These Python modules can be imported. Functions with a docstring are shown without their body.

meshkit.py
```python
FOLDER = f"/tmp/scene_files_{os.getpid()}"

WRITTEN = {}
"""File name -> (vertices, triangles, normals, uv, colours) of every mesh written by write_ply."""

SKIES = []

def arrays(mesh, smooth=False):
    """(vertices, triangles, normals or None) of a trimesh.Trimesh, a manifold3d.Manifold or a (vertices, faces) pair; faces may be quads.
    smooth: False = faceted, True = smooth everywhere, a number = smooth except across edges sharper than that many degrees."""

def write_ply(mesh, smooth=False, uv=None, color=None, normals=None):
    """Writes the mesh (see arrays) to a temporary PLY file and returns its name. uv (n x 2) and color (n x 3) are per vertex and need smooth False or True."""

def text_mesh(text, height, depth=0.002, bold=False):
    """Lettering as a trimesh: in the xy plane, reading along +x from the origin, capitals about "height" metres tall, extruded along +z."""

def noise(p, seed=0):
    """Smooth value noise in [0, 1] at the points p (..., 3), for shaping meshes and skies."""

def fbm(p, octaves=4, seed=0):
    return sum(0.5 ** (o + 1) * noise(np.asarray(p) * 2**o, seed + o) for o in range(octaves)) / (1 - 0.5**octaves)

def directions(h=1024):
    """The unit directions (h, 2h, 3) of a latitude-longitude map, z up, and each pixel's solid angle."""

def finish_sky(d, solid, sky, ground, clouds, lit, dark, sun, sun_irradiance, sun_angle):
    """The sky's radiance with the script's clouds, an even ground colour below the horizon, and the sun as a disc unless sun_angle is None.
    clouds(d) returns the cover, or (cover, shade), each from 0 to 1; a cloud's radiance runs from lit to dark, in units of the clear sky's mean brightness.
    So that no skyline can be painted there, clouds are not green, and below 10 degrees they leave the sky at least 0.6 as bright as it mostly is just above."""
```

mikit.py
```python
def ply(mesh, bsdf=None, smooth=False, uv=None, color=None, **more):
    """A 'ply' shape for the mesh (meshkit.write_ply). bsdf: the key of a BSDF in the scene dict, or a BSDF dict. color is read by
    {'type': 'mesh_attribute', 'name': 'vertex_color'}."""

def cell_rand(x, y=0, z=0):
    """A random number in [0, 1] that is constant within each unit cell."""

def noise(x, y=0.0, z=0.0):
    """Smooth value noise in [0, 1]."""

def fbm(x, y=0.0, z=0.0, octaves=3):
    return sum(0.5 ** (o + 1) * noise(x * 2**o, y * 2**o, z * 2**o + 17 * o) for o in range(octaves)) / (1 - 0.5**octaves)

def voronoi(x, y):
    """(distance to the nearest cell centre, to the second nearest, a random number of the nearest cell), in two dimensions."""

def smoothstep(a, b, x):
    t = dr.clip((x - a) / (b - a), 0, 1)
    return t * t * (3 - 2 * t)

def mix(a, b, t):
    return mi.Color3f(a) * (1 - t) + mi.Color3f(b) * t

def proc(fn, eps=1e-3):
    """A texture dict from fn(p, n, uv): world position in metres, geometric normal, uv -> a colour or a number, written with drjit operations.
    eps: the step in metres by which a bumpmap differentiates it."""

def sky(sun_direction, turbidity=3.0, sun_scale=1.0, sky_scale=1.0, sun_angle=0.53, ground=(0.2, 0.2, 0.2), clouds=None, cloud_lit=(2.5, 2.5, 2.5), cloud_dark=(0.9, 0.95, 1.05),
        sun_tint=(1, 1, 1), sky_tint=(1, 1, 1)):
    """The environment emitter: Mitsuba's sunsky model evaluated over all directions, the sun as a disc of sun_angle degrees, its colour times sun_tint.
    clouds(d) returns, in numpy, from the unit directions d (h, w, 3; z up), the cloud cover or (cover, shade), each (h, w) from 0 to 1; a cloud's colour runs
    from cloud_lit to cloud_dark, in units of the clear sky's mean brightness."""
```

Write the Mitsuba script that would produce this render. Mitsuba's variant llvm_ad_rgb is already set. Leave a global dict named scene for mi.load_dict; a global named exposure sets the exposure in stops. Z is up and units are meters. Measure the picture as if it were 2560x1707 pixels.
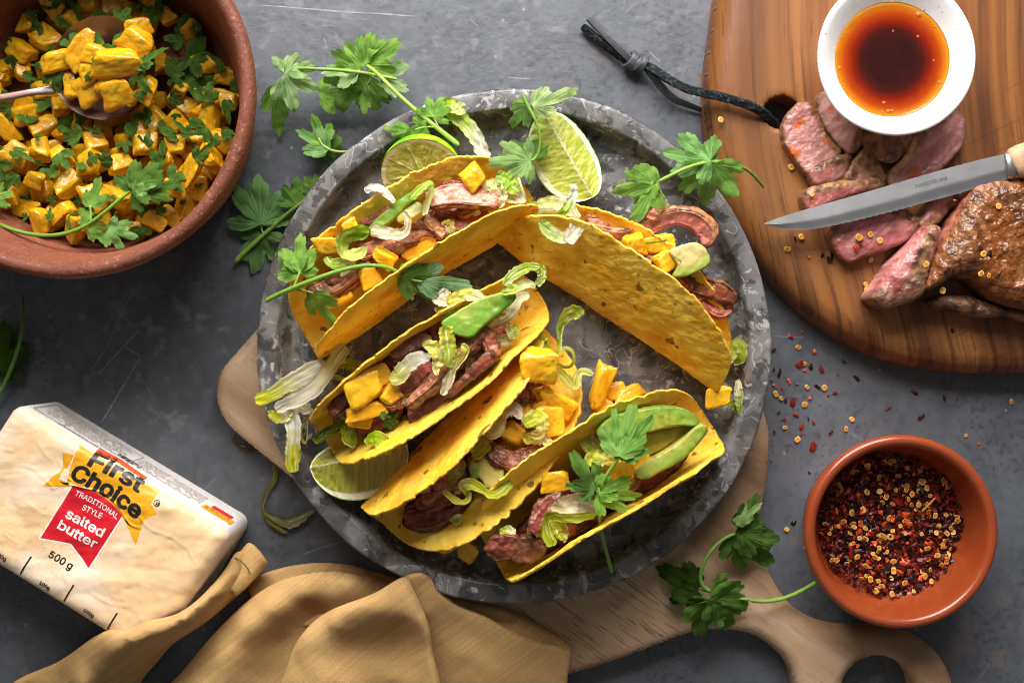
import math, numpy as np, trimesh, shapely, mitsuba as mi, drjit as dr, mikit, meshkit
from scipy.interpolate import CubicSpline, RBFInterpolator
from scipy.spatial import Delaunay, cKDTree
from mikit import proc, noise, fbm, voronoi, cell_rand, smoothstep, mix
from shapely.geometry import Polygon, LineString
from shapely.affinity import translate as sh_move, rotate as sh_rot

T4 = mi.ScalarTransform4f
# ---------------------------------------------------------------- camera, light, exposure
H = 0.62                    # camera height over the table, metres
S = 0.0002                  # metres per photograph pixel on the table
exposure = 0.0
scene, labels = {}, {}
scene['camera'] = {'type': 'perspective', 'fov': math.degrees(2 * math.atan(1280 * S / H)), 'fov_axis': 'x', 'near_clip': 0.02, 'far_clip': 20.0,
                   'to_world': T4().look_at(origin=[0, 0, H], target=[0, 0, 0], up=[0, 1, 0])}
LAMP_POS, LAMP_AIM = np.array([-0.04, 0.70, 0.55]), np.array([0.02, 0.02, 0.0])
scene['window'] = {'type': 'rectangle', 'to_world': T4().look_at(origin=LAMP_POS.tolist(), target=LAMP_AIM.tolist(), up=[0, 0, 1]) @ T4().scale([0.38, 0.28, 1]),
                   'emitter': {'type': 'area', 'radiance': {'type': 'rgb', 'value': [16.0, 15.6, 15.5]}}}
labels['window'] = {'label': 'bright window lighting the table from behind, out of the frame', 'category': 'window', 'kind': 'structure'}
scene['room_light'] = {'type': 'constant', 'radiance': {'type': 'rgb', 'value': [0.145, 0.142, 0.140]}}

# ---------------------------------------------------------------- helpers: pixels, colours, names
F = (0, 0, 2560 / 2352)
v1 = (0, 0, 900 / 1960); v2 = (560, 40, 900 / 1960); v3 = (1140, 200, 860 / 1686); v4 = (1700, 0, 860 / 1873); v5 = (0, 700, 900 / 1960)
v6 = (620, 620, 900 / 1960); v7 = (1140, 860, 860 / 1686); v8 = (1800, 700, 760 / 1183)
w1 = (0, 1200, 760 / 2350); w2 = (560, 1300, 900 / 2352); w3 = (1500, 1200, 900 / 2352); w4 = (2100, 330, 460 / 1387)
w5 = (1430, 20, 550 / 2352); w6 = (0, 980, 400 / 1960); w7 = (250, 1080, 370 / 1934); w8 = (0, 0, 560 / 2195)


def W(view, pts, z=0.0):
    """View coordinates (x, y[, z in mm]) to places on the table scene, in metres."""
    out = []
    for q in pts:
        zz = (q[2] if len(q) > 2 else z) * 0.001
        k = S * (H - zz) / H
        out.append(((view[0] + q[0] * view[2] - 1280) * k, -(view[1] + q[1] * view[2] - 853.5) * k, zz))
    return np.array(out)


def C(hexa, gain=1.0):
    v = np.array([int(hexa[i:i + 2], 16) for i in (0, 2, 4)]) / 255.0
    return np.where(v < 0.04045, v / 12.92, ((v + 0.055) / 1.055) ** 2.4) * gain


def numbered(name):
    key, n = name, 0
    while key in scene or key in labels or key in holders:
        n += 1
        key = f'{name}_{n:03d}'
    return key


holders = set()


def thing(name, label, cat, group=None):
    key = numbered(name)
    holders.add(key)
    labels[key] = {'label': label, 'category': cat}
    if group:
        labels[key]['group'] = group
    return key


def put(name, mesh, mat, label=None, cat=None, group=None, kind=None, parent=None, smooth=True, color=None, **more):
    key = numbered(f'{parent}__{name}' if parent else name)
    scene[key] = mesh if isinstance(mesh, dict) else mikit.ply(mesh, mat, smooth=smooth, color=color, **more)
    e = {k: v for k, v in (('label', label), ('category', cat), ('group', group), ('kind', kind)) if v}
    if e:
        labels[key] = e
    return key


def again(shape, name, M, label=None, cat=None, group=None, parent=None):
    key = numbered(f'{parent}__{name}' if parent else name)
    scene.setdefault(shape['group'], {'type': 'shapegroup', 'shape': shape['ply']})
    scene[key] = {'type': 'instance', 'shapegroup': {'type': 'ref', 'id': shape['group']}, 'to_world': T4(np.asarray(M, float).tolist())}
    e = {k: v for k, v in (('label', label), ('category', cat), ('group', group)) if v}
    if e:
        labels[key] = e
    return key


def unit(name, mesh, bsdf, **more):
    return {'group': name, 'ply': mikit.ply(mesh, bsdf, **more)}


def frame(pos, x, up, scale=(1, 1, 1)):
    x = np.asarray(x, float) / np.linalg.norm(x)
    y = np.cross(up, x); y /= np.linalg.norm(y)
    z = np.cross(x, y)
    M = np.eye(4)
    M[:3, 0], M[:3, 1], M[:3, 2], M[:3, 3] = x * scale[0], y * scale[1], z * scale[2], pos
    return M


def rotm(rx, ry, rz):
    return trimesh.transformations.euler_matrix(math.radians(rx), math.radians(ry), math.radians(rz), 'sxyz')


# ---------------------------------------------------------------- helpers: geometry
def spline(pts, n):
    p = np.asarray(pts, float)
    if len(p) == 2:
        return p[0] + (p[1] - p[0]) * np.linspace(0, 1, n)[:, None]
    d = np.r_[0, np.cumsum(np.maximum(np.linalg.norm(np.diff(p, axis=0), axis=1), 1e-9) ** 0.7)]
    return CubicSpline(d, p)(np.linspace(0, d[-1], n))


def loop(pts, n):
    p = np.asarray(pts, float)
    p = np.vstack([p, p[:1]])
    d = np.r_[0, np.cumsum(np.maximum(np.linalg.norm(np.diff(p, axis=0), axis=1), 1e-9) ** 0.7)]
    return CubicSpline(d, p, bc_type='periodic')(np.linspace(0, d[-1], n, endpoint=False))


def grid_faces(nu, nv, wrap=False):
    i, j = np.meshgrid(np.arange(nu - 1), np.arange(nv if wrap else nv - 1), indexing='ij')
    a, b = i * nv + j, i * nv + (j + 1) % nv
    c, d = (i + 1) * nv + (j + 1) % nv, (i + 1) * nv + j
    q = np.stack([a, b, c, d], -1).reshape(-1, 4)
    return np.vstack([q[:, [0, 1, 2]], q[:, [0, 2, 3]]])


def vnormals(v, f):
    n = np.zeros_like(v)
    fn = np.cross(v[f[:, 1]] - v[f[:, 0]], v[f[:, 2]] - v[f[:, 0]])
    for k in range(3):
        np.add.at(n, f[:, k], fn)
    return n / np.maximum(np.linalg.norm(n, axis=1, keepdims=True), 1e-20)


def outward(v, f):
    """Faces turned so that the closed mesh encloses a positive volume."""
    vol = np.einsum('ij,ij->i', v[f[:, 0]], np.cross(v[f[:, 1]], v[f[:, 2]])).sum()
    return f[:, ::-1] if vol < 0 else f


def sweep(path, w, t, twist=0.0, m=16, p=0.75, up=(0, 0, 1), cap=6.0, rough=0.0, rs=300.0, seed=0):
    """A bent bar along the path, w wide and t thick (metres); returns v, f and, per vertex, s, cos, sin."""
    n = len(path)
    s = np.linspace(0, 1, n)
    w, t, twist = (np.broadcast_to(np.asarray(x, float), (n,)) if np.ndim(x) == 0 or len(x) == n else np.interp(s, np.linspace(0, 1, len(x)), x) for x in (w, t, twist))
    e = np.maximum(1 - np.abs(2 * s - 1) ** cap, 0) ** 0.5
    tan = np.gradient(path, axis=0); tan /= np.linalg.norm(tan, axis=1, keepdims=True) + 1e-12
    side = np.cross(tan, up); side /= np.linalg.norm(side, axis=1, keepdims=True) + 1e-12
    nor = np.cross(side, tan)
    c, q = np.cos(twist)[:, None], np.sin(twist)[:, None]
    side, nor = side * c + nor * q, nor * c - side * q
    a = np.arange(m) * 2 * np.pi / m
    cx, cy = np.sign(np.cos(a)) * np.abs(np.cos(a)) ** p, np.sign(np.sin(a)) * np.abs(np.sin(a)) ** p
    e = np.maximum(e, 0.08)
    v = path[:, None] + (side * (w * e)[:, None])[:, None] * cx[None, :, None] / 2 + (nor * (t * e)[:, None])[:, None] * cy[None, :, None] / 2
    v = np.vstack([v.reshape(-1, 3), path[:1], path[-1:]])
    f = grid_faces(n, m, True)
    j = np.arange(m)
    f = np.vstack([f, np.stack([j * 0 + n * m, (j + 1) % m, j], 1), np.stack([j * 0 + n * m + 1, (n - 1) * m + j, (n - 1) * m + (j + 1) % m], 1)])
    f = outward(v, f)
    if rough:
        nn = vnormals(v, f)
        v = v + nn * ((meshkit.fbm(v * rs, 3, seed) - 0.5) * 2 * rough)[:, None]
    ss = np.r_[np.repeat(s, m), 0, 1]
    return v, f, ss, np.r_[np.tile(np.cos(a), n), 0, 0], np.r_[np.tile(np.sin(a), n), 0, 0]


def tube(path, r, m=10, rough=0.0, seed=0, cap=14.0):
    r = np.asarray(r, float)
    v, f, s, _, _ = sweep(path, 2 * r, 2 * r, m=m, p=1.0, cap=cap, rough=rough, rs=600, seed=seed)
    return v, f, s


def revolve(profile, n=96, smooth_n=None):
    """Closed turned body from a closed (r, z) outline."""
    pr = np.asarray(profile, float)
    a = np.arange(n) * 2 * np.pi / n
    v = np.stack([pr[:, None, 0] * np.cos(a), pr[:, None, 0] * np.sin(a), np.broadcast_to(pr[:, None, 1], (len(pr), n))], -1).reshape(-1, 3)
    return v, outward(v, grid_faces(len(pr), n, True))


def tri2d(poly, g, rings=()):
    """Triangles filling the polygon: samples on the outline, on inset rings and on a jittered grid."""
    rng = np.random.default_rng(5)

    def ring(line, step):
        n = max(8, int(line.length / step))
        return np.array([line.interpolate(i / n, normalized=True).coords[0] for i in range(n)])

    out = [ring(r, g * 0.6) for r in [poly.exterior, *poly.interiors]]
    edge = np.vstack(out)
    last = 0.0
    for d in rings:
        b = poly.buffer(-d)
        for part in getattr(b, 'geoms', [b]):
            if not part.is_empty:
                out += [ring(r, g * 0.8) for r in [part.exterior, *part.interiors] if r.length > 3 * g]
        last = d
    x0, y0, x1, y1 = poly.bounds
    X, Y = np.meshgrid(np.arange(x0, x1, g), np.arange(y0, y1, g * 0.866))
    X = X + (np.arange(X.shape[0]) % 2)[:, None] * g / 2
    pts = np.stack([X.ravel(), Y.ravel()], 1) + rng.uniform(-0.1, 0.1, (X.size, 2)) * g
    pts = pts[shapely.contains_xy(poly, pts[:, 0], pts[:, 1])]
    kd = cKDTree(np.vstack([ring(r, g * 0.3) for r in [poly.exterior, *poly.interiors]]))
    if len(pts):
        pts = pts[kd.query(pts)[0] > last + g * 0.45]
    v = np.vstack(out + ([pts] if len(pts) else []))
    f = Delaunay(v).simplices
    c = v[f].mean(1)
    f = f[shapely.contains_xy(poly, c[:, 0], c[:, 1])]
    a, b, c = v[f[:, 0]], v[f[:, 1]], v[f[:, 2]]
    area = (b[:, 0] - a[:, 0]) * (c[:, 1] - a[:, 1]) - (b[:, 1] - a[:, 1]) * (c[:, 0] - a[:, 0])
    f = np.where((area < 0)[:, None], f[:, ::-1], f)[np.abs(area) > 1e-14]
    dist = kd.query(v)[0]
    dist[:len(edge)] = 0
    return v, f, dist


def solid(v2, f, zt, zb):
    """Closed body between the height zt and the height zb over a flat triangulation."""
    n = len(v2)
    v = np.vstack([np.c_[v2, zt], np.c_[v2, zb]])
    e = np.sort(np.vstack([f[:, [0, 1]], f[:, [1, 2]], f[:, [2, 0]]]), 1)
    d = np.vstack([f[:, [0, 1]], f[:, [1, 2]], f[:, [2, 0]]])
    _, inv, cnt = np.unique(e, axis=0, return_inverse=True, return_counts=True)
    b = d[cnt[inv.ravel()] == 1]
    side = np.vstack([np.stack([b[:, 0], b[:, 0] + n, b[:, 1] + n], 1), np.stack([b[:, 0], b[:, 1] + n, b[:, 1]], 1)])
    return v, np.vstack([f, f[:, ::-1] + n, side])


def bevel(d, r):
    return np.where(d >= r, 0.0, r - np.sqrt(np.maximum(r * r - (r - np.minimum(d, r)) ** 2, 0)))


def board(poly, z0, h, r, g, rim=None):
    """A plank body: flat top, rounded upper edge."""
    v2, f, d = tri2d(poly, g, [r * x for x in (0.04, 0.15, 0.32, 0.55, 0.8, 1.0)])
    zt = z0 + h - bevel(d, r) * (1 if rim is None else rim)
    return solid(v2, f, zt, np.full(len(v2), z0))


def at_xy(view, pts, z):
    return W(view, pts, z)[:, :2]


def mixv(a, b, t):
    t = np.clip(np.asarray(t, float), 0, 1)[..., None]
    return np.asarray(a) * (1 - t) + np.asarray(b) * t


def sst(a, b, x):
    t = np.clip((x - a) / (b - a), 0, 1)
    return t * t * (3 - 2 * t)


# ---------------------------------------------------------------- materials
VC = {'type': 'mesh_attribute', 'name': 'vertex_color'}


def mat(key, color, rough=0.5, spec=0.5, bump=None, bump_h=0.0002, eps=2e-4, **kw):
    c = color if isinstance(color, dict) else {'type': 'rgb', 'value': [float(x) for x in color]} if not callable(color) else proc(color)
    b = {'type': 'principled', 'base_color': c, 'roughness': rough, 'specular': spec, **kw}
    if bump is not None:
        b = {'type': 'bumpmap', 'arbitrary': proc(bump, eps=eps), 'scale': bump_h, 'bsdf': b}
    scene[key] = {'type': 'twosided', 'bsdf': b}


def seg_dist(x, y, a, b):
    dx, dy = b[0] - a[0], b[1] - a[1]
    t = dr.clip(((x - a[0]) * dx + (y - a[1]) * dy) / (dx * dx + dy * dy), 0, 1)
    return dr.sqrt(dr.square(x - a[0] - t * dx) + dr.square(y - a[1] - t * dy)), t


SCRATCH = [(tuple(a), tuple(b), w, k) for (a, b), w, k in [
    (at_xy(v5, [(775, 250), (520, 530)], 0), 0.16, 0.5), (at_xy(v5, [(770, 410), (545, 785)], 0), 0.18, 0.6), (at_xy(v5, [(735, 20), (580, 370)], 0), 0.12, 0.35),
    (at_xy(v5, [(580, 370), (490, 500)], 0), 0.16, 0.4), (at_xy(v5, [(680, 360), (770, 415)], 0), 0.18, 0.5), (at_xy(v5, [(740, 480), (840, 640)], 0), 0.12, 0.35),
    (at_xy(v5, [(1100, 1150), (1180, 1070)], 0), 0.15, 0.3), (at_xy(F, [(585, 12), (965, 40)], 0), 0.2, 0.7), (at_xy(v2, [(1540, 335), (1670, 345)], 0), 0.2, 0.6),
    (at_xy(v2, [(540, 120), (560, 180)], 0), 0.2, 0.4), (at_xy(v2, [(1340, 20), (1380, 60)], 0), 0.2, 0.4), (at_xy(w5, [(810, 470), (940, 590)], 0), 0.2, 0.5),
    (at_xy(v8, [(200, 215), (330, 225)], 0), 0.18, 0.4), (at_xy(v8, [(480, 580), (560, 625)], 0), 0.18, 0.35), (at_xy(F, [(820, 1230), (690, 1275)], 0), 0.16, 0.35),
    (at_xy(v8, [(1010, 1550), (1050, 1490)], 0), 0.2, 0.3), (at_xy(F, [(330, 640), (300, 690)], 0), 0.15, 0.3), (at_xy(F, [(500, 640), (260, 700)], 0), 0.12, 0.2)]]


def table_color(p, n, uv):
    x, y = p.x, p.y
    big = fbm(x * 9, y * 9, 0.3, 4)
    mid = fbm(x * 60, y * 60, 1.7, 4)
    fine = fbm(x * 560, y * 560, 2.1, 3)
    c = mix((0.046, 0.050, 0.056), (0.122, 0.130, 0.145), smoothstep(0.2, 0.8, 0.5 * big + 0.3 * mid + 0.2 * fbm(x * 190, y * 190, 3.1, 3)))
    c = mix(c, mi.Color3f(0.018, 0.019, 0.021), smoothstep(0.5, 0.85, fine) * (0.15 + 0.35 * smoothstep(0.4, 0.7, fbm(x * 25, y * 25, 9.0, 2))))
    c = mix(c, mi.Color3f(0.22, 0.225, 0.235), 0.35 * smoothstep(0.62, 0.85, fbm(x * 160, y * 160, 5.0, 3)) * smoothstep(0.5, 0.7, fbm(x * 18, y * 18, 3.0, 2)))
    c = mix(c, mi.Color3f(0.16, 0.11, 0.09), 0.4 * smoothstep(0.72, 0.85, fbm(x * 70, y * 70, 12.0, 3)))
    warp = (noise(x * 60, y * 60, 4.0) - 0.5) * 0.0008
    for a, b, w, k in SCRATCH:
        d, t = seg_dist(x + warp, y + warp, a, b)
        c = mix(c, mi.Color3f(0.42, 0.42, 0.43), k * (1 - smoothstep(w * 0.0004, w * 0.0022, d)) * (0.35 + 0.65 * noise(t * 25, w * 40)) * smoothstep(0, 0.1, t) * smoothstep(1.0, 0.9, t))
    spot, _, which = voronoi(x * 45, y * 45)
    c = mix(c, mi.Color3f(0.35, 0.35, 0.35), dr.select(which > 0.9, (1 - smoothstep(0.015, 0.05, spot)) * 0.5, 0.0))
    return c


mat('table_top', table_color, rough=proc(lambda p, n, uv: 0.36 + 0.22 * fbm(p.x * 40, p.y * 40, 0.5, 3)), spec=0.45,
    bump=lambda p, n, uv: fbm(p.x * 350, p.y * 350, 0.0, 3), bump_h=0.00022)


def stone_color(p, n, uv):
    x, y, z = p.x * 75, p.y * 75, p.z * 75
    wx, wy = fbm(x, y, z, 3) * 2.2, fbm(x + 7, y + 3, z, 3) * 2.2
    a = fbm(x * 1.5 + wx, y * 1.5 + wy, z, 4)
    b = fbm(x * 5 + 2 * wy, y * 5 + 2 * wx, z * 3, 4)
    c = mix((0.072, 0.069, 0.067), (0.185, 0.176, 0.168), smoothstep(0.3, 0.65, a))
    c = mix(c, mi.Color3f(0.40, 0.38, 0.36), 0.85 * smoothstep(0.56, 0.66, b) * smoothstep(0.42, 0.6, fbm(x * 0.8 + wy, y * 0.8, 3.0, 2)))
    c = mix(c, mi.Color3f(0.030, 0.028, 0.027), 0.75 * smoothstep(0.57, 0.66, fbm(x * 3 + wx * 1.5, y * 3 + wy, z + 9, 4)))
    vein = dr.abs(fbm(x * 1.4 + wx, y * 1.4 + wy * 1.3, 5.0, 3) - 0.5)
    c = mix(c, mi.Color3f(0.42, 0.40, 0.385), 0.65 * (1 - smoothstep(0.003, 0.012, vein)) * smoothstep(0.45, 0.6, noise(x * 0.7, y * 0.7, 8.0)))
    return mix(c, mi.Color3f(0.10, 0.075, 0.055), 0.5 * smoothstep(0.6, 0.72, fbm(x * 2, y * 2, 20.0, 3)))


mat('stone', stone_color, rough=0.36, spec=0.5, bump=lambda p, n, uv: fbm(p.x * 500, p.y * 500, p.z * 500, 3), bump_h=0.00025)


def wood_round(p, n, uv):
    # grain runs nearly up and down the picture, with a wavy drift
    q = p.x + 0.10 * p.y + 0.012 * dr.sin(p.y * 14) + 0.02 * (fbm(p.x * 8, p.y * 3, 0.2, 2) - 0.5)
    band = fbm(q * 95, p.y * 2.4, p.z * 20, 4)
    streak = fbm(q * 420, p.y * 9, p.z * 60, 3)
    c = mix((0.150, 0.050, 0.012), (0.33, 0.128, 0.033), smoothstep(0.25, 0.75, 0.5 * band + 0.5 * fbm(q * 230, p.y * 3.5, p.z * 30, 3)))
    c = mix(c, mi.Color3f(0.42, 0.195, 0.062), 0.6 * smoothstep(0.52, 0.75, fbm(q * 24, p.y * 1.5, 4.0, 3)))
    c = mix(c, mi.Color3f(0.075, 0.024, 0.007), 0.55 * smoothstep(0.55, 0.75, fbm(q * 34 + 4, p.y * 2.0, 7.0, 3)))
    c = mix(c, mi.Color3f(0.045, 0.015, 0.005), 0.6 * smoothstep(0.50, 0.75, streak))
    pore = fbm(q * 1500, p.y * 60, p.z * 100, 2)
    c = mix(c, mi.Color3f(0.08, 0.03, 0.01), 0.55 * smoothstep(0.66, 0.78, pore))
    # knife marks at the right
    r = fbm((p.x * 0.5 - p.y) * 900, (p.x + 0.5 * p.y) * 16, 2.0, 2)
    return mix(c, mi.Color3f(0.055, 0.02, 0.008), 0.3 * smoothstep(0.7, 0.80, r) * smoothstep(0.16, 0.24, p.x))


mat('acacia', wood_round, rough=0.42, spec=0.4, bump=lambda p, n, uv: fbm((p.x + 0.10 * p.y) * 900, p.y * 30, p.z * 300, 3), bump_h=0.0001)
GA = math.atan2(-(1568 - 900), 1900 - 560)   # direction of the paddle board in the picture
ca, sa = math.cos(-0.62), math.sin(-0.62)


def wood_paddle(p, n, uv):
    l, q = p.x * ca + p.y * sa, -p.x * sa + p.y * ca
    q = q + 0.010 * (fbm(l * 7, q * 12, 0.4, 3) - 0.5)
    band = fbm(q * 60, l * 4, p.z * 40, 3)
    c = mix((0.31, 0.185, 0.098), (0.52, 0.355, 0.215), smoothstep(0.3, 0.7, band))
    c = mix(c, mi.Color3f(0.20, 0.115, 0.06), 0.55 * smoothstep(0.5, 0.72, fbm(q * 26 + 3, l * 3, 2.0, 3)))
    pore = fbm(q * 1700, l * 95, p.z * 500, 2)
    c = mix(c, mi.Color3f(0.085, 0.045, 0.022), 0.6 * smoothstep(0.60, 0.76, pore) * (0.25 + 0.75 * smoothstep(0.35, 0.6, fbm(q * 30, l * 9, 6.0, 2))))
    # a dark heartwood streak near the right corner
    dark = smoothstep(0.45, 0.68, fbm(q * 70 + 9, l * 5, 11.0, 3)) * (1 - smoothstep(0.02, 0.05, dr.sqrt(dr.square(p.x - 0.083) + dr.square(p.y + 0.065))))
    return mix(c, mi.Color3f(0.07, 0.055, 0.045), 0.85 * dark)


mat('mango_wood', wood_paddle, rough=0.55, spec=0.3, bump=lambda p, n, uv: fbm((-p.x * sa + p.y * ca) * 900, (p.x * ca + p.y * sa) * 45, p.z * 300, 2), bump_h=0.0002)


def terracotta_color(p, n, uv):
    f = fbm(p.x * 900, p.y * 900, p.z * 900, 2)
    c = mix((0.130, 0.036, 0.017), (0.215, 0.068, 0.033), fbm(p.x * 120, p.y * 120, p.z * 120, 3))
    c = mix(c, mi.Color3f(0.42, 0.22, 0.15), 0.5 * smoothstep(0.68, 0.80, f))
    return mix(c, mi.Color3f(0.06, 0.018, 0.012), 0.5 * smoothstep(0.3, 0.2, f))


mat('terracotta', terracotta_color, rough=0.62, spec=0.35, bump=lambda p, n, uv: fbm(p.x * 800, p.y * 800, p.z * 800, 3), bump_h=0.0005)
mat('glazed_clay', lambda p, n, uv: mix((0.235, 0.036, 0.008), (0.315, 0.058, 0.014), fbm(p.x * 60, p.y * 60, p.z * 60, 3)), rough=0.28, spec=0.5, clearcoat=0.6, clearcoat_gloss=0.92)


def white_color(p, n, uv):
    d, _, which = voronoi(p.x * 260 + p.z * 130, p.y * 260 - p.z * 90)
    c = mix((0.80, 0.775, 0.745), (0.72, 0.69, 0.655), fbm(p.x * 50, p.y * 50, p.z * 50, 3))
    c = mix(c, mi.Color3f(0.10, 0.08, 0.07), dr.select(which > 0.86, 1 - smoothstep(0.03, 0.11, d), 0.0))
    return mix(c, mi.Color3f(0.52, 0.33, 0.18), 0.55 * smoothstep(0.66, 0.76, fbm(p.x * 150, p.y * 150, 3.0, 3)) * smoothstep(0.55, 0.65, fbm(p.x * 30, p.y * 30, 6.0, 2)))


mat('white_glaze', white_color, rough=0.3, spec=0.5, clearcoat=0.4, clearcoat_gloss=0.9)


def taco_color(p, n, uv):
    x, y, z = p.x, p.y, p.z
    a = fbm(x * 90, y * 90, z * 90, 4)
    c = mix((0.78, 0.41, 0.018), (0.88, 0.585, 0.065), smoothstep(0.28, 0.7, a))
    c = mix(c, mi.Color3f(0.90, 0.64, 0.17), 0.38 * smoothstep(0.55, 0.72, fbm(x * 330, y * 330, z * 330, 3)))
    c = mix(c, mi.Color3f(0.52, 0.19, 0.008), 0.5 * smoothstep(0.6, 0.75, fbm(x * 45 + 5, y * 45, z * 45, 3)))
    f = fbm(x * 300 + 9, y * 300, z * 300 + 4, 3)
    c = mix(c, mi.Color3f(0.20, 0.065, 0.010), 0.6 * smoothstep(0.74, 0.80, f))
    return mix(c, mi.Color3f(0.09, 0.028, 0.008), 0.8 * smoothstep(0.78, 0.82, fbm(x * 210, y * 170 + 3, z * 170, 2)))


mat('tortilla', taco_color, rough=0.48, spec=0.4, bump=lambda p, n, uv: fbm(p.x * 420, p.y * 420, p.z * 420, 3), bump_h=0.0008)
mat('stalk', VC, rough=0.55, spec=0.3)
mat('mango_flesh', VC, rough=0.29, spec=0.5, bump=lambda p, n, uv: fbm(p.x * 380, p.y * 380, p.z * 380, 3), bump_h=0.0006)
mat('meat', VC, rough=0.34, spec=0.5, bump=lambda p, n, uv: fbm(p.x * 650, p.y * 650, p.z * 650, 4), bump_h=0.0009)
mat('seared', VC, rough=0.30, spec=0.55, bump=lambda p, n, uv: fbm(p.x * 320, p.y * 320, p.z * 320, 4), bump_h=0.0022)
mat('avocado_flesh', VC, rough=0.36, spec=0.45, bump=lambda p, n, uv: fbm(p.x * 200, p.y * 200, p.z * 200, 3), bump_h=0.0011)
mat('lime_pulp', VC, rough=0.22, spec=0.5, bump=lambda p, n, uv: fbm(p.x * 500, p.y * 500, p.z * 500, 2), bump_h=0.0005)
mat('lime_peel', VC, rough=0.35, spec=0.5, bump=lambda p, n, uv: voronoi(p.x * 900 + p.z * 500, p.y * 900)[0], bump_h=0.0002)
scene['herb_leaf'] = {'type': 'principledthin', 'base_color': VC, 'roughness': 0.42, 'spec_trans': 0.0, 'diff_trans': 0.7, 'eta': 1.45}
scene['salad_leaf'] = {'type': 'principledthin', 'base_color': VC, 'roughness': 0.45, 'spec_trans': 0.0, 'diff_trans': 0.55, 'eta': 1.45}
mat('plain', VC, rough=0.4, spec=0.45)


def wrap_color(p, n, uv):
    a = fbm(p.x * 45, p.y * 45, p.z * 45, 4)
    c = mix((0.80, 0.52, 0.27), (0.84, 0.66, 0.47), smoothstep(0.25, 0.75, a))
    return mix(c, mi.Color3f(0.74, 0.69, 0.64), smoothstep(0.3, 0.75, 1 - n.z))


mat('wrapper', wrap_color, rough=0.36, spec=0.45, bump=lambda p, n, uv: 1 - dr.abs(2 * fbm(p.x * 85 + 2 * noise(p.x * 30, p.y * 30), p.y * 85, p.z * 85, 4) - 1), bump_h=0.0007)
for k, c in (('print_black', (0.018, 0.014, 0.012)), ('print_red', (0.60, 0.012, 0.022)), ('print_yellow', (0.78, 0.36, 0.012)), ('print_orange', (0.75, 0.10, 0.025)), ('print_white', (0.85, 0.74, 0.68)), ('print_grey', (0.42, 0.37, 0.34))):
    mat(k, c, rough=0.38, spec=0.45)


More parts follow.
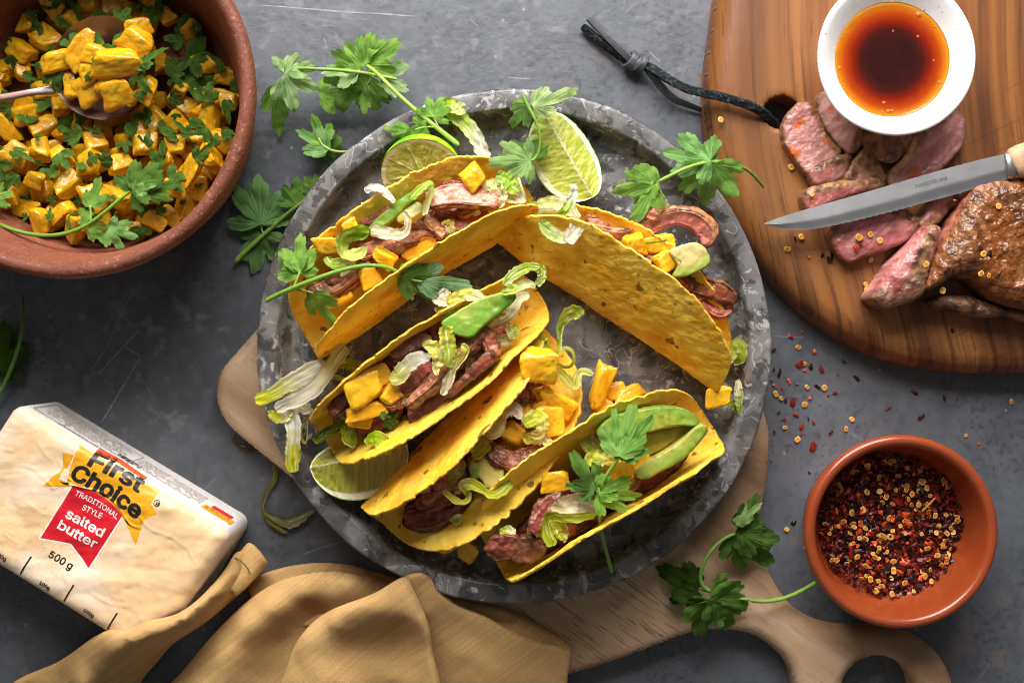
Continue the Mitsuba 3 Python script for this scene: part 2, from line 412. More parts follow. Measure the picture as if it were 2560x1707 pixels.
def cloth_bump(p, n, uv):
    l, q = (p.x * 0.8 + p.y * 0.6) * 2 * math.pi / 0.0008, (-p.x * 0.6 + p.y * 0.8) * 2 * math.pi / 0.0008
    return 0.5 + 0.25 * dr.sin(l + 2 * noise(p.x * 200, p.y * 200)) * dr.sin(q + 2 * noise(p.x * 200, p.y * 200, 3.0))


def cloth_color(p, n, uv):
    w = cloth_bump(p, n, uv)
    l = -p.x * 0.6 + p.y * 0.8
    c = mix((0.44, 0.255, 0.092), (0.58, 0.36, 0.150), smoothstep(0.3, 0.75, w))
    return c * (0.85 + 0.3 * fbm(l * 900, (p.x * 0.8 + p.y * 0.6) * 25, 0.0, 2))


mat('linen', cloth_color, rough=0.85, spec=0.2, sheen=0.3, bump=cloth_bump, bump_h=0.0003)
mat('suede', lambda p, n, uv: mix((0.008, 0.011, 0.012), (0.055, 0.065, 0.065), smoothstep(0.5, 0.8, fbm(p.x * 900, p.y * 900, p.z * 900, 3))), rough=0.8, spec=0.25,
    bump=lambda p, n, uv: fbm(p.x * 900, p.y * 900, p.z * 900, 3), bump_h=0.0012)
mat('leather', lambda p, n, uv: mix((0.030, 0.034, 0.038), (0.075, 0.080, 0.086), fbm(p.x * 500, p.y * 500, p.z * 500, 3)), rough=0.45, spec=0.45)
scene['steel'] = {'type': 'twosided', 'bsdf': {'type': 'principled', 'base_color': {'type': 'rgb', 'value': [0.52, 0.51, 0.51]}, 'metallic': 1.0,
                  'roughness': proc(lambda p, n, uv: 0.36 + 0.1 * fbm(p.x * 150, p.y * 150, 0.0, 3))}}
scene['old_copper'] = {'type': 'twosided', 'bsdf': {'type': 'principled', 'metallic': 1.0, 'base_color': proc(lambda p, n, uv: mix((0.20, 0.12, 0.10), (0.40, 0.29, 0.26), fbm(p.x * 120, p.y * 120, p.z * 120, 4))),
                       'roughness': proc(lambda p, n, uv: 0.22 + 0.25 * fbm(p.x * 200, p.y * 200, 0.0, 3))}}
mat('pale_wood', lambda p, n, uv: mix((0.42, 0.24, 0.12), (0.64, 0.44, 0.27), fbm((p.x * 0.27 + p.y * 0.96) * 350, (p.x * 0.96 - p.y * 0.27) * 30, p.z * 200, 3)), rough=0.5, spec=0.3)
# ================================================================ THE SETTING: table
tb = trimesh.creation.box([1.7, 1.3, 0.03])
tb.apply_translation([0, 0, -0.015])
put('tabletop', tb, 'table_top', 'dark grey mottled and scratched tabletop', kind='structure', smooth=False)


def organic(view, outline, z0, h, r, g, colf, mat_key, rough=0.0, rs=250, seed=0, tilt=None, n=140, edge=0.0):
    """A slab with a rounded top: colf(px, py, d, h01, v) gives the colour of each vertex."""
    r = r * 0.001
    pts = loop([q[:2] for q in outline], n)
    xy = W(view, pts, z0 + h * 0.6)[:, :2]
    if edge:
        c = xy.mean(0)
        xy = xy + (xy - c) / np.linalg.norm(xy - c, axis=1, keepdims=True) * ((meshkit.fbm(np.c_[xy * 500, xy[:, :1] * 0], 3, seed) - 0.5) * 2 * edge)[:, None]
    poly = Polygon(xy).buffer(0)
    if poly.geom_type != 'Polygon':
        poly = max(poly.geoms, key=lambda q: q.area)
    v2, f, d = tri2d(poly, g, [r * x for x in (0.05, 0.2, 0.45, 0.75)])
    top = (h * 0.001) - bevel(d, r) * 0.92
    nz = (meshkit.fbm(np.c_[v2 * rs, v2[:, :1] * 0 + seed], 4, seed) - 0.5) * 2 * rough * np.clip(d / r, 0.15, 1)
    base = np.full(len(v2), z0 * 0.001)
    if tilt is not None:
        base = base + tilt(v2)
    v, f = solid(v2, f, base + np.maximum(top + nz, 0.0004), base)
    # back to view coordinates
    k = S * (H - v[:, 2]) / H
    px = np.stack([(v[:, 0] / k + 1280 - view[0]) / view[2], (-v[:, 1] / k + 853.5 - view[1]) / view[2]], 1)
    dd = np.r_[d, d * 0]
    col = colf(px[:, 0], px[:, 1], dd, np.r_[top / (h * 0.001), d * 0], v)
    return (v, f), np.clip(col, 0, 1), mat_key


# ================================================================ paddle board under the plate
outl = [(500, 880), (515, 845), (560, 792), (700, 640), (800, 560), (1000, 470), (1250, 520), (1500, 700), (1700, 880), (1757, 960), (1764, 1010), (1758, 1103), (1742, 1185),
        (1738, 1245), (1765, 1313), (1800, 1370), (1846, 1412), (1906, 1436), (1985, 1441), (2064, 1448), (2115, 1468), (2152, 1500), (2183, 1568), (2180, 1650), (2120, 1730), (2020, 1762),
        (1920, 1735), (1855, 1660), (1821, 1568), (1807, 1524), (1782, 1493), (1747, 1465), (1705, 1448), (1603, 1446), (1500, 1480), (1378, 1524), (1302, 1545), (1230, 1550), (1150, 1510),
        (1000, 1380), (820, 1215), (665, 1090), (560, 1005), (520, 965), (502, 925)]
hole = [(2018 + 84 * math.cos(a), 1592 + 84 * math.sin(a)) for a in np.linspace(0, 2 * math.pi, 40, endpoint=False)]
pad = Polygon(W(F, loop(outl, 400), 9)[:, :2], [W(F, hole, 14)[:, :2]])
put('paddle_board', board(pad, 0.0, 0.016, 0.006, 0.004), 'mango_wood', 'pale wooden paddle serving board with a round hole in its handle, under the stone plate', 'serving board', smooth=50)

# ================================================================ stone plate
pc = W(F, [(1181, 795.5)], 37)[0]
PR = 591.5 * F[2] * S * (H - 0.037) / H
prof = [(0.0005, 0.0165), (PR - 0.016, 0.0165), (PR - 0.009, 0.0180), (PR - 0.003, 0.0255), (PR - 0.0006, 0.0335), (PR, 0.0357), (PR - 0.0005, 0.0366), (PR - 0.0014, 0.0370), (PR - 0.0045, 0.0372), (PR - 0.0082, 0.0370),
        (PR - 0.0092, 0.0367), (PR - 0.0099, 0.0358), (PR - 0.0108, 0.0330), (PR - 0.0118, 0.0292), (PR - 0.0135, 0.0262), (PR - 0.0170, 0.0247), (PR - 0.025, 0.0243), (PR * 0.5, 0.0241), (0.0005, 0.0240)]
prof = [q for a, b in zip(prof, prof[1:]) for q in [a, tuple((np.array(a) + b) / 2)]] + prof[-1:]
v, f = revolve(prof, 300)
rr = np.hypot(v[:, 0], v[:, 1])
v = v + np.c_[v[:, :2] / np.maximum(rr, 1e-6)[:, None] * ((meshkit.fbm(v * 40, 3, 3) - 0.5) * 0.0022 * (rr > PR * 0.8))[:, None], (meshkit.fbm(v * 60, 3, 4) - 0.5) * 0.0011 * (v[:, 2] > 0.02)]
put('stone_plate', (v + [pc[0], pc[1], 0], f), 'stone', 'round grey stone plate with a raised rim holding the five tacos', 'plate', smooth=40)
PLATE_Z = 24.2

# ================================================================ round chopping board
outl = [(1655, -60), (1634, 60), (1620, 160), (1617, 260), (1632, 370), (1660, 465), (1700, 548), (1760, 632), (1830, 708), (1905, 764), (1990, 809), (2100, 842), (2220, 857), (2352, 857), (2480, 840),
        (2620, 780), (2750, 650), (2810, 400), (2810, 100), (2740, -160), (2560, -320), (2250, -390), (1950, -340), (1760, -220)]
hc = W(w5, [(2232, 1125)], 20)[0]
hol = [(hc[0] + 0.0088 * math.cos(a), hc[1] + 0.0080 * math.sin(a)) for a in np.linspace(0, 2 * math.pi, 48, endpoint=False)]
bp = Polygon(W(F, loop(outl, 300), 11)[:, :2], [hol])
flat, f, d = tri2d(bp, 0.0045, [0.0005, 0.0015, 0.003, 0.005, 0.0075, 0.0095])
near_hole = np.hypot(flat[:, 0] - hc[0], flat[:, 1] - hc[1]) < 0.02
zt = 0.022 - np.where(near_hole, bevel(d, 0.0012), bevel(d, 0.0095) * 1.35 + 0.0012 * (1 - sst(0.008, 0.0105, d)))
put('round_chopping_board', solid(flat, f, zt, np.full(len(flat), 0.0)), 'acacia', 'round reddish brown wooden chopping board with a finger hole, holding steak and sauce', 'chopping board', smooth=45)
BOARD_Z = 22.0

# ================================================================ leather cord through the hole of the board
cord = thing('leather_cord', 'black knotted leather cord looped through the hole of the round board', 'cord')


def strap(view, pts, w, t, tw, mat_key, name, n=60, rough=0.0, seed=0):
    v, f, *_ = sweep(spline(W(view, pts), n), w, t, np.radians(tw), m=16, p=0.4, cap=60, rough=rough, rs=1200, seed=seed)
    put(name, (v, f), mat_key, parent=cord, smooth=45)


strap(w5, [(2190, 1230, 9), (2120, 1195, 20), (2030, 1110, 25), (1800, 1010, 27), (1500, 930, 25), (1250, 872, 19), (1000, 745, 12), (860, 655, 8), (740, 610, 7)], 0.0042, 0.0032, [20, 30, 20, 10, 0], 'suede', 'strand', 90, 0.0005, 1)
strap(w5, [(1560, 1150, 3), (1420, 1095, 3.5), (1250, 1030, 3.5), (1080, 960, 4), (960, 850, 5), (860, 730, 6), (760, 620, 7)], 0.0040, 0.0020, [70, 60, 40, 15, 60, 80], 'leather', 'strand', 60, 0.0002, 2)
strap(w5, [(640, 560, 7), (540, 470, 7), (400, 335, 6.5), (260, 190, 6), (172, 100, 6)], 0.0037, 0.0026, [35, 15, 5, 0], 'leather', 'tail')
strap(w5, [(600, 580, 5), (500, 510, 4.5), (350, 400, 4), (200, 275, 3.5), (108, 195, 3.2)], 0.0037, 0.0028, [60, 55, 40, 30], 'suede', 'tail', 60, 0.0003, 4)
kc = W(w5, [(680, 585)], 6)[0]
for k, (dx, dy, a, wd) in enumerate([(-0.0022, 0.0009, -20, 0.0042), (0.0006, -0.0004, -38, 0.0036), (0.0028, -0.0008, -15, 0.0032)]):
    th = np.linspace(0, 2 * math.pi, 40)
    ax = np.array([math.cos(math.radians(a - 12)), math.sin(math.radians(a - 12)), 0])
    nn = np.array([-ax[1], ax[0], 0])
    path = kc + np.array([dx, dy, 0]) + nn * (np.cos(th) * 0.0040)[:, None] + np.array([0, 0, 1]) * (np.sin(th) * 0.0034)[:, None] + ax * (np.sin(th * 1.0) * 0.0012)[:, None]
    vv, ff, *_ = sweep(path, wd, 0.0020, np.radians(90), m=14, p=0.55, up=ax, cap=200, rough=0.0002, rs=900, seed=k)
    put('knot', (vv, ff), 'leather', parent=cord, smooth=45)
v, f = trimesh.creation.icosphere(subdivisions=3, radius=1).vertices * [0.0045, 0.0038, 0.0030], trimesh.creation.icosphere(subdivisions=3).faces
put('knot_core', (v @ rotm(0, 0, -30)[:3, :3].T + kc - [0, 0, 0.0005], f), 'leather', parent=cord)

# ================================================================ white sauce bowl with its sauce
sc_ = at_xy(v4, [(1178, 309)], 55)[0]
inner = [(0.0003, 0.0290), (0.0110, 0.0291), (0.0132, 0.0300), (0.0146, 0.0330), (0.0158, 0.0368), (0.0180, 0.0400), (0.0220, 0.0438), (0.0260, 0.0480), (0.0300, 0.0520), (0.0330, 0.0545)]
outer = [(0.0345, 0.0553), (0.0358, 0.0552), (0.0363, 0.0544), (0.0357, 0.0525), (0.0330, 0.0480), (0.0280, 0.0400), (0.0220, 0.0310), (0.0190, 0.0262), (0.0170, 0.0255), (0.0003, 0.0255)]
v, f = revolve(inner + outer, 160)
rr = np.hypot(v[:, 0], v[:, 1])
v[:, :2] *= (1 + (meshkit.fbm(np.c_[v[:, :2] * 35, v[:, 2:] * 0], 2, 8) - 0.5) * 0.05 * sst(0.02, 0.03, rr))[:, None]
put('sauce_bowl', (v + [sc_[0], sc_[1], 0], f), 'white_glaze', 'small white speckled bowl of dark sauce standing on the round board', 'bowl', smooth=60)
LIQ = 0.0480
lp = [(r_, LIQ) for r_ in np.r_[0.0003, np.linspace(0.001, 0.0235, 46)]] + [ (0.0248, LIQ + 0.0001), (0.0258, LIQ + 0.0004), (0.0266, LIQ + 0.0006), (0.0225, 0.0434), (0.0182, 0.0396), (0.0162, 0.0366), (0.0150, 0.0328), (0.0136, 0.0296), (0.0110, 0.0285), (0.0003, 0.0284)]
v, f = revolve(lp, 128)
rr = np.hypot(v[:, 0], v[:, 1])
# the colour follows the depth of sauce over the white bowl (absorption on the way down and back)
dep = np.interp(rr, [0, 0.0110, 0.0150, 0.0182, 0.0225, 0.0266], [1.0, 0.98, 0.84, 0.60, 0.30, 0.0]) + (meshkit.fbm(v * 160, 3, 6) - 0.5) * 0.10
stops = [0, 0.12, 0.34, 0.62, 0.88, 1.0]
cols = np.array([(0.62, 0.28, 0.022), (0.48, 0.14, 0.006), (0.34, 0.040, 0.003), (0.17, 0.009, 0.002), (0.045, 0.006, 0.004), (0.022, 0.005, 0.005)])
scene['sauce_gloss'] = {'type': 'twosided', 'bsdf': {'type': 'principled', 'base_color': VC, 'roughness': 0.12, 'specular': 0.4}}
put('sauce', (v + [sc_[0], sc_[1], 0], f), 'sauce_gloss', 'dark amber brown sauce filling the white bowl', 'sauce', smooth=True, color=np.stack([np.interp(dep, stops, cols[:, k]) for k in range(3)], 1))
rng = np.random.default_rng(11)
ico = trimesh.creation.icosphere(subdivisions=2)
bub = [(1300, 80, 1.1), (1385, 145, .55), (1415, 450, .7), (900, 465, .5), (870, 370, .6), (1160, 170, .4), (1295, 200, .45), (1110, 560, .6), (1135, 607, .8), (1155, 605, .7), (1380, 330, .4), (905, 180, .5), (1170, 25, .4), (1100, 610, .5)]
for x, y, r in bub:
    q = W(v4, [(x, y)], 48)[0]
    put('bubble', (ico.vertices * r * 0.0012 * [1, 1, 0.7] + q, ico.faces), 'plain', 'tiny pale bubble floating on the sauce', 'bubble', 'bubbles on the sauce', color=np.tile(C('b06a30'), (len(ico.vertices), 1)))

# ================================================================ terracotta bowls
cb = at_xy(v8, [(709, 981)], 42)[0]
inner = [(0.0003, 0.0150), (0.030, 0.0152), (0.0345, 0.0165), (0.0368, 0.0195), (0.0380, 0.0250), (0.0390, 0.0330), (0.0396, 0.0385), (0.0404, 0.0410), (0.0416, 0.0420)]
outer = [(0.0430, 0.0422), (0.0443, 0.0417), (0.0451, 0.0404), (0.0453, 0.0385), (0.0440, 0.0340), (0.0419, 0.0250), (0.0395, 0.0150), (0.0372, 0.0050), (0.0352, 0.0), (0.0003, 0.0)]
v, f = revolve(inner + outer, 200)
put('chilli_bowl', (v + [cb[0], cb[1], 0], f), 'glazed_clay', 'glossy orange terracotta bowl of dried chilli flakes on the table', 'bowl', smooth=60)
mb = at_xy(F, [(148, 203)], 79)[0]
inner = [(0.0003, 0.010), (0.050, 0.0105), (0.0570, 0.012), (0.0615, 0.0165), (0.0650, 0.0260), (0.0690, 0.0440), (0.0730, 0.0620), (0.0756, 0.0740), (0.0766, 0.0776)]
outer = [(0.0786, 0.0792), (0.0808, 0.0791), (0.0824, 0.0778), (0.0830, 0.0750), (0.0818, 0.0690), (0.0778, 0.0500), (0.0728, 0.0280), (0.0690, 0.0120), (0.0660, 0.0040), (0.0620, 0.0), (0.0003, 0.0)]
v, f = revolve(inner + outer, 240)
v = v + np.c_[v[:, :2] * ((meshkit.fbm(v * 30, 2, 9) - 0.5) * 0.02)[:, None], np.zeros(len(v))]
put('salsa_bowl', (v + [mb[0], mb[1], 0], f), 'terracotta', 'large matt terracotta bowl full of mango salsa', 'bowl', smooth=60)
# ================================================================ TACO SHELLS
def to_px(v):
    k = S * (H - v[:, 2]) / H
    return np.stack([v[:, 0] / k + 1280, -v[:, 1] / k + 853.5], 1)


def cross_curve(aA, aB, hA, hB, rb, n=240):
    s = np.linspace(-hA, hB, n)
    turn = aA + math.pi - aB
    wd = rb * turn / 2
    fi = aA + math.pi - turn * sst(-wd * 1.3, wd * 1.3, s) - 6.0 * np.clip(s, None, None) * 0.35
    ds = s[1] - s[0]
    x, z = np.cumsum(np.cos(fi)) * ds, np.cumsum(np.sin(fi)) * ds
    i = np.argmin(np.abs(s))
    return s, x - x[i], z - z[i]


def taco(view, A, B, rimA, rimB, zf, hA, hB, rb, label, seed, bow=0.004, endp=0.62, endA=None):
    a3, b3 = W(view, [A], zf)[0], W(view, [B], zf)[0]
    ax = b3 - a3; Lf = np.linalg.norm(ax); ax /= Lf
    n = np.array([-ax[1], ax[0], 0.0])
    mid = (a3 + b3) / 2
    pm = to_px(mid[None])[0]
    pn = np.array([n[0], -n[1]]); pn /= np.linalg.norm(pn)
    want = [np.dot(np.array([view[0] + q[0] * view[2], view[1] + q[1] * view[2]]) - pm, pn) for q in (rimA, rimB)]
    best = [1.0, 2.0]
    for it in range(3):
        for side in (0, 1):
            res = []
            for al in np.radians(np.arange(4, 177, 1.0)):
                aa = [al, best[1]] if side == 0 else [best[0], al]
                if aa[1] - aa[0] < 0.15:
                    res.append(1e9); continue
                s, x, z = cross_curve(aa[0], aa[1], hA, hB, rb, 120)
                z0 = z.min()
                k = 0 if side == 0 else -1
                p = mid + n * x[k] + np.array([0, 0, z[k] - z0])
                res.append(abs(np.dot(to_px(p[None])[0] - pm, pn) - want[side]))
            best[side] = np.radians(4 + np.argmin(res))
    s, x, z = cross_curve(best[0], best[1], hA, hB, rb)
    z = z - z.min()
    nu, nv = 170, 130
    th = np.linspace(-math.pi / 2, math.pi / 2, nu)
    u = np.sin(th)
    c = np.maximum(np.cos(th), 0.0) ** endp
    c = np.maximum(c, 0.02)
    rag = 1 + 0.030 * (meshkit.fbm(np.c_[u * 22, u * 0 + seed, u * 0], 3) - 0.5) * 2
    rag2 = 1 + 0.030 * (meshkit.fbm(np.c_[u * 22, u * 0 + seed + 5, u * 0], 3) - 0.5) * 2
    t = np.linspace(-1, 1, nv)
    cA = c if endA is None else np.maximum(np.cos(th) ** endA, 0.02)
    ss = np.where(t[None] < 0, t[None] * hA * (cA * rag)[:, None], t[None] * hB * (c * rag2)[:, None])
    X, Z = np.interp(ss, s, x), np.interp(ss, s, z)
    P = a3 + ax * ((u + 1) / 2 * Lf)[:, None, None] + n * X[..., None] + np.array([0, 0, 1.0]) * (Z + bow * u[:, None] ** 2)[..., None]
    warp = (meshkit.fbm(np.stack([np.broadcast_to(u[:, None] * 1.6, ss.shape), ss * 30, ss * 0 + seed * 3.1], -1), 2) - 0.5)
    v = P.reshape(-1, 3)
    f = grid_faces(nu, nv)
    nn = vnormals(v, f)
    v = v + nn * (warp.reshape(-1) * 0.006 * 1.0)[:, None]
    # blisters and dimples
    bl = meshkit.fbm(v * 190, 3, seed) - 0.5
    v = v + nn * (bl * 0.0015)[:, None]
    nn = vnormals(v, f)
    th_ = 0.0016 * (0.55 + 0.45 * np.sqrt(np.clip(1 - np.abs(np.broadcast_to(t[None], ss.shape)) ** 14, 0, 1)).reshape(-1))
    o, i = v + nn * th_[:, None] / 2, v - nn * th_[:, None] / 2
    N = nu * nv
    b = np.r_[np.arange(nv), (np.arange(1, nu)) * nv + nv - 1, (nu - 1) * nv + np.arange(nv - 2, -1, -1), np.arange(nu - 2, 0, -1) * nv]
    b2 = np.roll(b, -1)
    side = np.vstack([np.stack([b, b + N, b2 + N], 1), np.stack([b, b2 + N, b2], 1)])
    vv, ff = np.vstack([o, i]), np.vstack([f, f[:, ::-1] + N, side])
    ff = outward(vv, ff)
    # nothing sinks into the plate
    vv[:, 2] = np.maximum(vv[:, 2], (PLATE_Z + 0.5) * 0.001)
    put('taco_shell', (vv, ff), 'tortilla', label, 'taco shell', 'filled tacos on the stone plate', smooth=50)


ZF = PLATE_Z + 2.0
taco(F, (728, 800), (1225, 466), (868, 438), (1000, 563), ZF, 0.060, 0.058, 0.009, 'upright taco shell at the upper left of the plate, in front of the half lime', 1)
taco(F, (1142, 548), (1642, 886), (1506, 540), (1500, 571), ZF, 0.054, 0.053, 0.008, 'taco shell lying on its side with its smooth yellow outer wall facing up', 2, endA=1.1)
taco(v6, (430, 1030), (1560, 240), (879, 459), (1158, 859), ZF, 0.056, 0.058, 0.010, 'wide open taco shell at the centre of the plate, over the lower left lime wedge', 3)
taco(v6, (668, 1415), (1600, 440), (1241, 1062), (1540, 1340), ZF, 0.054, 0.060, 0.009, 'lower middle taco shell wedged open between the centre taco and the lower right taco', 4)
taco(v7, (200, 1050), (1245, 412), (540, 433), (790, 858), ZF, 0.062, 0.060, 0.012, 'open taco shell at the lower right of the plate with avocado at its far end', 5)


# ================================================================ FOOD BUILDERS
def mango_unit(seed, shaded_specked=False):
    rng = np.random.default_rng(seed)
    m = trimesh.creation.box([1, 1, 1])
    for _ in range(4):
        m = m.subdivide()
    v = np.array(m.vertices)
    c8 = {}
    off = rng.uniform(-0.19, 0.19, (2, 2, 2, 3))
    w = v + 0.5
    d = 0
    for i in (0, 1):
        for j in (0, 1):
            for k in (0, 1):
                d = d + off[i, j, k] * ((w[:, :1] if i else 1 - w[:, :1]) * (w[:, 1:2] if j else 1 - w[:, 1:2]) * (w[:, 2:] if k else 1 - w[:, 2:]))
    q = 5.5
    lp_ = (np.abs(2 * v) ** q).sum(1) ** (1 / q)
    v = v / np.maximum(lp_, 1e-6)[:, None] * np.abs(2 * v).max(1)[:, None]
    v = v + d + (meshkit.fbm(v * 3 + seed, 2, seed) - 0.5)[:, None] * v * 0.16
    n = vnormals(v, np.array(m.faces))
    v = v + n * ((meshkit.fbm(v * 3 + seed, 2, seed + 4) - 0.5) * 0.09 + (meshkit.fbm(v * 9 + seed, 3, seed) - 0.5) * 0.05)[:, None]
    t = meshkit.fbm(v * 2.2 + 3 * seed, 3, seed)
    col = mixv((0.74, 0.33, 0.006), (0.88, 0.49, 0.016), sst(0.3, 0.7, t))
    col = mixv(col, (0.90, 0.58, 0.06), 0.5 * sst(0.55, 0.75, meshkit.fbm(v * 6 + seed, 3, 5)))
    if shaded_specked:      # dimness of the salsa bowl painted into the flesh; herb specks follow
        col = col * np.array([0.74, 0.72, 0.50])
    gr = sst(0.66 if shaded_specked else 0.70, 0.75, meshkit.fbm(v * 8 + 7 * seed, 3, 9)) * (shaded_specked or seed % 3 == 0)
    col = mixv(col, (0.12, 0.20, 0.01), 0.7 * gr)
    return unit(f'mango_shape_{seed}', (v, np.array(m.faces)), 'mango_flesh', smooth=True, color=col)


MANGO = [mango_unit(k) for k in range(10)]
SHADED_SPECKED = [mango_unit(k, True) for k in range(10, 20)]  # salsa and spoon cubes: shade painted in as darker flesh, plus herb specks
mcount = [0]


def mango(view, x, y, z, size, rot=(0, 0, 0), label='', group=None, name='mango_cube', cat='mango cube'):
    p = W(view, [(x, y)], z)[0]
    M = np.eye(4); M[:3, 3] = p
    R = rotm(*rot)
    Sx = np.diag([size[0] * 0.00053, size[1] * 0.00053, size[2] * 0.00053, 1])
    mcount[0] += 1
    again(MANGO[(mcount[0] * 7) % 10], name, M @ R @ Sx, label, cat, group)


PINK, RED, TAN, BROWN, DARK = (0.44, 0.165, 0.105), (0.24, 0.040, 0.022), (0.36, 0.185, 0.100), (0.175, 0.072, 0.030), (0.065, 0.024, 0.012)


def beef(view, pts, w, t, label, main=PINK, crust=BROWN, side=1, tw=0, seed=0, cw=0.45, z=55, n=70, name='beef_strip', group=None, rough=0.0011):
    """A strip of sliced beef: crust along one edge (side 1 or -1; 0 both), raw colour in between."""
    path = spline(W(view, pts, z), n)
    v, f, s, c, q = sweep(path, np.asarray(w) * 0.00066, np.asarray(t) * 0.00052, np.radians(tw), m=44, p=0.42, cap=22, rough=rough, rs=260, seed=seed)
    nn = vnormals(v, f)
    v = v + nn * ((meshkit.fbm(np.c_[s * 2.5, c * 9 + seed, q * 9], 3, seed) - 0.5) * 0.0026 * np.clip(np.mean(np.atleast_1d(w)) / 9, 0.3, 1))[:, None]
    nz = meshkit.fbm(v * 320, 4, seed + 3)
    lane = meshkit.fbm(np.c_[s * 6, c * 9, q * 5 + seed], 3, seed)
    col = mixv(np.array(main) * 0.62, np.array(main) * 1.25, sst(0.25, 0.75, lane))
    col = mixv(col, (0.34, 0.17, 0.10), 0.55 * sst(0.45, 0.7, meshkit.fbm(np.c_[s * 4, c * 12 + seed, q * 12], 3, seed + 4)))
    col = mixv(col, np.array(RED), 0.35 * sst(0.5, 0.75, meshkit.fbm(v * 130, 3, seed + 8)))
    e = np.abs(c) if side == 0 else c * side
    k = sst(1 - cw - 0.12, 1 - cw + 0.16, e + (nz - 0.5) * 0.6)
    cc = mixv(np.array(crust) * 0.55, np.array(crust) * 1.6, sst(0.3, 0.7, nz))
    cc = mixv(cc, DARK, 0.6 * sst(0.55, 0.72, meshkit.fbm(v * 520, 3, seed + 5)))
    out = mixv(col, cc, k) * (0.85 + 0.5 * sst(0.45, 0.75, meshkit.fbm(v * 420, 3, seed + 6)))[:, None]
    put(name, (v, f), 'meat', label, 'beef slice', group, color=np.clip(out * np.array([1.22, 1.00, 0.80]), 0, 1))


def lettuce(view, pts, w, label, c0='c9c35a', c1='f0e6c4', wave=0.8, frill=0.0, tw=0, seed=0, z=62, n=70, fold=0.3, group=None, gain=1.0, name='lettuce_shred'):
    path = spline(W(view, pts, z), n)
    m = 15
    s = np.linspace(0, 1, n)
    tan = np.gradient(path, axis=0); tan /= np.linalg.norm(tan, axis=1, keepdims=True)
    side = np.cross(tan, (0, 0, 1.0)); side /= np.linalg.norm(side, axis=1, keepdims=True) + 1e-9
    nor = np.cross(side, tan)
    twr = np.radians(np.interp(s, np.linspace(0, 1, np.size(tw)), np.atleast_1d(tw)))
    c, q = np.cos(twr)[:, None], np.sin(twr)[:, None]
    side, nor = side * c + nor * q, nor * c - side * q
    ww = np.interp(s, np.linspace(0, 1, np.size(w)), np.atleast_1d(w)) * 0.00056 * np.minimum(1, np.sqrt(np.minimum(s, 1 - s) * 22 + 0.25))
    t = np.linspace(-1, 1, m)
    ph = meshkit.noise(np.stack([np.broadcast_to(s[:, None] * 9, (n, m)), np.broadcast_to(t[None] * 1.6 + seed, (n, m)), np.full((n, m), seed * 1.7)], -1)) - 0.5
    edge = np.abs(t)[None] ** 1.6
    hh = (ph * wave * 0.8 + 0.6 * fold * (t[None] ** 2 - 0.4) * ww[:, None] / 2 * 1000 + frill * edge * 2.4 * (meshkit.noise(np.stack([np.broadcast_to(s[:, None] * 17, (n, m)), np.broadcast_to(t[None] * 1.2, (n, m)), np.full((n, m), seed + .3)], -1)) - 0.5)) * 0.001
    wav = 1 + 0.7 * (meshkit.fbm(np.stack([np.broadcast_to(s[:, None] * 16, (n, m)), np.broadcast_to(np.sign(t)[None] * 3.3, (n, m)), np.full((n, m), seed + .5)], -1), 2) - 0.5)
    rib = meshkit.noise(np.stack([np.broadcast_to(s[:, None] * 3, (n, m)), np.broadcast_to(t[None] * 5 + seed, (n, m)), np.full((n, m), seed * .37)], -1)) - 0.5
    hh = hh + rib * 0.0006
    v = path[:, None] + side[:, None] * (ww[:, None] * t[None] / 2 * wav)[..., None] + nor[:, None] * hh[..., None]
    v = v.reshape(-1, 3)
    kk = np.broadcast_to(s[:, None], (n, m)).reshape(-1)
    nz = meshkit.fbm(v * 260, 3, seed)
    col = mixv(C(c0, gain), C(c1, gain), sst(0.2, 0.8, kk + (nz - 0.5) * 0.7))
    vein = sst(0.62, 0.72, meshkit.fbm(np.c_[kk * 4, np.tile(t, n) * 5 + seed, kk * 0], 3, seed))
    col = mixv(col, C('f4f0d0', gain), 0.5 * vein)
    col = col * (0.62 + 0.45 * sst(0.3, 0.7, meshkit.fbm(np.c_[kk * 3, np.tile(t, n) * 6 + seed * 3, kk * 0], 3, seed + 1)))[:, None]
    put(name, (v, grid_faces(n, m)), 'salad_leaf', label, 'lettuce', group, color=np.clip(col, 0, 0.95))


def avocado(view, pts, w, t, label, z=62, tw=0, skin=1, seed=0, c0='8fb83e', c1='d8cf72', n=60, cap=3.0):
    path = spline(W(view, pts, z), n)
    v, f, s, c, q = sweep(path, np.asarray(w) * 0.00062, np.asarray(t) * 0.00070, np.radians(tw), m=36, p=0.28, cap=cap + 4, rough=0.0007, rs=160, seed=seed)
    nz = meshkit.fbm(v * 220, 3, seed)
    tone_ = lambda h_: C(h_) * 0.60 + 0.20 * np.array([0.40, 0.33, 0.06])
    col = mixv(tone_(c1), tone_(c0), sst(-0.7, 0.6, c * skin + (nz - 0.5) * 0.7))
    col = mixv(col, C('4f7a16'), 0.85 * sst(0.70, 0.95, c * skin + (nz - .5) * .3))
    col = mixv(col, (0.55, 0.44, 0.12), 0.6 * sst(0.42, 0.72, meshkit.fbm(np.c_[s * 3, c * 2, q * 2 + seed], 3, seed)))
    put('avocado_slice', (v, f), 'avocado_flesh', label, 'avocado slice', color=col)


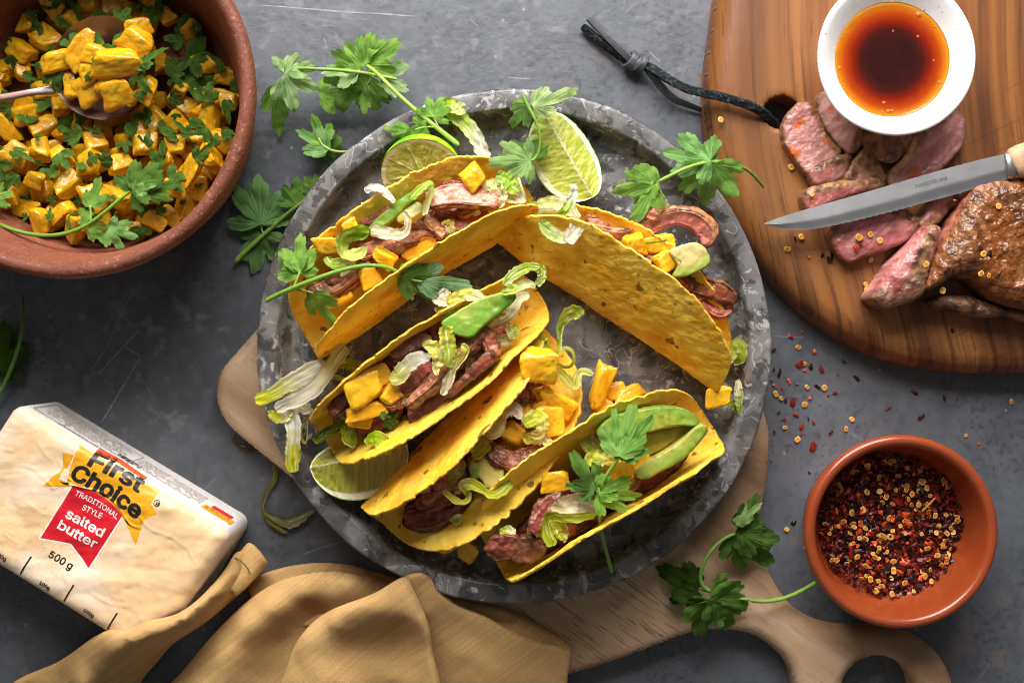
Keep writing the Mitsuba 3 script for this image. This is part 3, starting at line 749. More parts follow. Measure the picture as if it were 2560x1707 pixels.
def cut_avocado(view, outline, z0, h, label, ridge, wid, inner='c9b848', outer='7fa634', skin='4a7418', tilt=None, seed=0):
    """A slice with flat knife-cut faces: green along the traced ridge line, yellow away from it, a dark skin-side rim."""
    def fn(px, py, d, h01, v):
        nz = meshkit.fbm(v * 200 + seed, 3, seed)
        fine_ = meshkit.fbm(np.c_[(px + py) * 0.05, (px - py) * 0.012, px * 0 + seed], 3, seed)
        k = cKDTree(spline(ridge, 80)).query(np.c_[px, py])[0]
        c = mixv(C(outer), C(inner), sst(wid * 0.25, wid, k + (nz - 0.5) * wid * 0.6))
        c = mixv(c, C(skin), 0.8 * (1 - sst(wid * 0.06, wid * 0.22, k)))
        c = mixv(c, C('b9a83a'), 0.3 * sst(0.5, 0.75, fine_))
        return mixv(c, C('6b5a1e'), 0.35 * sst(0.64, 0.74, meshkit.fbm(v * 330 + 5, 3, seed + 2))) * 0.82
    m, col, mk = organic(view, outline, z0, h, 1.1, 0.0009, fn, 'avocado_flesh', 0.0006, 260, seed, tilt, 90, 0.0003)
    put('avocado_slice', m, mk, label, 'avocado slice', color=col)


LEAF_BANK = {}


def leaf_local(seed, width=1.0, lobes=3, fold=0.15, curl=0.25, cleft=0.55, nth=180, nt=12, tone=('3c7a1e', '6ea53a'), teeth=1.0, droop=0.0, fine=1.0):
    """A fan-shaped coriander leaflet of length 1, base at the origin, tip along +x."""
    rng = np.random.default_rng(seed + 100)
    Th = math.radians(118 if lobes > 3 else 105)
    th = np.linspace(-Th, Th, nth)
    cs = {3: [0, -58, 58], 5: [0, -40, 40, -84, 84], 1: [0]}[lobes]
    ls = {3: [1.0, 0.82, 0.82], 5: [1.0, 0.92, 0.92, 0.72, 0.72], 1: [1.0]}[lobes]
    r = np.full(nth, 0.26)
    for c_, l_ in zip(cs, ls):
        c_ = math.radians(c_ + rng.uniform(-6, 6)); l_ = l_ * rng.uniform(0.9, 1.06)
        hw = math.radians({3: 38, 5: 27, 1: 60}[lobes])
        d = np.clip(np.abs(th - c_) / hw, 0, 1)
        r = np.maximum(r, l_ * (1 - min(0.92, cleft + 0.24) * d ** 1.7) * np.where(d < 1, 1, 0))
    tt = th / math.radians(15.5) + rng.uniform(0, 3)
    saw = np.abs(((tt) % 1.0) - 0.5) * 2
    saw2 = np.abs(((tt * 2.1 + 0.3) % 1.0) - 0.5) * 2
    amp = (0.16 * teeth) * (0.6 + 0.4 * np.abs(np.sin(th * 3)))
    r = r * (1 - 1.25 * amp * (1 - np.sqrt(np.clip(1 - saw ** 2.4, 0, 1))) - 0.05 * teeth * (1 - np.sqrt(np.clip(1 - saw2 ** 2, 0, 1))))
    r = r * np.minimum(1, (Th - np.abs(th)) / 0.22 + 0.2)
    t = np.linspace(0.0, 1, nt) ** 0.85
    t[0] = 0.01
    R = t[:, None] * r[None]
    x, y = R * np.cos(th), R * np.sin(th) * width
    x = x + 0.0
    ve = np.full((nt, nth), 9.0)
    for c_ in np.radians(np.r_[np.array(cs), [-24, 24, -72, 72, -14, 14, -36, 36, -50, 50]]):
        ve = np.minimum(ve, np.abs(np.arctan2(np.sin(th - c_), np.cos(th - c_)))[None] * R)
    big = meshkit.fbm(np.stack([x * 2.6 + seed, y * 2.6, x * 0], -1), 3, seed) - 0.5
    z = -0.008 * np.exp(-(ve / 0.018) ** 2) + fold * np.abs(y) ** 1.3 * 0.9 - curl * R ** 2.2 * 0.55 + big * 0.26 + 0.10 * (meshkit.noise(np.stack([th * 3 + seed, th * 0, th * 0 + seed], -1)) - 0.5)[None] * t[:, None] ** 2 - droop * np.abs(y) ** 2
    v = np.stack([x, y, z], -1).reshape(-1, 3)
    a, b = C(tone[0]), C(tone[1])
    kz = meshkit.fbm(v * 5 + seed, 3, seed).reshape(-1)
    col = mixv(a, b, sst(0.25, 0.8, kz * 0.75 + 0.25 * np.broadcast_to(t[:, None], R.shape).reshape(-1)))
    col = mixv(col, b * 1.5 + 0.03, 0.6 * np.exp(-(ve.reshape(-1) / 0.014) ** 2) * (1.1 - np.broadcast_to(t[:, None], R.shape).reshape(-1)))
    g_ = col[:, 1]
    col = np.stack([np.maximum(col[:, 0], 0.44 * g_), g_ * 0.86, np.maximum(col[:, 2], 0.15 * g_)], 1)
    return v, grid_faces(nt, nth), np.clip(col, 0, 0.9)


def leaf(view, base, tip, parent, seed, width=1.0, lobes=3, fold=0.15, curl=0.25, roll=0, cleft=0.55, tone=('3c7a1e', '6ea53a'), label=None, droop=0.0):
    b, e = W(view, [base])[0], W(view, [tip])[0]
    v, f, col = leaf_local(seed, width, lobes, fold, curl, cleft, tone=tone, droop=droop)
    Lg = np.linalg.norm(e - b) * 0.95
    x = (e - b) / np.linalg.norm(e - b)
    y = np.cross([0, 0, 1.0], x); y /= np.linalg.norm(y); z = np.cross(x, y)
    c_, s_ = math.cos(math.radians(roll)), math.sin(math.radians(roll))
    y, z = y * c_ + z * s_, z * c_ - y * s_
    put('leaf', (b + (v[:, :1] * x + v[:, 1:2] * y + v[:, 2:] * z) * Lg, f), 'herb_leaf', label, parent=parent, color=col)


def stem(view, pts, r, parent, c0='6f9a2c', c1='a9c45c', n=60):
    path = spline(W(view, pts), n)
    v, f, s = tube(path, np.interp(np.linspace(0, 1, n), np.linspace(0, 1, np.size(r)), np.atleast_1d(r)) * 0.00085, m=10, rough=0.00012, cap=40)
    col = mixv(C(c0), C(c1), s + 0.5 * (meshkit.noise(v * 300) - 0.5)) * 0.8 + np.array([0.03, 0.03, 0.015])
    put('stem', (v, f), 'stalk', parent=parent, color=col)


def sprig(label):
    return thing('coriander_sprig', label, 'coriander sprig')
# ================================================================ FILLING: first taco (upper left)
G = 'filling of the upper left taco'
U = 'in the upper left taco'
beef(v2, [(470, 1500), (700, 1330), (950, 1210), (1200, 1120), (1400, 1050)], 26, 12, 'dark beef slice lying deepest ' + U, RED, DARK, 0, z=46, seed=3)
beef(v2, [(1110, 1015), (1220, 985), (1350, 985), (1500, 1015)], [13, 15, 16, 11], 9, 'pink beef slice with charred lower edge at the right of the upper left taco', (0.72, 0.36, 0.31), BROWN, 1, 10, 5, 0.5, 66)
beef(v2, [(1120, 1090), (1230, 1130), (1340, 1110), (1430, 1060)], [16, 18, 14, 8], 8, 'deep red wet beef slice below the pink slice ' + U, (0.24, 0.025, 0.015), BROWN, -1, 25, 6, 0.3, 58)
beef(v2, [(1090, 1095), (1140, 1140), (1195, 1205)], [8, 9, 6], 5, 'short brown beef strip across the middle of the upper left taco', TAN, BROWN, 0, 10, 7, 0.5, 63)
beef(v2, [(760, 1290), (870, 1250), (1000, 1195), (1160, 1195)], [9, 12, 14, 6], 8, 'tan beef strip with orange juices along the middle of the upper left taco', (0.50, 0.24, 0.15), TAN, 0, 15, 8, 0.35, 60)
beef(v2, [(700, 1140), (790, 1100), (880, 1050), (900, 1030)], [9, 10, 9, 6], 8, 'reddish beef piece behind the avocado ' + U, (0.40, 0.12, 0.10), BROWN, 1, 5, 9, 0.6, 61)
beef(v2, [(1190, 950), (1260, 935), (1330, 945)], 8, 6, 'small brown beef piece beside the top mango cube of the upper left taco', TAN, BROWN, 0, 0, 10, 0.6, 62)
beef(v2, [(460, 1520), (580, 1470), (690, 1400), (770, 1320)], [11, 15, 14, 8], 9, 'brown grey beef slice under the coriander stem of the upper left taco', (0.26, 0.12, 0.085), BROWN, -1, 12, 11, 0.7, 60)
beef(v2, [(600, 1510), (690, 1450), (760, 1380)], [9, 12, 9], 7, 'raw red beef face under the coriander stem ' + U, (0.30, 0.06, 0.035), BROWN, 1, 12, 12, 0.2, 58)
cut_avocado(v2, [(788, 1172), (825, 1112), (890, 1055), (955, 1003), (1030, 962), (1052, 982), (1005, 1034), (945, 1092), (885, 1140), (820, 1178)], 63, 6, 'green avocado slice in the middle of the upper left taco', [(788, 1165), (890, 1050), (1040, 960)], 110, 'a9b84a', '86aa3c', '5f8a24', seed=1)
avocado(v2, [(940, 1120), (1020, 1070), (1090, 1040)], [8, 13, 9], 7, 'yellow green avocado piece behind the lettuce ' + U, 66, 20, -1, 2, 'a5bf48', 'd0b93e')
for x, y, z, sz, rot, lb in [(1365, 882, 68, (17, 17, 15), (20, -10, 35), 'bright yellow mango cube at the upper right of the upper left taco'),
                             (685, 1150, 66, (13, 12, 12), (25, 10, 40), 'small mango cube on the back wall of the upper left taco'),
                             (560, 1245, 64, (21, 14, 13), (15, 0, 5), 'wide mango piece at the left of the upper left taco'),
                             (875, 1320, 67, (21, 13, 13), (20, 15, -30), 'mango wedge in front of the tan beef ' + U),
                             (785, 1420, 61, (17, 16, 14), (10, 10, 25), 'mango piece below the coriander stem ' + U),
                             (620, 1530, 56, (26, 16, 12), (10, 0, 20), 'long mango slice at the lower left opening of the upper left taco'),
                             (1060, 1275, 58, (34, 11, 10), (10, 10, 28), 'long mango strip against the front wall of the upper left taco')]:
    mango(v2, x, y, z, sz, rot, lb, G, 'mango_piece', 'mango piece')
lettuce(v2, [(770, 960), (830, 935), (880, 965), (930, 1015)], [5, 8, 7, 4], 'white lettuce shred standing on the back rim of the upper left taco', 'efe4d0', 'f6ecd8', 1.5, 0, [0, 40, 20], 1, 72)
lettuce(v2, [(1020, 1000), (1075, 940), (1120, 920), (1110, 1000), (1095, 1085)], [6, 9, 8, 8, 4], 'yellow green lettuce ribbon hanging over the avocado ' + U, '9dbb3c', 'd9dc8a', 1.6, 0.4, [0, 40, 60, 20], 2, 74)
lettuce(v2, [(800, 1165), (890, 1185), (985, 1175), (1000, 1120), (980, 1060)], [9, 11, 9, 6, 4], 'translucent white lettuce rib curling in the middle of the upper left taco', 'e9e2b2', 'e8d6ae', 1.8, 0.3, [0, 20, -30, 40], 3, 72)
lettuce(v2, [(790, 1180), (700, 1185), (640, 1230), (650, 1290), (720, 1300), (760, 1255)], [9, 14, 15, 14, 12, 6], 'curled bright green lettuce leaf at the left of the upper left taco', '8fb52a', 'd4dc74', 2.6, 0.6, [0, 35, 60, 40, 10], 4, 70)
lettuce(v2, [(560, 1310), (610, 1350), (680, 1345), (640, 1420)], [7, 9, 8, 5], 'pale green lettuce scrap under the curled leaf ' + U, 'a9c24a', 'dfe3a0', 2, 0.5, [30, 0, 50], 5, 68)
lettuce(v2, [(1400, 960), (1470, 930), (1510, 990), (1480, 1030)], [8, 12, 10, 6], 'cream lettuce shred beside the mango at the right end of the upper left taco', 'e6dc90', 'f0e6b4', 2, 0.8, [20, 0, 40], 6, 67)
lettuce(v2, [(1480, 870), (1560, 920), (1600, 960)], [12, 15, 9], 'mid green lettuce leaf at the right tip of the upper left taco', '7fae26', 'b4cc52', 1.5, 0.5, [20, 10], 7, 66)
lettuce(v2, [(1500, 1010), (1570, 985), (1610, 1000), (1600, 880)], [9, 12, 8, 3], 'pale lettuce shred against the right wall of the upper left taco', 'e9e0a0', 'f2e8c0', 1.5, 0.4, [10, 40], 8, 63)

# ================================================================ second taco (upper right, on its side)
G = 'filling of the upper right taco'
U = 'in the upper right taco'
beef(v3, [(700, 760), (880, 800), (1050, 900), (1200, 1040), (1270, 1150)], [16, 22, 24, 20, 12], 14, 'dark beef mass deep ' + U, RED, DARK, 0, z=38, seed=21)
beef(v3, [(690, 730), (770, 765), (860, 760), (960, 705), (1080, 665), (1180, 690), (1235, 750), (1205, 815)], [8, 12, 13, 12, 13, 15, 15, 9], 11, 'long curled pink beef slice with tan crust arching out of the upper right taco', (0.42, 0.165, 0.165), TAN, -1, -25, 22, 0.55, 52, 120)
beef(v3, [(950, 690), (985, 645), (1010, 650)], [8, 9, 5], 6, 'pink beef scrap behind the coriander ' + U, PINK, TAN, 1, 0, 23, 0.4, 55)
beef(v3, [(1100, 985), (1180, 1010), (1290, 1040), (1375, 1085)], [10, 13, 15, 6], 9, 'dark crusted beef slice poking out at the right of the upper right taco', (0.20, 0.06, 0.03), BROWN, -1, -10, 24, 0.8, 50)
beef(v3, [(1150, 1040), (1230, 1090), (1300, 1135), (1350, 1100)], [9, 14, 12, 5], 9, 'pink cut face of beef below the dark crust ' + U, (0.48, 0.17, 0.12), TAN, 1, 10, 25, 0.25, 46)
beef(v3, [(640, 690), (710, 700), (790, 730)], [7, 9, 8], 6, 'pale pink beef sliver under the rim of the upper right taco', (0.60, 0.33, 0.26), TAN, -1, 0, 26, 0.4, 50)
mango(v3, 872, 803, 58, (19, 20, 16), (15, 20, 15), 'large mango cube in the mouth of the upper right taco', G, 'mango_piece', 'mango piece')
mango(v3, 985, 795, 55, (22, 14, 12), (10, 10, 12), 'flat mango piece with a strand of herb ' + U, G, 'mango_piece', 'mango piece')
mango(v3, 1030, 890, 57, (19, 17, 15), (20, 10, 40), 'glossy mango cube beside the avocado ' + U, G, 'mango_piece', 'mango piece')
mango(v3, 1150, 965, 46, (20, 14, 14), (10, 10, -40), 'half hidden orange mango piece under the avocado ' + U, G, 'mango_piece', 'mango piece')
cut_avocado(v3, [(1060, 962), (1082, 908), (1040, 848), (1100, 812), (1180, 800), (1232, 850), (1241, 898), (1190, 938), (1110, 968)], 54, 9, 'thick pale avocado chunk at the mouth of the upper right taco', [(1060, 966), (1150, 962), (1215, 930), (1245, 895)], 75, 'dcc884', 'a6b848', '86a030', seed=21)
lettuce(v3, [(300, 680), (370, 640), (450, 630), (540, 640)], [8, 13, 12, 8], 'green and white lettuce shred under the left rim of the upper right taco', 'a9c63c', 'e9e8b0', 1.5, 0.6, [0, 15], 21, 48)
lettuce(v3, [(400, 610), (470, 600), (540, 625), (600, 680)], [8, 11, 12, 7], 'pale lettuce leaf in the left mouth of the upper right taco', 'dfe08c', 'eef0c0', 1.5, 0.6, [0, 15], 22, 52)
lettuce(v3, [(572, 512), (572, 570), (550, 625), (500, 665)], [6, 8, 9, 7], 'white tipped lettuce shred standing up beside the lime wedge', 'eef0dc', 'a4c43a', 1.6, 0.3, [30, 0, 20], 23, 60)
lettuce(v3, [(415, 690), (450, 735), (510, 770), (560, 770)], [6, 11, 11, 7], 'green lettuce strip lying on the wall of the upper right taco', 'a8c65a', 'd6dc96', 1.2, 0.2, [0, 10], 24, 63)
lettuce(v3, [(545, 795), (575, 750), (620, 690)], [10, 12, 10], 'translucent white lettuce rib on the wall of the upper right taco', 'f2e4c6', 'eadcc0', 0.8, 0.1, [0, 8], 25, 64)
lettuce(v3, [(960, 570), (985, 600), (1015, 610), (1000, 650)], [8, 13, 12, 7], 'frilly yellow green lettuce tip behind the upper right taco', 'b6c83a', 'dbe07c', 2, 0.8, [20, 50], 26, 50)
lettuce(v3, [(930, 800), (980, 795), (1035, 785)], 1.6, 'thin green herb strand lying on the flat mango piece', '7fa632', 'a9c24a', 0.3, 0, [0], 27, 62.5)
lettuce(v3, [(1060, 870), (1085, 880), (1105, 895)], 1.8, 'thin green herb strand lying across the mango beside the avocado', '7fa632', 'a9c24a', 0.3, 0, [0], 28, 66)

# ================================================================ third taco (middle)
G = 'filling of the centre taco'
U = 'in the centre taco'
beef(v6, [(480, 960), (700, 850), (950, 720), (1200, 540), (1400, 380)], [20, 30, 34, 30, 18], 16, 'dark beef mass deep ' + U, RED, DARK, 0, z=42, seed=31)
beef(v6, [(1000, 400), (1040, 470), (1060, 560), (1040, 640)], [12, 15, 14, 8], 8, 'deep red beef slice below the avocado ' + U, (0.22, 0.035, 0.04), BROWN, -1, 15, 32, 0.3, 60)
beef(v6, [(760, 650), (830, 590), (920, 540), (1000, 500)], [12, 15, 13, 7], 7, 'dark red beef slice along the back wall of the centre taco', (0.24, 0.05, 0.045), DARK, 1, 10, 33, 0.35, 58)
beef(v6, [(780, 590), (850, 550), (930, 505), (1000, 515)], [8, 11, 12, 7], 7, 'grey brown beef strip with ragged fibres near the back wall of the centre taco', (0.22, 0.12, 0.10), (0.22, 0.11, 0.08), 0, 20, 34, 0.5, 65)
beef(v6, [(790, 790), (870, 740), (950, 690), (1010, 640)], [10, 14, 13, 8], 8, 'pinkish beef strip in front of the mango ' + U, (0.36, 0.10, 0.09), TAN, 1, 15, 35, 0.35, 61)
beef(v6, [(865, 860), (960, 780), (1060, 690), (1160, 590), (1290, 450)], [6, 9, 10, 10, 9], 9, 'long tan crusted beef strip through the centre taco', (0.34, 0.17, 0.10), (0.22, 0.10, 0.055), 0, 40, 36, 0.5, 69, 90)
beef(v6, [(1230, 480), (1290, 470), (1330, 540), (1350, 600)], [7, 10, 11, 8], 9, 'charred brown beef end beside the avocado ' + U, (0.34, 0.12, 0.08), BROWN, -1, 10, 38, 0.7, 68)
beef(v6, [(870, 920), (960, 880), (1060, 810), (1120, 760)], [10, 14, 14, 8], 8, 'purple brown beef strip against the front wall of the centre taco', (0.15, 0.052, 0.042), DARK, 1, 10, 39, 0.3, 60)
beef(v6, [(450, 900), (510, 850), (545, 780)], [9, 11, 7], 8, 'brown beef piece left of the mango ' + U, (0.22, 0.07, 0.045), BROWN, 0, 10, 40, 0.6, 58)
beef(v6, [(590, 980), (680, 960), (780, 920), (830, 860)], [10, 12, 11, 6], 8, 'dark beef piece under the herb leaf ' + U, (0.25, 0.06, 0.05), DARK, 0, 0, 41, 0.3, 54)
cut_avocado(v6, [(1053, 412), (1100, 370), (1180, 320), (1260, 278), (1350, 248), (1440, 238), (1462, 262), (1410, 325), (1340, 385), (1270, 440), (1225, 485), (1150, 478), (1090, 455)], 69, 7, 'large glossy green avocado slice on top of the centre taco', [(1090, 460), (1225, 490), (1340, 390), (1465, 265)], 150, 'a4bc50', '7fae38', '4f8420', seed=31)
for x, y, z, sz, rot, lb in [(635, 775, 66, (30, 24, 16), (12, 5, 30), 'big smooth mango piece at the left of the centre taco'),
                             (710, 690, 63, (22, 18, 14), (10, 20, 30), 'mango cube behind the big mango piece ' + U),
                             (775, 800, 65, (17, 15, 12), (10, 10, 50), 'mango piece with a green fleck ' + U),
                             (635, 885, 64, (34, 12, 11), (10, 5, 12), 'long curved mango slice in front of the big mango piece ' + U),
                             (615, 945, 56, (18, 13, 11), (0, 10, -15), 'shaded mango piece lowest at the left of the centre taco')]:
    mango(v6, x, y, z, sz, rot, lb, G, 'mango_piece', 'mango piece')
lettuce(v6, [(1025, 240), (1060, 270), (1110, 275)], [13, 15, 12], 'translucent cream lettuce rib at the back rim of the centre taco', 'eee0c4', 'f0e6b8', 1, 0.2, [0, 10], 31, 72)
lettuce(v6, [(1090, 300), (1150, 260), (1210, 255), (1270, 275), (1300, 290)], [7, 10, 11, 10, 6], 'frilly yellow lettuce above the avocado ' + U, 'e0dc62', 'f2ecb0', 2.5, 1.2, [0, 20, -15], 32, 73)
lettuce(v6, [(1400, 205), (1440, 150), (1510, 110), (1590, 105)], [6, 9, 9, 5], 'pale green lettuce leaf at the right tip of the centre taco', 'c8d880', 'a6c03a', 1.0, 0.2, [0, 20], 33, 67)
lettuce(v6, [(1380, 235), (1440, 225), (1500, 200), (1565, 210)], [5, 8, 8, 4], 'bright lettuce scrap over the tip of the avocado ' + U, 'c6d85c', 'd6dc94', 1.0, 0.3, [0, 15], 34, 78)
lettuce(v6, [(1590, 100), (1600, 150), (1570, 200)], [7, 9, 6], 'small green lettuce flap at the right end of the centre taco', 'a6c840', 'cfe088', 1.2, 0.4, [20, 40], 35, 66)
lettuce(v6, [(1310, 440), (1370, 400), (1420, 370), (1440, 330), (1530, 250)], [5, 8, 10, 11, 9], 'pale lettuce sheet along the right wall of the centre taco', 'd8d084', 'e0d8a0', 1.0, 0.2, [10, 20], 36, 64)
lettuce(v6, [(1030, 355), (1070, 345), (1105, 360), (1060, 400)], [8, 11, 10, 7], 'green gold lettuce frill left of the avocado ' + U, 'b8be3a', 'dcd870', 1.5, 0.8, [10, 30], 37, 70)
lettuce(v6, [(1075, 425), (1085, 500), (1095, 570), (1085, 645)], [10, 13, 12, 10], 'yellow green lettuce strip hanging in front of the avocado ' + U, 'c6ca46', 'a9b23c', 1.6, 0.4, [0, 20, 40], 38, 78)
lettuce(v6, [(960, 545), (1000, 540), (1040, 585), (1030, 630), (1035, 690)], [7, 12, 14, 9, 3], 'crumpled yellow lettuce leaf on the beef ' + U, 'dcd860', 'ecdf8a', 2.2, 0.8, [0, 30, 10], 39, 77)
lettuce(v6, [(770, 700), (830, 690), (870, 640), (930, 600), (990, 610)], [10, 15, 14, 12, 7], 'white lettuce rib with green ends lying across the centre taco', 'c8c85c', 'e6dccc', 1.6, 0.3, [0, 20, 10], 40, 71)
lettuce(v6, [(1160, 530), (1185, 550), (1130, 640), (1090, 720), (1055, 800)], [5, 7, 6, 9, 5], 'thin lettuce strand with a white end over the beef slab ' + U, 'd6d458', 'e6d2ac', 1.2, 0.3, [20, 40, 10], 41, 76)
lettuce(v6, [(1410, 470), (1440, 455), (1470, 440)], [9, 12, 8], 'small pale lettuce scrap stuck to the front wall of the centre taco', 'd8dc90', 'c6d060', 1.5, 0.8, [0, 20], 42, 66)
lettuce(v6, [(500, 930), (540, 960), (550, 1020), (590, 1070)], [10, 13, 13, 8], 'olive green lettuce leaf at the left opening of the centre taco', '8a9a20', 'a2b030', 1.5, 0.5, [0, 30], 43, 52)
lettuce(v6, [(360, 1055), (420, 1010), (480, 975), (520, 960)], [6, 9, 8, 5], 'dark green lettuce shred hanging out of the left end of the centre taco', '5c6e14', '8a9a24', 1, 0.3, [0, 20], 44, 48)
lettuce(v6, [(660, 1070), (690, 1040), (730, 1060), (740, 1120)], [8, 13, 14, 9], 'bright green lettuce tip over the lime wedge at the centre taco', '96b41c', 'c0cc3a', 1.6, 0.6, [10, 30], 45, 64)
lettuce(v6, [(1340, 490), (1400, 500), (1440, 470)], [7, 10, 6], 'faint lettuce flake on the inner front wall of the centre taco', 'd9cf8a', 'e6dca0', 1.0, 0.4, [10], 46, 63)

# ================================================================ fourth taco (between)
G = 'filling of the lower middle taco'
U = 'lower middle taco'
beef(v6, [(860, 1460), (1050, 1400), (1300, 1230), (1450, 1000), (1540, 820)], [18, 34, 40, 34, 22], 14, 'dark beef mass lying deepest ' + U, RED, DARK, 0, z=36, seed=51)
beef(v6, [(920, 1410), (1010, 1370), (1110, 1300), (1180, 1210), (1230, 1140)], [10, 15, 16, 15, 9], 8, 'long purple brown beef slice along the left wall, ' + U, (0.18, 0.070, 0.052), BROWN, -1, 15, 52, 0.35, 52, 80)
beef(v6, [(850, 1460), (940, 1480), (1040, 1465), (1130, 1400), (1220, 1350)], [13, 17, 16, 15, 9], 8, 'dark red brown beef fold at the lower left opening, ' + U, (0.12, 0.035, 0.025), DARK, 0, 20, 53, 0.4, 47, 80)
beef(v6, [(960, 1370), (1020, 1340), (1080, 1290)], [7, 9, 7], 6, 'raw red beef edge beside the long slice, ' + U, (0.34, 0.055, 0.03), BROWN, 0, 0, 54, 0.2, 54)
beef(v6, [(1540, 760), (1580, 750), (1610, 735)], [9, 10, 6], 7, 'dark beef sliver behind the mango cube, ' + U, (0.24, 0.07, 0.06), BROWN, 0, 0, 56, 0.5, 52)
beef(v6, [(1300, 1080), (1360, 1130), (1440, 1160), (1530, 1140), (1610, 1070)], [9, 14, 15, 13, 7], 10, 'stringy glazed brown beef strand across the lower right, ' + U, (0.20, 0.075, 0.04), (0.22, 0.085, 0.045), 0, 20, 57, 0.5, 58, 90, rough=0.0018)
beef(v6, [(1340, 900), (1370, 850), (1400, 800)], [8, 10, 7], 7, 'reddish beef edge against the left wall, ' + U, (0.28, 0.07, 0.06), BROWN, 1, 0, 58, 0.4, 54)
avocado(v6, [(1240, 1240), (1300, 1215), (1370, 1235), (1400, 1240)], [20, 26, 25, 18], 12, 'square avocado piece with green skin side, ' + U, 56, 10, -1, 51, 'c6b84a', 'd9cc70', cap=5)
avocado(v6, [(1240, 1150), (1232, 1200), (1240, 1260)], [6, 8, 6], 9, 'dark green avocado edge left of the square piece, ' + U, 58, 0, 1, 52, '5f8426', '7da03c')
for x, y, z, sz, rot, lb in [(1568, 645, 66, (32, 24, 18), (18, 5, -4), 'large rectangular mango cube near the top, '),
                             (1690, 830, 58, (34, 16, 14), (10, 15, -35), 'arched mango strip at the right wall, '),
                             (1632, 925, 59, (20, 26, 14), (10, 10, 5), 'plump mango piece below the arched strip, '),
                             (1448, 1010, 57, (21, 16, 13), (10, 10, -30), 'mango piece beside the cream lettuce, '),
                             (1505, 905, 57, (22, 12, 12), (10, 20, -50), 'narrow mango strip between beef and lettuce, '),
                             (1590, 800, 52, (16, 12, 12), (0, 0, 20), 'small mango piece between cube and arched strip, ')]:
    mango(v6, x, y, z, sz, rot, lb + U, G, 'mango_piece', 'mango piece')
lettuce(v6, [(1300, 1000), (1350, 980), (1390, 890), (1450, 880), (1470, 930)], [10, 14, 15, 13, 7], 'cream lettuce rib standing among the mango, ' + U, 'e6d684', 'f2e0c0', 2, 0.4, [0, 40, 20], 51, 66)
lettuce(v6, [(1500, 960), (1550, 930), (1590, 930), (1600, 980), (1540, 1010)], [9, 13, 14, 12, 7], 'yellow green frilly lettuce right of the cream rib, ' + U, 'c8ce3c', 'e8dc78', 2.4, 1.0, [0, 30, 20], 52, 67)
lettuce(v6, [(1500, 1050), (1560, 1030), (1610, 1040), (1640, 1075)], [7, 11, 11, 6], 'crinkled yellow lettuce scrap at the right rim, ' + U, 'e0d45a', 'f0e6a4', 2, 1.0, [0, 20], 53, 62)
lettuce(v6, [(1215, 1115), (1260, 1080), (1300, 1010), (1340, 980)], [13, 16, 14, 8], 'yellow lettuce leaf over the left wall, ' + U, 'c6bc3a', 'dcd05c', 2, 0.8, [0, 20], 54, 62)
lettuce(v6, [(1065, 1315), (1110, 1360), (1180, 1385), (1205, 1345), (1180, 1290), (1230, 1290), (1300, 1335), (1420, 1295)], [4, 7, 8, 8, 11, 11, 8, 9], 'long twisted lettuce strand across the front, ' + U, 'd2cc46', 'c0c43a', 1.5, 0.4, [0, 60, 20, 70, 10], 55, 64, 110)
lettuce(v6, [(1060, 1280), (1110, 1240), (1150, 1190), (1170, 1155)], [10, 13, 12, 7], 'golden lettuce leaf beside the long beef slice, ' + U, 'c2b23a', 'd8c860', 1.5, 0.5, [0, 20], 56, 58)
lettuce(v6, [(1360, 1300), (1400, 1295), (1435, 1310)], [8, 13, 9], 'bright green lettuce tip at the end of the strand, ' + U, '96b82c', 'c0d04c', 1.5, 0.8, [0, 20], 57, 63)
lettuce(v6, [(1115, 1500), (1145, 1470), (1165, 1455)], [7, 9, 4], 'small pale lettuce piece at the front rim, ' + U, 'b6b44a', 'd6d070', 0.8, 0.2, [0, 10], 58, 52)
lettuce(v6, [(1560, 480), (1590, 520), (1620, 560)], [13, 15, 8], 'green lettuce leaf above the mango cube, ' + U, 'b6c044', '98a824', 1.8, 0.7, [0, 30], 59, 58)
lettuce(v6, [(1815, 370), (1760, 350), (1710, 395), (1695, 470), (1690, 560)], [11, 14, 10, 5, 3], 'upright lettuce curl at the right rim, ' + U, 'c8d850', 'a6b83a', 1.6, 0.4, [20, 50, 20], 60, 64)
lettuce(v6, [(1680, 590), (1720, 545), (1760, 560), (1770, 620), (1745, 645), (1690, 630)], [3, 4, 5, 5, 4, 3], 'thin ring of lettuce on the right wall, ' + U, 'b4bc3c', 'c8cc50', 0.5, 0.1, [40, 60, 40], 61, 57)
lettuce(v6, [(1665, 665), (1720, 700), (1780, 750), (1790, 715), (1880, 690)], [5, 8, 9, 7, 5], 'lettuce shred reaching over the right rim, ' + U, 'c0b848', 'd6dc80', 1, 0.3, [0, 20, 0], 62, 56)

# ================================================================ fifth taco (lower right)
G = 'filling of the lower right taco'
U = 'in the lower right taco'
beef(v7, [(240, 1020), (450, 900), (700, 740), (950, 590), (1120, 470)], [18, 32, 36, 34, 20], 16, 'dark beef mass deep ' + U, RED, DARK, 0, z=42, seed=71)
beef(v7, [(480, 960), (560, 900), (640, 860), (700, 830)], [12, 16, 14, 8], 8, 'dark brown beef strip along the front wall of the lower right taco', (0.14, 0.055, 0.04), DARK, 1, 10, 76, 0.4, 56)
beef(v7, [(670, 610), (720, 570), (790, 560)], [8, 10, 7], 7, 'dark beef piece behind the curled lettuce ' + U, (0.18, 0.06, 0.04), BROWN, 0, 0, 77, 0.5, 58)
cut_avocado(v7, [(688, 432), (712, 392), (765, 352), (850, 328), (950, 308), (1060, 303), (1125, 318), (1188, 372), (1180, 395), (1085, 398), (970, 424), (880, 440), (790, 462), (720, 470)], 61, 9, 'long curved avocado slice along the back wall of the lower right taco', [(690, 425), (765, 350), (950, 305), (1120, 315), (1190, 370)], 110, 'a9ae3a', '8fb03e', '5c8424', seed=71)
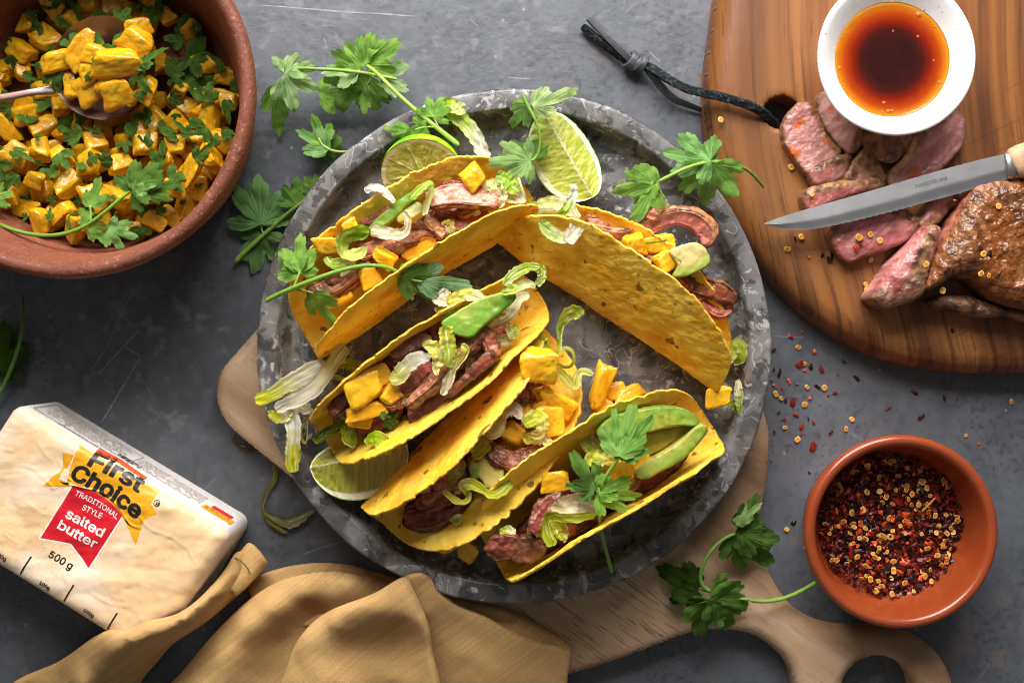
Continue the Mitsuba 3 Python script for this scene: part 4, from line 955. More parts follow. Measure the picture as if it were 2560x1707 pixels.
cut_avocado(v7, [(720, 478), (800, 462), (900, 442), (1000, 420), (1090, 402), (1165, 398), (1100, 450), (1020, 505), (940, 545), (850, 540), (770, 515)], 55, 7, 'yellow inner face of avocado below the curved slice ' + U, [(700, 400), (900, 380), (1150, 340)], 120, 'c8ac30', 'a8a83a', '8a9a30', seed=72)
cut_avocado(v7, [(878, 640), (912, 588), (980, 546), (1045, 508), (1130, 440), (1200, 388), (1230, 410), (1198, 470), (1130, 544), (1058, 594), (985, 630), (920, 660)], 62, 9, 'straight flat avocado slice against the front wall of the lower right taco', [(925, 660), (1060, 592), (1195, 475), (1232, 412)], 80, 'b4b452', '98b042', '5f8424', seed=73)
for x, y, z, sz, rot, lb in [(800, 622, 63, (27, 22, 15), (10, 5, 10), 'mango piece behind the coriander stem ' + U),
                             (890, 560, 61, (22, 24, 14), (10, 10, 30), 'curved mango piece against the avocado ' + U),
                             (480, 668, 60, (24, 16, 14), (10, 0, 5), 'mango piece behind the left coriander leaf of the lower right taco'),
                             (890, 615, 58, (20, 14, 12), (0, 10, 30), 'small mango piece at the foot of the flat avocado ' + U),
                             (700, 690, 56, (18, 14, 12), (0, 10, 30), 'hidden mango piece below the coriander fork ' + U)]:
    mango(v7, x, y, z, sz, rot, lb, G, 'mango_piece', 'mango piece')
lettuce(v7, [(660, 600), (665, 560), (715, 560), (750, 585), (700, 615)], [8, 12, 13, 12, 7], 'curled yellow lettuce scrap beside the stem ' + U, 'c8d04a', 'e2da70', 2.2, 0.8, [0, 40], 71, 68)
lettuce(v7, [(650, 400), (640, 450), (670, 500), (720, 530)], [8, 14, 15, 9], 'pale green lettuce leaf behind the top coriander leaf of the lower right taco', 'b4b83c', 'd2cc60', 1.8, 0.5, [0, 20], 72, 58)
lettuce(v7, [(470, 820), (540, 800), (610, 790), (690, 815)], [10, 16, 16, 9], 'cream lettuce rib lying over the beef ' + U, 'e0cf9a', 'f0deb8', 1.8, 0.5, [0, 15], 73, 69)
lettuce(v7, [(690, 830), (620, 845), (520, 850), (450, 840), (440, 900), (460, 960), (470, 990)], [6, 8, 9, 9, 9, 11, 9], 'bent green lettuce ribbon hanging down over the beef ' + U, 'b4c23c', 'a4b42c', 1.4, 0.4, [30, 20, 50, 20], 74, 71, 100)
lettuce(v7, [(460, 880), (500, 890), (530, 940), (545, 955)], [10, 14, 13, 6], 'folded yellow green lettuce tip beside the hanging ribbon ' + U, 'c4c83c', 'b0b82c', 1.5, 0.4, [0, 30], 75, 67)
lettuce(v7, [(680, 680), (720, 700), (750, 760), (700, 790)], [8, 12, 11, 6], 'yellow lettuce leaf under the coriander fork ' + U, 'd2c83a', 'e4d860', 1.5, 0.5, [0, 30], 76, 66)

# ================================================================ loose food on the plate
G = 'loose food on the plate'
for x, y, z, sz, rot, lb in [(710, 195, 36, (38, 17, 15), (8, -18, 75), 'long mango baton leaning beside the lower right taco'),
                             (770, 225, 31, (16, 14, 12), (0, 10, 20), 'small mango cube behind the mango baton'),
                             (850, 250, 32, (30, 14, 12), (5, 10, 28), 'mango strip tucked behind the back wall of the lower right taco'),
                             (725, 305, 31, (18, 14, 12), (5, 0, 35), 'mango piece at the foot of the mango baton'),
                             (1278, 265, 36, (22, 18, 16), (8, 5, 8), 'mango cube between the upper right taco and the rim'),
                             (60, 1010, 33, (20, 17, 14), (8, 8, -35), 'mango cube with a green leaf flake at the bottom of the plate'),
                             (-32, 965, 33, (26, 18, 15), (8, 8, 38), 'mango chunk left of the flaked cube at the bottom of the plate')]:
    mango(v7, x, y, z, sz, rot, lb, G, 'loose_mango', 'mango piece')
lettuce(v7, [(1330, 95), (1350, 40), (1385, 10), (1400, 30), (1360, 85)], [7, 12, 13, 12, 7], 'curled lettuce tip beside the right end of the upper right taco', 'c6d050', 'a4b42c', 2.2, 0.6, [0, 40], 81, 34)
lettuce(v7, [(1385, 175), (1385, 240), (1390, 290), (1390, 345)], [4, 8, 10, 5], 'white and green lettuce shred at the right rim of the plate', 'e8e4b0', '93a82c', 1.5, 0.5, [0, 30], 82, 36)
lettuce(v7, [(1330, 280), (1360, 300), (1400, 330)], [6, 9, 6], 'green lettuce scrap beside the mango cube at the right rim', 'a4b43a', '869a20', 1.5, 0.5, [0, 20], 83, 33)
G = 'lettuce shreds at the left rim of the plate'
lettuce(v6, [(40, 830), (130, 795), (220, 740), (330, 680), (420, 620)], [11, 12, 15, 17, 11], 'widest white lettuce shred crossing the left rim, green at its outer end', 'd4d43c', 'ece6cc', 1.5, 0.3, [0, 10], 84, 44, group=G, gain=0.9)
lettuce(v6, [(535, 535), (490, 590), (420, 690), (330, 790), (250, 830), (150, 880)], [11, 12, 13, 14, 12, 10], 'long white lettuce shred slanting up to the upper left taco', 'c8c88c', 'ece8d4', 1.5, 0.3, [10, 0, 20], 85, 47, group=G, gain=0.9)
lettuce(v6, [(200, 780), (260, 830), (310, 870), (330, 900)], [9, 12, 12, 8], 'short white lettuce shred in the middle of the heap', 'e6e0c8', 'e9e4d0', 1, 0.2, [0, 10], 86, 42, group=G, gain=0.9)
lettuce(v6, [(230, 860), (245, 960), (250, 1050), (245, 1130), (245, 1220)], [13, 13, 11, 13, 9], 'white lettuce shred pointing down with a yellow green end', 'ece8d8', 'c2c232', 1, 0.2, [0, 10], 87, 43, group=G, gain=0.9)
lettuce(v6, [(130, 880), (160, 910), (215, 900), (220, 870)], [8, 13, 12, 7], 'crinkled yellow green lettuce end at the heap', 'c8c83a', 'dcd870', 2, 0.8, [0, 30], 88, 43, group=G, gain=0.9)
lettuce(v6, [(490, 640), (540, 630), (590, 640), (640, 635)], [7, 11, 10, 5], 'yellow lettuce shred behind the centre taco', 'b8b83a', 'a4a42c', 1.6, 0.6, [0, 20], 89, 34, group=G, gain=0.9)
lettuce(v6, [(320, 920), (300, 960), (285, 1010), (310, 1060), (325, 1000), (320, 940)], [2, 2.5, 3, 3, 2.5, 2], 'thin lettuce loop on the left rim', 'b4b04a', 'c8c068', 0.6, 0.2, [30, 60], 90, 38, group=G, gain=0.9)
lettuce(v6, [(300, 740), (370, 690), (440, 640), (510, 610)], [9, 13, 12, 6], 'yellow green lettuce leaf under the white shreds', 'b6b83e', 'c8cc50', 1.5, 0.6, [0, 20], 91, 36, group=G, gain=0.9)
lettuce(v6, [(450, 700), (490, 705), (530, 715)], [4, 5, 3], 'tiny yellow lettuce thread near the centre taco', 'b8b040', 'c8c050', .6, 0.2, [0, 20], 92, 34, group=G, gain=0.9)
lettuce(v2, [(1215, 500), (1260, 540), (1330, 600), (1385, 690), (1430, 780)], [12, 14, 13, 12, 10], 'white lettuce rib with a green frilled end beside the half lime', 'b8d048', 'eeecd0', 2, 0.6, [0, 10], 93, 40)
lettuce(v2, [(1200, 520), (1220, 485), (1260, 500), (1290, 540)], [8, 13, 13, 8], 'green frill at the top of the lettuce rib by the half lime', 'a6c62c', 'd6e07c', 2.5, 1.0, [0, 30], 94, 43)
G = 'limp lettuce threads on the table'
lettuce(v5, [(1270, 840), (1295, 895), (1350, 915), (1420, 925)], [3, 4, 6, 8], 'limp lettuce thread under the left corner of the paddle board', '6a5a34', '5c5440', 0.6, 0.2, [0, 20], 95, 2, group=G, gain=0.8)
lettuce(v5, [(1490, 1010), (1495, 1080), (1450, 1160), (1430, 1250), (1500, 1340), (1560, 1375)], [6, 4, 3, 3, 4, 3], 'long curved lettuce thread on the dark table left of the plate', '8a8440', '77702e', 0.6, 0.2, [0, 30], 96, 2.5, group=G, gain=0.8)
lettuce(v5, [(1440, 1260), (1500, 1300), (1580, 1320), (1650, 1290), (1715, 1255)], [3, 6, 10, 7, 3], 'wider limp lettuce shred on the dark table left of the plate', '807c48', '8c8860', 0.8, 0.3, [0, 15], 97, 2.5, group=G, gain=0.8)


def shreds(view, a, b, spread, z, n, where, seed):
    """Small beef shreds and lettuce bits strewn over one taco's filling."""
    rng = np.random.default_rng(seed)
    a, b = np.array(a, float), np.array(b, float)
    d = b - a; nr = np.array([-d[1], d[0]]) / np.linalg.norm(d)
    u1 = d / np.linalg.norm(d)
    for k in range(n):
        c = a + d * rng.uniform(0.02, 0.98) + nr * rng.uniform(-spread, spread)
        an = rng.uniform(-0.9, 0.9)
        e = u1 * math.cos(an) + nr * math.sin(an)
        Lh = rng.uniform(35, 75)
        zz = z + rng.uniform(-5, 4)
        pts = [(*(c - e * Lh), zz - 1), (*(c + nr * rng.uniform(-14, 14)), zz + 1.5), (*(c + e * Lh), zz - 1)]
        main = [(0.30, 0.09, 0.06), (0.22, 0.10, 0.06), (0.36, 0.16, 0.10), (0.16, 0.06, 0.04)][k % 4]
        beef(view, pts, rng.uniform(4, 9), rng.uniform(5, 9), f'small beef shred among the filling of the {where}', main, BROWN, [1, -1, 0][k % 3], rng.uniform(-50, 50), seed * 50 + k, 0.45, zz, 34, 'beef_shred', f'beef shreds of the {where}')
    for k in range(n // 2):
        c = a + d * rng.uniform(0.05, 0.95) + nr * rng.uniform(-spread, spread)
        e = np.array([math.cos(k * 2.1), math.sin(k * 2.1)])
        zz = z + rng.uniform(0, 5)
        lettuce(view, [tuple(c - e * 40), tuple(c + nr * rng.uniform(-20, 20)), tuple(c + e * 40)], [5, rng.uniform(8, 14), 5], f'small lettuce bit among the filling of the {where}', ['b8c448', 'dcd870', 'e8e0b0'][k % 3], 'ece4b4', 1.5, 0.8, [rng.uniform(-30, 30), rng.uniform(-30, 40)], seed * 7 + k, zz, 40, group=f'lettuce bits of the {where}')


shreds(v2, (560, 1430), (1420, 1010), 55, 59, 14, 'upper left taco', 1)
shreds(v3, (760, 770), (1230, 1060), 30, 50, 10, 'upper right taco', 2)
shreds(v6, (520, 930), (1330, 520), 90, 60, 18, 'centre taco', 3)
shreds(v6, (960, 1420), (1560, 760), 110, 54, 20, 'lower middle taco', 4)
shreds(v7, (260, 1000), (860, 640), 80, 59, 18, 'lower right taco', 5)
# ================================================================ CORIANDER SPRIGS
LT, DK, PALE = ('4a8426', '86b84a'), ('245a16', '468a2a'), ('5f9448', 'a4c880')
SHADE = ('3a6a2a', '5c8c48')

t = sprig('large coriander sprig over the upper left plate rim, its stem ending at the half lime')
stem(v2, [(1280, 705, 52), (1180, 625, 46), (1080, 545, 44), (950, 430, 42), (850, 330, 36), (775, 270, 28)], [1.4, 1.3, 1.1, 1.0], t, '8ab43c', 'a4c452')
stem(v2, [(945, 345, 22), (800, 318, 25), (650, 298, 27), (480, 288, 26), (370, 295, 22), (310, 345, 18), (290, 385, 14)], [0.9, 1.0, 0.9, 0.7], t, '9cc050', '6f9a2c')
stem(v2, [(1160, 610, 46), (1110, 605, 45), (1040, 620, 44)], [0.5, 0.4], t)
stem(v2, [(1180, 630, 46), (1160, 590, 46), (1135, 540, 45)], [0.5, 0.4], t)
stem(v2, [(770, 400, 20), (790, 360, 24), (815, 325, 26)], [0.5, 0.5], t)
leaf(v2, (770, 265, 27), (995, 130, 26), t, 1, 0.75, 3, 0.1, 0.1, 10, 0.45, LT)
leaf(v2, (760, 270, 26), (620, 130, 22), t, 2, 0.95, 5, 0.1, 0.3, -10, 0.5, LT)
leaf(v2, (780, 265, 24), (880, 100, 22), t, 3, 0.6, 3, 0.1, 0.1, 0, 0.5, LT)
leaf(v2, (740, 285, 24), (510, 290, 20), t, 4, 0.75, 3, 0.2, 0.2, 20, 0.5, PALE)
leaf(v2, (850, 330, 22), (1010, 260, 16), t, 5, 1.15, 5, 0.05, 0.2, 0, 0.45, PALE)
leaf(v2, (325, 320, 24), (540, 440, 18), t, 6, 1.0, 5, 0.1, 0.25, 0, 0.35, PALE)
leaf(v2, (330, 310, 24), (400, 205, 22), t, 7, 1.3, 3, 0.2, 0.3, 0, 0.4, PALE)
leaf(v2, (290, 385, 16), (300, 680, 4), t, 8, 0.55, 3, 0.5, 0.1, -30, 0.4, LT)
leaf(v2, (740, 300, 24), (600, 530, 12), t, 9, 1.0, 5, 0.1, 0.2, 0, 0.45, LT)
leaf(v2, (790, 380, 20), (830, 540, 10), t, 10, 1.0, 5, 0.05, 0.2, 0, 0.4, LT)
leaf(v2, (520, 430, 12), (700, 420, 8), t, 11, 0.9, 3, 0.1, 0.2, 0, 0.4, LT)
leaf(v2, (1135, 555, 45), (1195, 425, 42), t, 12, 1.0, 5, 0.1, 0.25, 0, 0.45, LT)
leaf(v2, (1105, 600, 45), (960, 660, 40), t, 13, 0.7, 3, 0.1, 0.2, 0, 0.5, LT)
leaf(v2, (1000, 630, 43), (830, 595, 39), t, 14, 0.35, 3, 0.2, 0.1, 0, 0.4, LT)

t = sprig('coriander leaves half under the big sprig, on the table left of the plate rim')
stem(v2, [(790, 690, 3), (660, 740, 8), (560, 720, 9), (515, 660, 10)], [0.8, 0.7], t)
leaf(v2, (560, 735, 10), (370, 590, 10), t, 21, 0.55, 3, 0.3, 0.2, 10, 0.55, ('4f9440', '86b86a'))
leaf(v2, (545, 690, 10), (470, 500, 8), t, 22, 0.6, 3, 0.2, 0.2, 0, 0.5, LT)
leaf(v2, (590, 730, 6), (540, 600, 4), t, 23, 0.8, 3, 0.1, 0.2, 0, 0.4, DK)
leaf(v2, (570, 745, 6), (590, 820, 3), t, 24, 0.7, 3, 0.1, 0.2, 0, 0.4, DK)

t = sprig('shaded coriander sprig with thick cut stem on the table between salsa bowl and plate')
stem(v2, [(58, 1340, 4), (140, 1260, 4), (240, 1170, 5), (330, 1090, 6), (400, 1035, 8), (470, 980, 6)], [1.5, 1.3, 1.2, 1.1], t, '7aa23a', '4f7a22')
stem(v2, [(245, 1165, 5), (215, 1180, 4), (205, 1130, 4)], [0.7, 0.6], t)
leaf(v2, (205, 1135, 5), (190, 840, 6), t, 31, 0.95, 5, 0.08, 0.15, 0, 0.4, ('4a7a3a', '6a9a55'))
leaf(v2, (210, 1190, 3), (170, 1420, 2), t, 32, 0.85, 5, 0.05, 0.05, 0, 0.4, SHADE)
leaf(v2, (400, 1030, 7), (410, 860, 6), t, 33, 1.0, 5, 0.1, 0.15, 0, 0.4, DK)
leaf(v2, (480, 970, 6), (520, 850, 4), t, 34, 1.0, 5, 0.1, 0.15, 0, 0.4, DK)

t = sprig('coriander sprig with a drooping curved stem over the upright lime wedge')
stem(v2, [(1628, 425, 58), (1660, 500, 60), (1705, 590, 61), (1722, 680, 60), (1705, 760, 58), (1672, 788, 58)], [1.1, 0.9, 0.7, 0.7], t, '5c8a1e', '8ab03c')
stem(v2, [(1672, 490, 58), (1690, 500, 58), (1660, 480, 58)], [0.6, 0.5], t)
leaf(v2, (1675, 500, 58), (1945, 395, 52), t, 41, 0.42, 3, 0.3, 0.15, 0, 0.5, ('7aa850', 'b4d088'))
leaf(v2, (1660, 480, 56), (1545, 640, 44), t, 42, 0.55, 3, 0.4, 0.2, 25, 0.5, ('4f8a34', '84b45c'))
leaf(v2, (1672, 790, 58), (1430, 800, 60), t, 43, 0.85, 5, 0.1, 0.2, 0, 0.5, ('5f9440', '98c070'))
leaf(v2, (1650, 790, 50), (1560, 640, 38), t, 44, 0.9, 5, 0.1, 0.2, 0, 0.4, ('3a6a28', '5c8c40'))
leaf(v2, (1640, 800, 54), (1560, 920, 58), t, 45, 0.7, 3, 0.2, 0.2, 0, 0.5, ('5f9440', '90ba62'))

t = sprig('coriander sprig with three broad leaves between the right plate rim and the round board')
stem(v3, [(1510, 530, 30), (1460, 470, 40), (1400, 425, 48), (1330, 405, 54), (1250, 402, 58), (1150, 425, 60), (1070, 460, 60), (990, 500, 58)], [0.8, 0.9, 1.0, 1.0], t, '7fae34', '94bc4e')
leaf(v3, (1245, 398, 58), (985, 340, 56), t, 51, 0.72, 5, 0.12, 0.2, 5, 0.4, ('4a9040', '86bc66'))
leaf(v3, (1200, 390, 56), (1130, 250, 54), t, 151, 0.8, 3, 0.12, 0.2, 5, 0.4, ('4a9040', '86bc66'))
leaf(v3, (1225, 395, 57), (1265, 310, 54), t, 152, 0.9, 3, 0.12, 0.2, 5, 0.4, ('4a9040', '86bc66'))
leaf(v3, (1255, 410, 58), (1230, 655, 48), t, 52, 0.95, 5, 0.1, 0.25, 0, 0.35, ('4f9630', '7eb850'))
leaf(v3, (990, 500, 58), (730, 540, 50), t, 53, 0.55, 3, 0.15, 0.2, 0, 0.55, LT)
leaf(v3, (960, 510, 58), (815, 440, 52), t, 54, 0.7, 3, 0.1, 0.2, 0, 0.5, LT)
leaf(v3, (975, 520, 58), (860, 720, 58), t, 55, 0.62, 3, 0.15, 0.2, 0, 0.6, LT)

t = sprig('coriander sprig with a long stem across the left half of the upper left taco')
stem(v2, [(222, 1555, 62), (300, 1515, 68), (380, 1480, 74), (480, 1440, 78), (620, 1390, 80), (760, 1360, 80), (850, 1362, 79), (930, 1385, 76), (965, 1410, 74)], [1.3, 1.3, 1.1, 0.9], t, '7cb02e', '6aa232')
stem(v2, [(378, 1480, 74), (395, 1440, 74), (412, 1395, 74)], [0.7, 0.6], t)
stem(v2, [(385, 1485, 74), (430, 1495, 73), (490, 1510, 70)], [0.7, 0.5], t)
leaf(v2, (412, 1400, 74), (275, 1260, 66), t, 61, 0.72, 3, 0.15, 0.2, 0, 0.5, LT)
leaf(v2, (408, 1390, 74), (410, 1150, 66), t, 62, 0.55, 3, 0.3, 0.1, 0, 0.45, LT)
leaf(v2, (414, 1400, 74), (480, 1290, 70), t, 63, 0.9, 3, 0.2, 0.2, 0, 0.45, LT)
leaf(v6, (345, 248, 70), (520, 470, 58), t, 64, 0.42, 3, 0.2, 0.1, 0, 0.6, LT)
leaf(v6, (830, 130, 77), (1020, 85, 70), t, 65, 0.35, 3, 0.2, 0.1, 0, 0.5, LT)
leaf(v6, (840, 140, 77), (1070, 330, 66), t, 66, 0.5, 3, 0.2, 0.15, 10, 0.6, ('3a8424', '6eae44'))
leaf(v6, (930, 178, 74), (1250, 190, 70), t, 67, 0.5, 3, 0.15, 0.1, 0, 0.6, ('4f8a4a', '8ab878'))
leaf(v6, (900, 175, 70), (1040, 225, 58), t, 68, 0.5, 3, 0.1, 0.1, 0, 0.5, DK)
leaf(v6, (850, 130, 74), (1000, 130, 62), t, 69, 0.4, 3, 0.1, 0.1, 0, 0.5, DK)
stem(v6, [(830, 130, 77), (890, 170, 75), (950, 182, 74)], [0.6, 0.5], t)

t = sprig('coriander sprig with three leaves standing over the lower right taco')
stem(v7, [(765, 1125, 38), (735, 1010, 52), (710, 900, 64), (700, 790, 72), (715, 690, 78), (760, 610, 81), (800, 550, 83)], [1.1, 1.0, 0.9, 0.9], t, '8cb44c', '7aae34')
leaf(v7, (800, 550, 83), (870, 265, 80), t, 71, 0.62, 3, 0.1, 0.15, 0, 0.65, ('4f9230', '8abc58'))
leaf(v7, (805, 548, 83), (990, 345, 78), t, 171, 0.5, 3, 0.1, 0.15, 0, 0.65, ('4f9230', '8abc58'))
leaf(v7, (803, 545, 83), (768, 275, 79), t, 172, 0.42, 3, 0.1, 0.15, 0, 0.6, ('4f9230', '8abc58'))
leaf(v7, (815, 545, 83), (960, 520, 80), t, 173, 0.5, 3, 0.1, 0.15, 0, 0.6, ('4f9230', '8abc58'))
leaf(v7, (688, 722, 78), (545, 520, 74), t, 72, 0.55, 3, 0.25, 0.1, -15, 0.5, DK)
leaf(v7, (682, 725, 77), (515, 690, 70), t, 73, 0.5, 3, 0.15, 0.1, 0, 0.5, ('2f7a28', '5a9a4c'))
leaf(v7, (695, 735, 78), (930, 760, 72), t, 74, 0.62, 5, 0.12, 0.15, 0, 0.55, ('4f9a2c', '8ac04e'))
leaf(v7, (700, 735, 78), (880, 640, 74), t, 75, 0.5, 3, 0.12, 0.15, 0, 0.55, ('4f9a2c', '8ac04e'))

t = sprig('dark coriander sprig lying across the handle of the paddle board')
stem(w3, [(1415, 665, 12), (1320, 720, 16), (1200, 770, 21), (1080, 790, 24), (975, 780, 27)], [1.3, 1.2, 1.0], t, '8cb84a', '7aa83a')
stem(w3, [(725, 725, 30), (660, 665, 32), (665, 580, 34), (720, 470, 36), (800, 390, 34), (890, 350, 30)], [1.2, 1.0, 0.9], t, '7aa83a', '5c942c')
stem(w3, [(725, 725, 30), (680, 720, 29), (645, 705, 28)], [0.8, 0.6], t)
stem(w3, [(975, 780, 26), (850, 760, 24), (735, 725, 29)], [0.9, 0.9], t)
leaf(w3, (700, 765, 30), (880, 1030, 18), t, 81, 0.85, 5, 0.1, 0.25, 0, 0.3, ('2f7018', '57982c'))
leaf(w3, (720, 755, 30), (975, 860, 21), t, 181, 0.85, 5, 0.1, 0.2, 0, 0.3, ('2f7018', '57982c'))
leaf(w3, (690, 765, 30), (640, 940, 20), t, 182, 0.75, 3, 0.1, 0.2, 0, 0.3, ('2f7018', '57982c'))
leaf(w3, (645, 705, 28), (320, 560, 20), t, 82, 0.62, 3, 0.15, 0.2, 0, 0.3, ('163f0e', '2f6a1c'))
leaf(w3, (645, 715, 28), (420, 800, 20), t, 183, 0.6, 3, 0.15, 0.2, 0, 0.3, ('163f0e', '2f6a1c'))
leaf(w3, (890, 350, 31), (1140, 600, 20), t, 83, 0.72, 5, 0.2, 0.2, 0, 0.35, ('235f14', '3f8420'))
leaf(w3, (900, 340, 31), (1190, 470, 22), t, 184, 0.5, 3, 0.2, 0.2, 0, 0.35, ('235f14', '3f8420'))
leaf(w3, (900, 300, 32), (1075, 60, 24), t, 84, 0.5, 3, 0.3, 0.1, 20, 0.4, ('1f5514', '3a7a20'))
leaf(w3, (890, 290, 33), (1080, 120, 32), t, 185, 0.35, 3, 0.3, 0.1, -10, 0.4, ('5a8a3a', '8cb468'))

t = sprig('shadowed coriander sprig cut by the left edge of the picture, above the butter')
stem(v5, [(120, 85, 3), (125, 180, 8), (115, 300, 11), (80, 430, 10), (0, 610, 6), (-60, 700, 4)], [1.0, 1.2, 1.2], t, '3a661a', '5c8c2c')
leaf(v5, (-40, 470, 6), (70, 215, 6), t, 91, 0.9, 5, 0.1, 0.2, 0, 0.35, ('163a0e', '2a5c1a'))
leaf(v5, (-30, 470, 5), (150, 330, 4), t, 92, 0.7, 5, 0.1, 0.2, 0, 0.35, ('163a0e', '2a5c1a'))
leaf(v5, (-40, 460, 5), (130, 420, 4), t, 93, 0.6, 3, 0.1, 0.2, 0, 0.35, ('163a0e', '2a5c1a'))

t = sprig('coriander sprig lying on the salsa near the lower rim of its bowl')
stem(v1, [(-20, 1215, 49), (100, 1260, 50), (230, 1282, 50), (360, 1270, 51), (480, 1220, 52), (600, 1130, 53), (720, 1035, 53)], [1.1, 1.1, 0.9], t, '5c8c1e', '6fa02c')
stem(v1, [(490, 1215, 52), (495, 1180, 52), (490, 1120, 52)], [0.7, 0.5], t)
leaf(v1, (722, 1040, 53), (880, 860, 49), t, 101, 0.75, 5, 0.1, 0.2, 0, 0.4, ('1f5f12', '3f8420'))
leaf(v1, (722, 1042, 53), (1005, 990, 45), t, 102, 0.6, 5, 0.1, 0.2, 0, 0.4, ('1f5f12', '3f8420'))
leaf(v1, (715, 1040, 53), (700, 900, 49), t, 103, 0.6, 3, 0.1, 0.2, 0, 0.4, ('1f5f12', '3f8420'))
leaf(v1, (735, 1045, 54), (860, 1000, 53), t, 104, 0.5, 3, 0.1, 0.1, 0, 0.5, ('4a8a30', '86b660'))
leaf(v1, (492, 1130, 52), (560, 935, 47), t, 105, 0.5, 3, 0.2, 0.15, 0, 0.5, ('2f7a18', '57a02c'))
leaf(v1, (490, 1190, 52), (415, 1120, 48), t, 106, 0.8, 3, 0.1, 0.2, 0, 0.5, ('3a8a1e', '68b038'))
leaf(v1, (495, 1230, 52), (600, 1340, 47), t, 107, 0.65, 3, 0.1, 0.2, 0, 0.5, ('4a9a28', '7cbc48'))
leaf(v1, (590, 1250, 51), (760, 1310, 47), t, 108, 0.8, 5, 0.1, 0.2, 0, 0.5, ('4a9440', '84bc66'))

t = sprig('pair of coriander leaves at the left edge of the picture over the salsa bowl')
stem(v1, [(-40, 1200, 53), (0, 1180, 53)], [0.7, 0.6], t)
leaf(v1, (-60, 1090, 47), (85, 1040, 45), t, 111, 0.8, 5, 0.1, 0.2, 0, 0.4, LT)
leaf(v1, (-40, 1300, 55), (80, 1380, 55), t, 112, 0.4, 3, 0.2, 0.2, 0, 0.5, LT)
leaf(v1, (-70, 1370, 57), (40, 1430, 55), t, 113, 0.7, 3, 0.1, 0.2, 0, 0.5, LT)
lone = thing('coriander_leaf', 'folded dark green herb leaf tucked in front of the mango of the centre taco', 'coriander leaf')
leaf(v6, (770, 935, 62), (790, 1005, 58), lone, 121, 0.8, 3, 0.2, 0.1, 0, 0.4, ('2a6a18', '4a9430'))
leaf(v6, (775, 930, 62), (825, 835, 64), lone, 122, 0.35, 3, 0.3, 0.1, 0, 0.4, ('1f5514', '3a7a24'))
leaf(v6, (720, 905, 66), (790, 930, 64), lone, 123, 0.5, 3, 0.1, 0.1, 0, 0.4, ('2f7a20', '57a03a'))

# ================================================================ LIMES
def lime_wedge(view, A, B, z, rad, roll, label, seed, sweep_deg=62, rcol=('2a5a0c', '4c8416'), fcol=('a0a832', 'c8cc72')):
    """A lengthwise wedge: two cut faces meeting at a pale ridge, peel below."""
    a, b = W(view, [A], z)[0], W(view, [B], z)[0]
    ax = b - a; Lg = np.linalg.norm(ax); ax /= Lg
    nrm = np.cross([0, 0, 1.0], ax); nrm /= np.linalg.norm(nrm); up = np.cross(ax, nrm)
    nu, nr, na = 90, 40, 60
    u = np.linspace(-1, 1, nu)
    prof = np.sqrt(np.clip(1 - np.abs(u) ** 2.3, 0, 1)) ** 1.05 * rad * 0.001
    key = thing('lime_wedge', label, 'lime wedge')
    r0 = math.radians(roll)

    def at(uu, r, ang):
        aa = ang + r0
        return (a + b) / 2 + ax * (uu * Lg / 2)[..., None] + nrm * (r * np.sin(aa))[..., None] + up * (-r * np.cos(aa))[..., None]
    half = math.radians(sweep_deg)
    parts = []
    fr = np.linspace(0, 1, nr)
    for sg in (-1, 1):
        uu, rr = np.meshgrid(u, fr, indexing='ij')
        lift = 0.0007 * (meshkit.fbm(np.stack([uu * 14, rr * 4, rr * 0 + seed + sg], -1), 3, seed) - 0.5) - 0.0008 * np.sin(rr * math.pi)
        P = at(uu, rr * prof[:, None], np.full_like(uu, sg * half)).reshape(-1, 3)
        # hollow the pulp a little along the face normal
        fn = np.cross(ax, P.reshape(nu, nr, 3)[nu // 2, -1] - P.reshape(nu, nr, 3)[nu // 2, 0]); fn /= np.linalg.norm(fn)
        fn = fn * np.sign(fn[2] + 1e-6)
        P = P + fn * lift.reshape(-1)[:, None]
        ru = np.clip(1 - (1 - np.abs(uu)) * 0, 0, 1)
        rim = rr + 0.0
        edge = np.maximum(rim, np.abs(uu) ** 6)
        vein = meshkit.fbm(np.stack([uu * 26 + rr * 7, rr * 2.5, rr * 0 + sg + seed], -1), 3, seed)
        pulp = mixv(C(fcol[0]), C(fcol[1]), sst(0.3, 0.7, vein))
        pith = sst(0.80, 0.86, edge + (meshkit.noise(np.stack([uu * 30, rr * 3, rr * 0], -1)) - .5) * 0.03)
        core = 1 - sst(0.012, 0.05, rr)
        col = mixv(pulp, C('e8e6c4'), np.maximum(pith, core * 0.85))
        col = mixv(col, C('7f9c2a'), sst(0.962, 0.985, rim))
        f = grid_faces(nu, nr)
        if vnormals(P, f)[nu // 2 * nr + nr // 2] @ fn < 0:
            f = f[:, ::-1]
        parts.append((P, f, col.reshape(-1, 3)))
    for P, f, col in parts:
        put('pulp_face', (P, f), 'lime_pulp', parent=key, color=col)
    uu, aa = np.meshgrid(u, np.linspace(-half, half, na), indexing='ij')
    bump = 1.02 + 0.012 * (meshkit.fbm(np.stack([uu * 25, aa * 14, aa * 0 + seed], -1), 3) - 0.5)
    P = at(uu, prof[:, None] * bump, aa).reshape(-1, 3)
    nz = meshkit.fbm(P * 300, 3, seed)
    put('peel', (P, grid_faces(nu, na)), 'lime_peel', parent=key, color=mixv(C(rcol[0]), C(rcol[1]), sst(0.3, 0.7, nz)))


lime_wedge(v3, (428, 155), (672, 575), 47, 18.0, -12, 'upright lime wedge with a pale ridge at the top of the plate', 1, 58)
lime_wedge(v6, (335, 1198), (868, 1070), 44, 20.5, -28, 'shaded lime wedge at the lower left of the plate, under the centre taco', 2, 55, fcol=('8a8a22', 'a8a64c'), rcol=('1f4a0a', '3a6a12'))
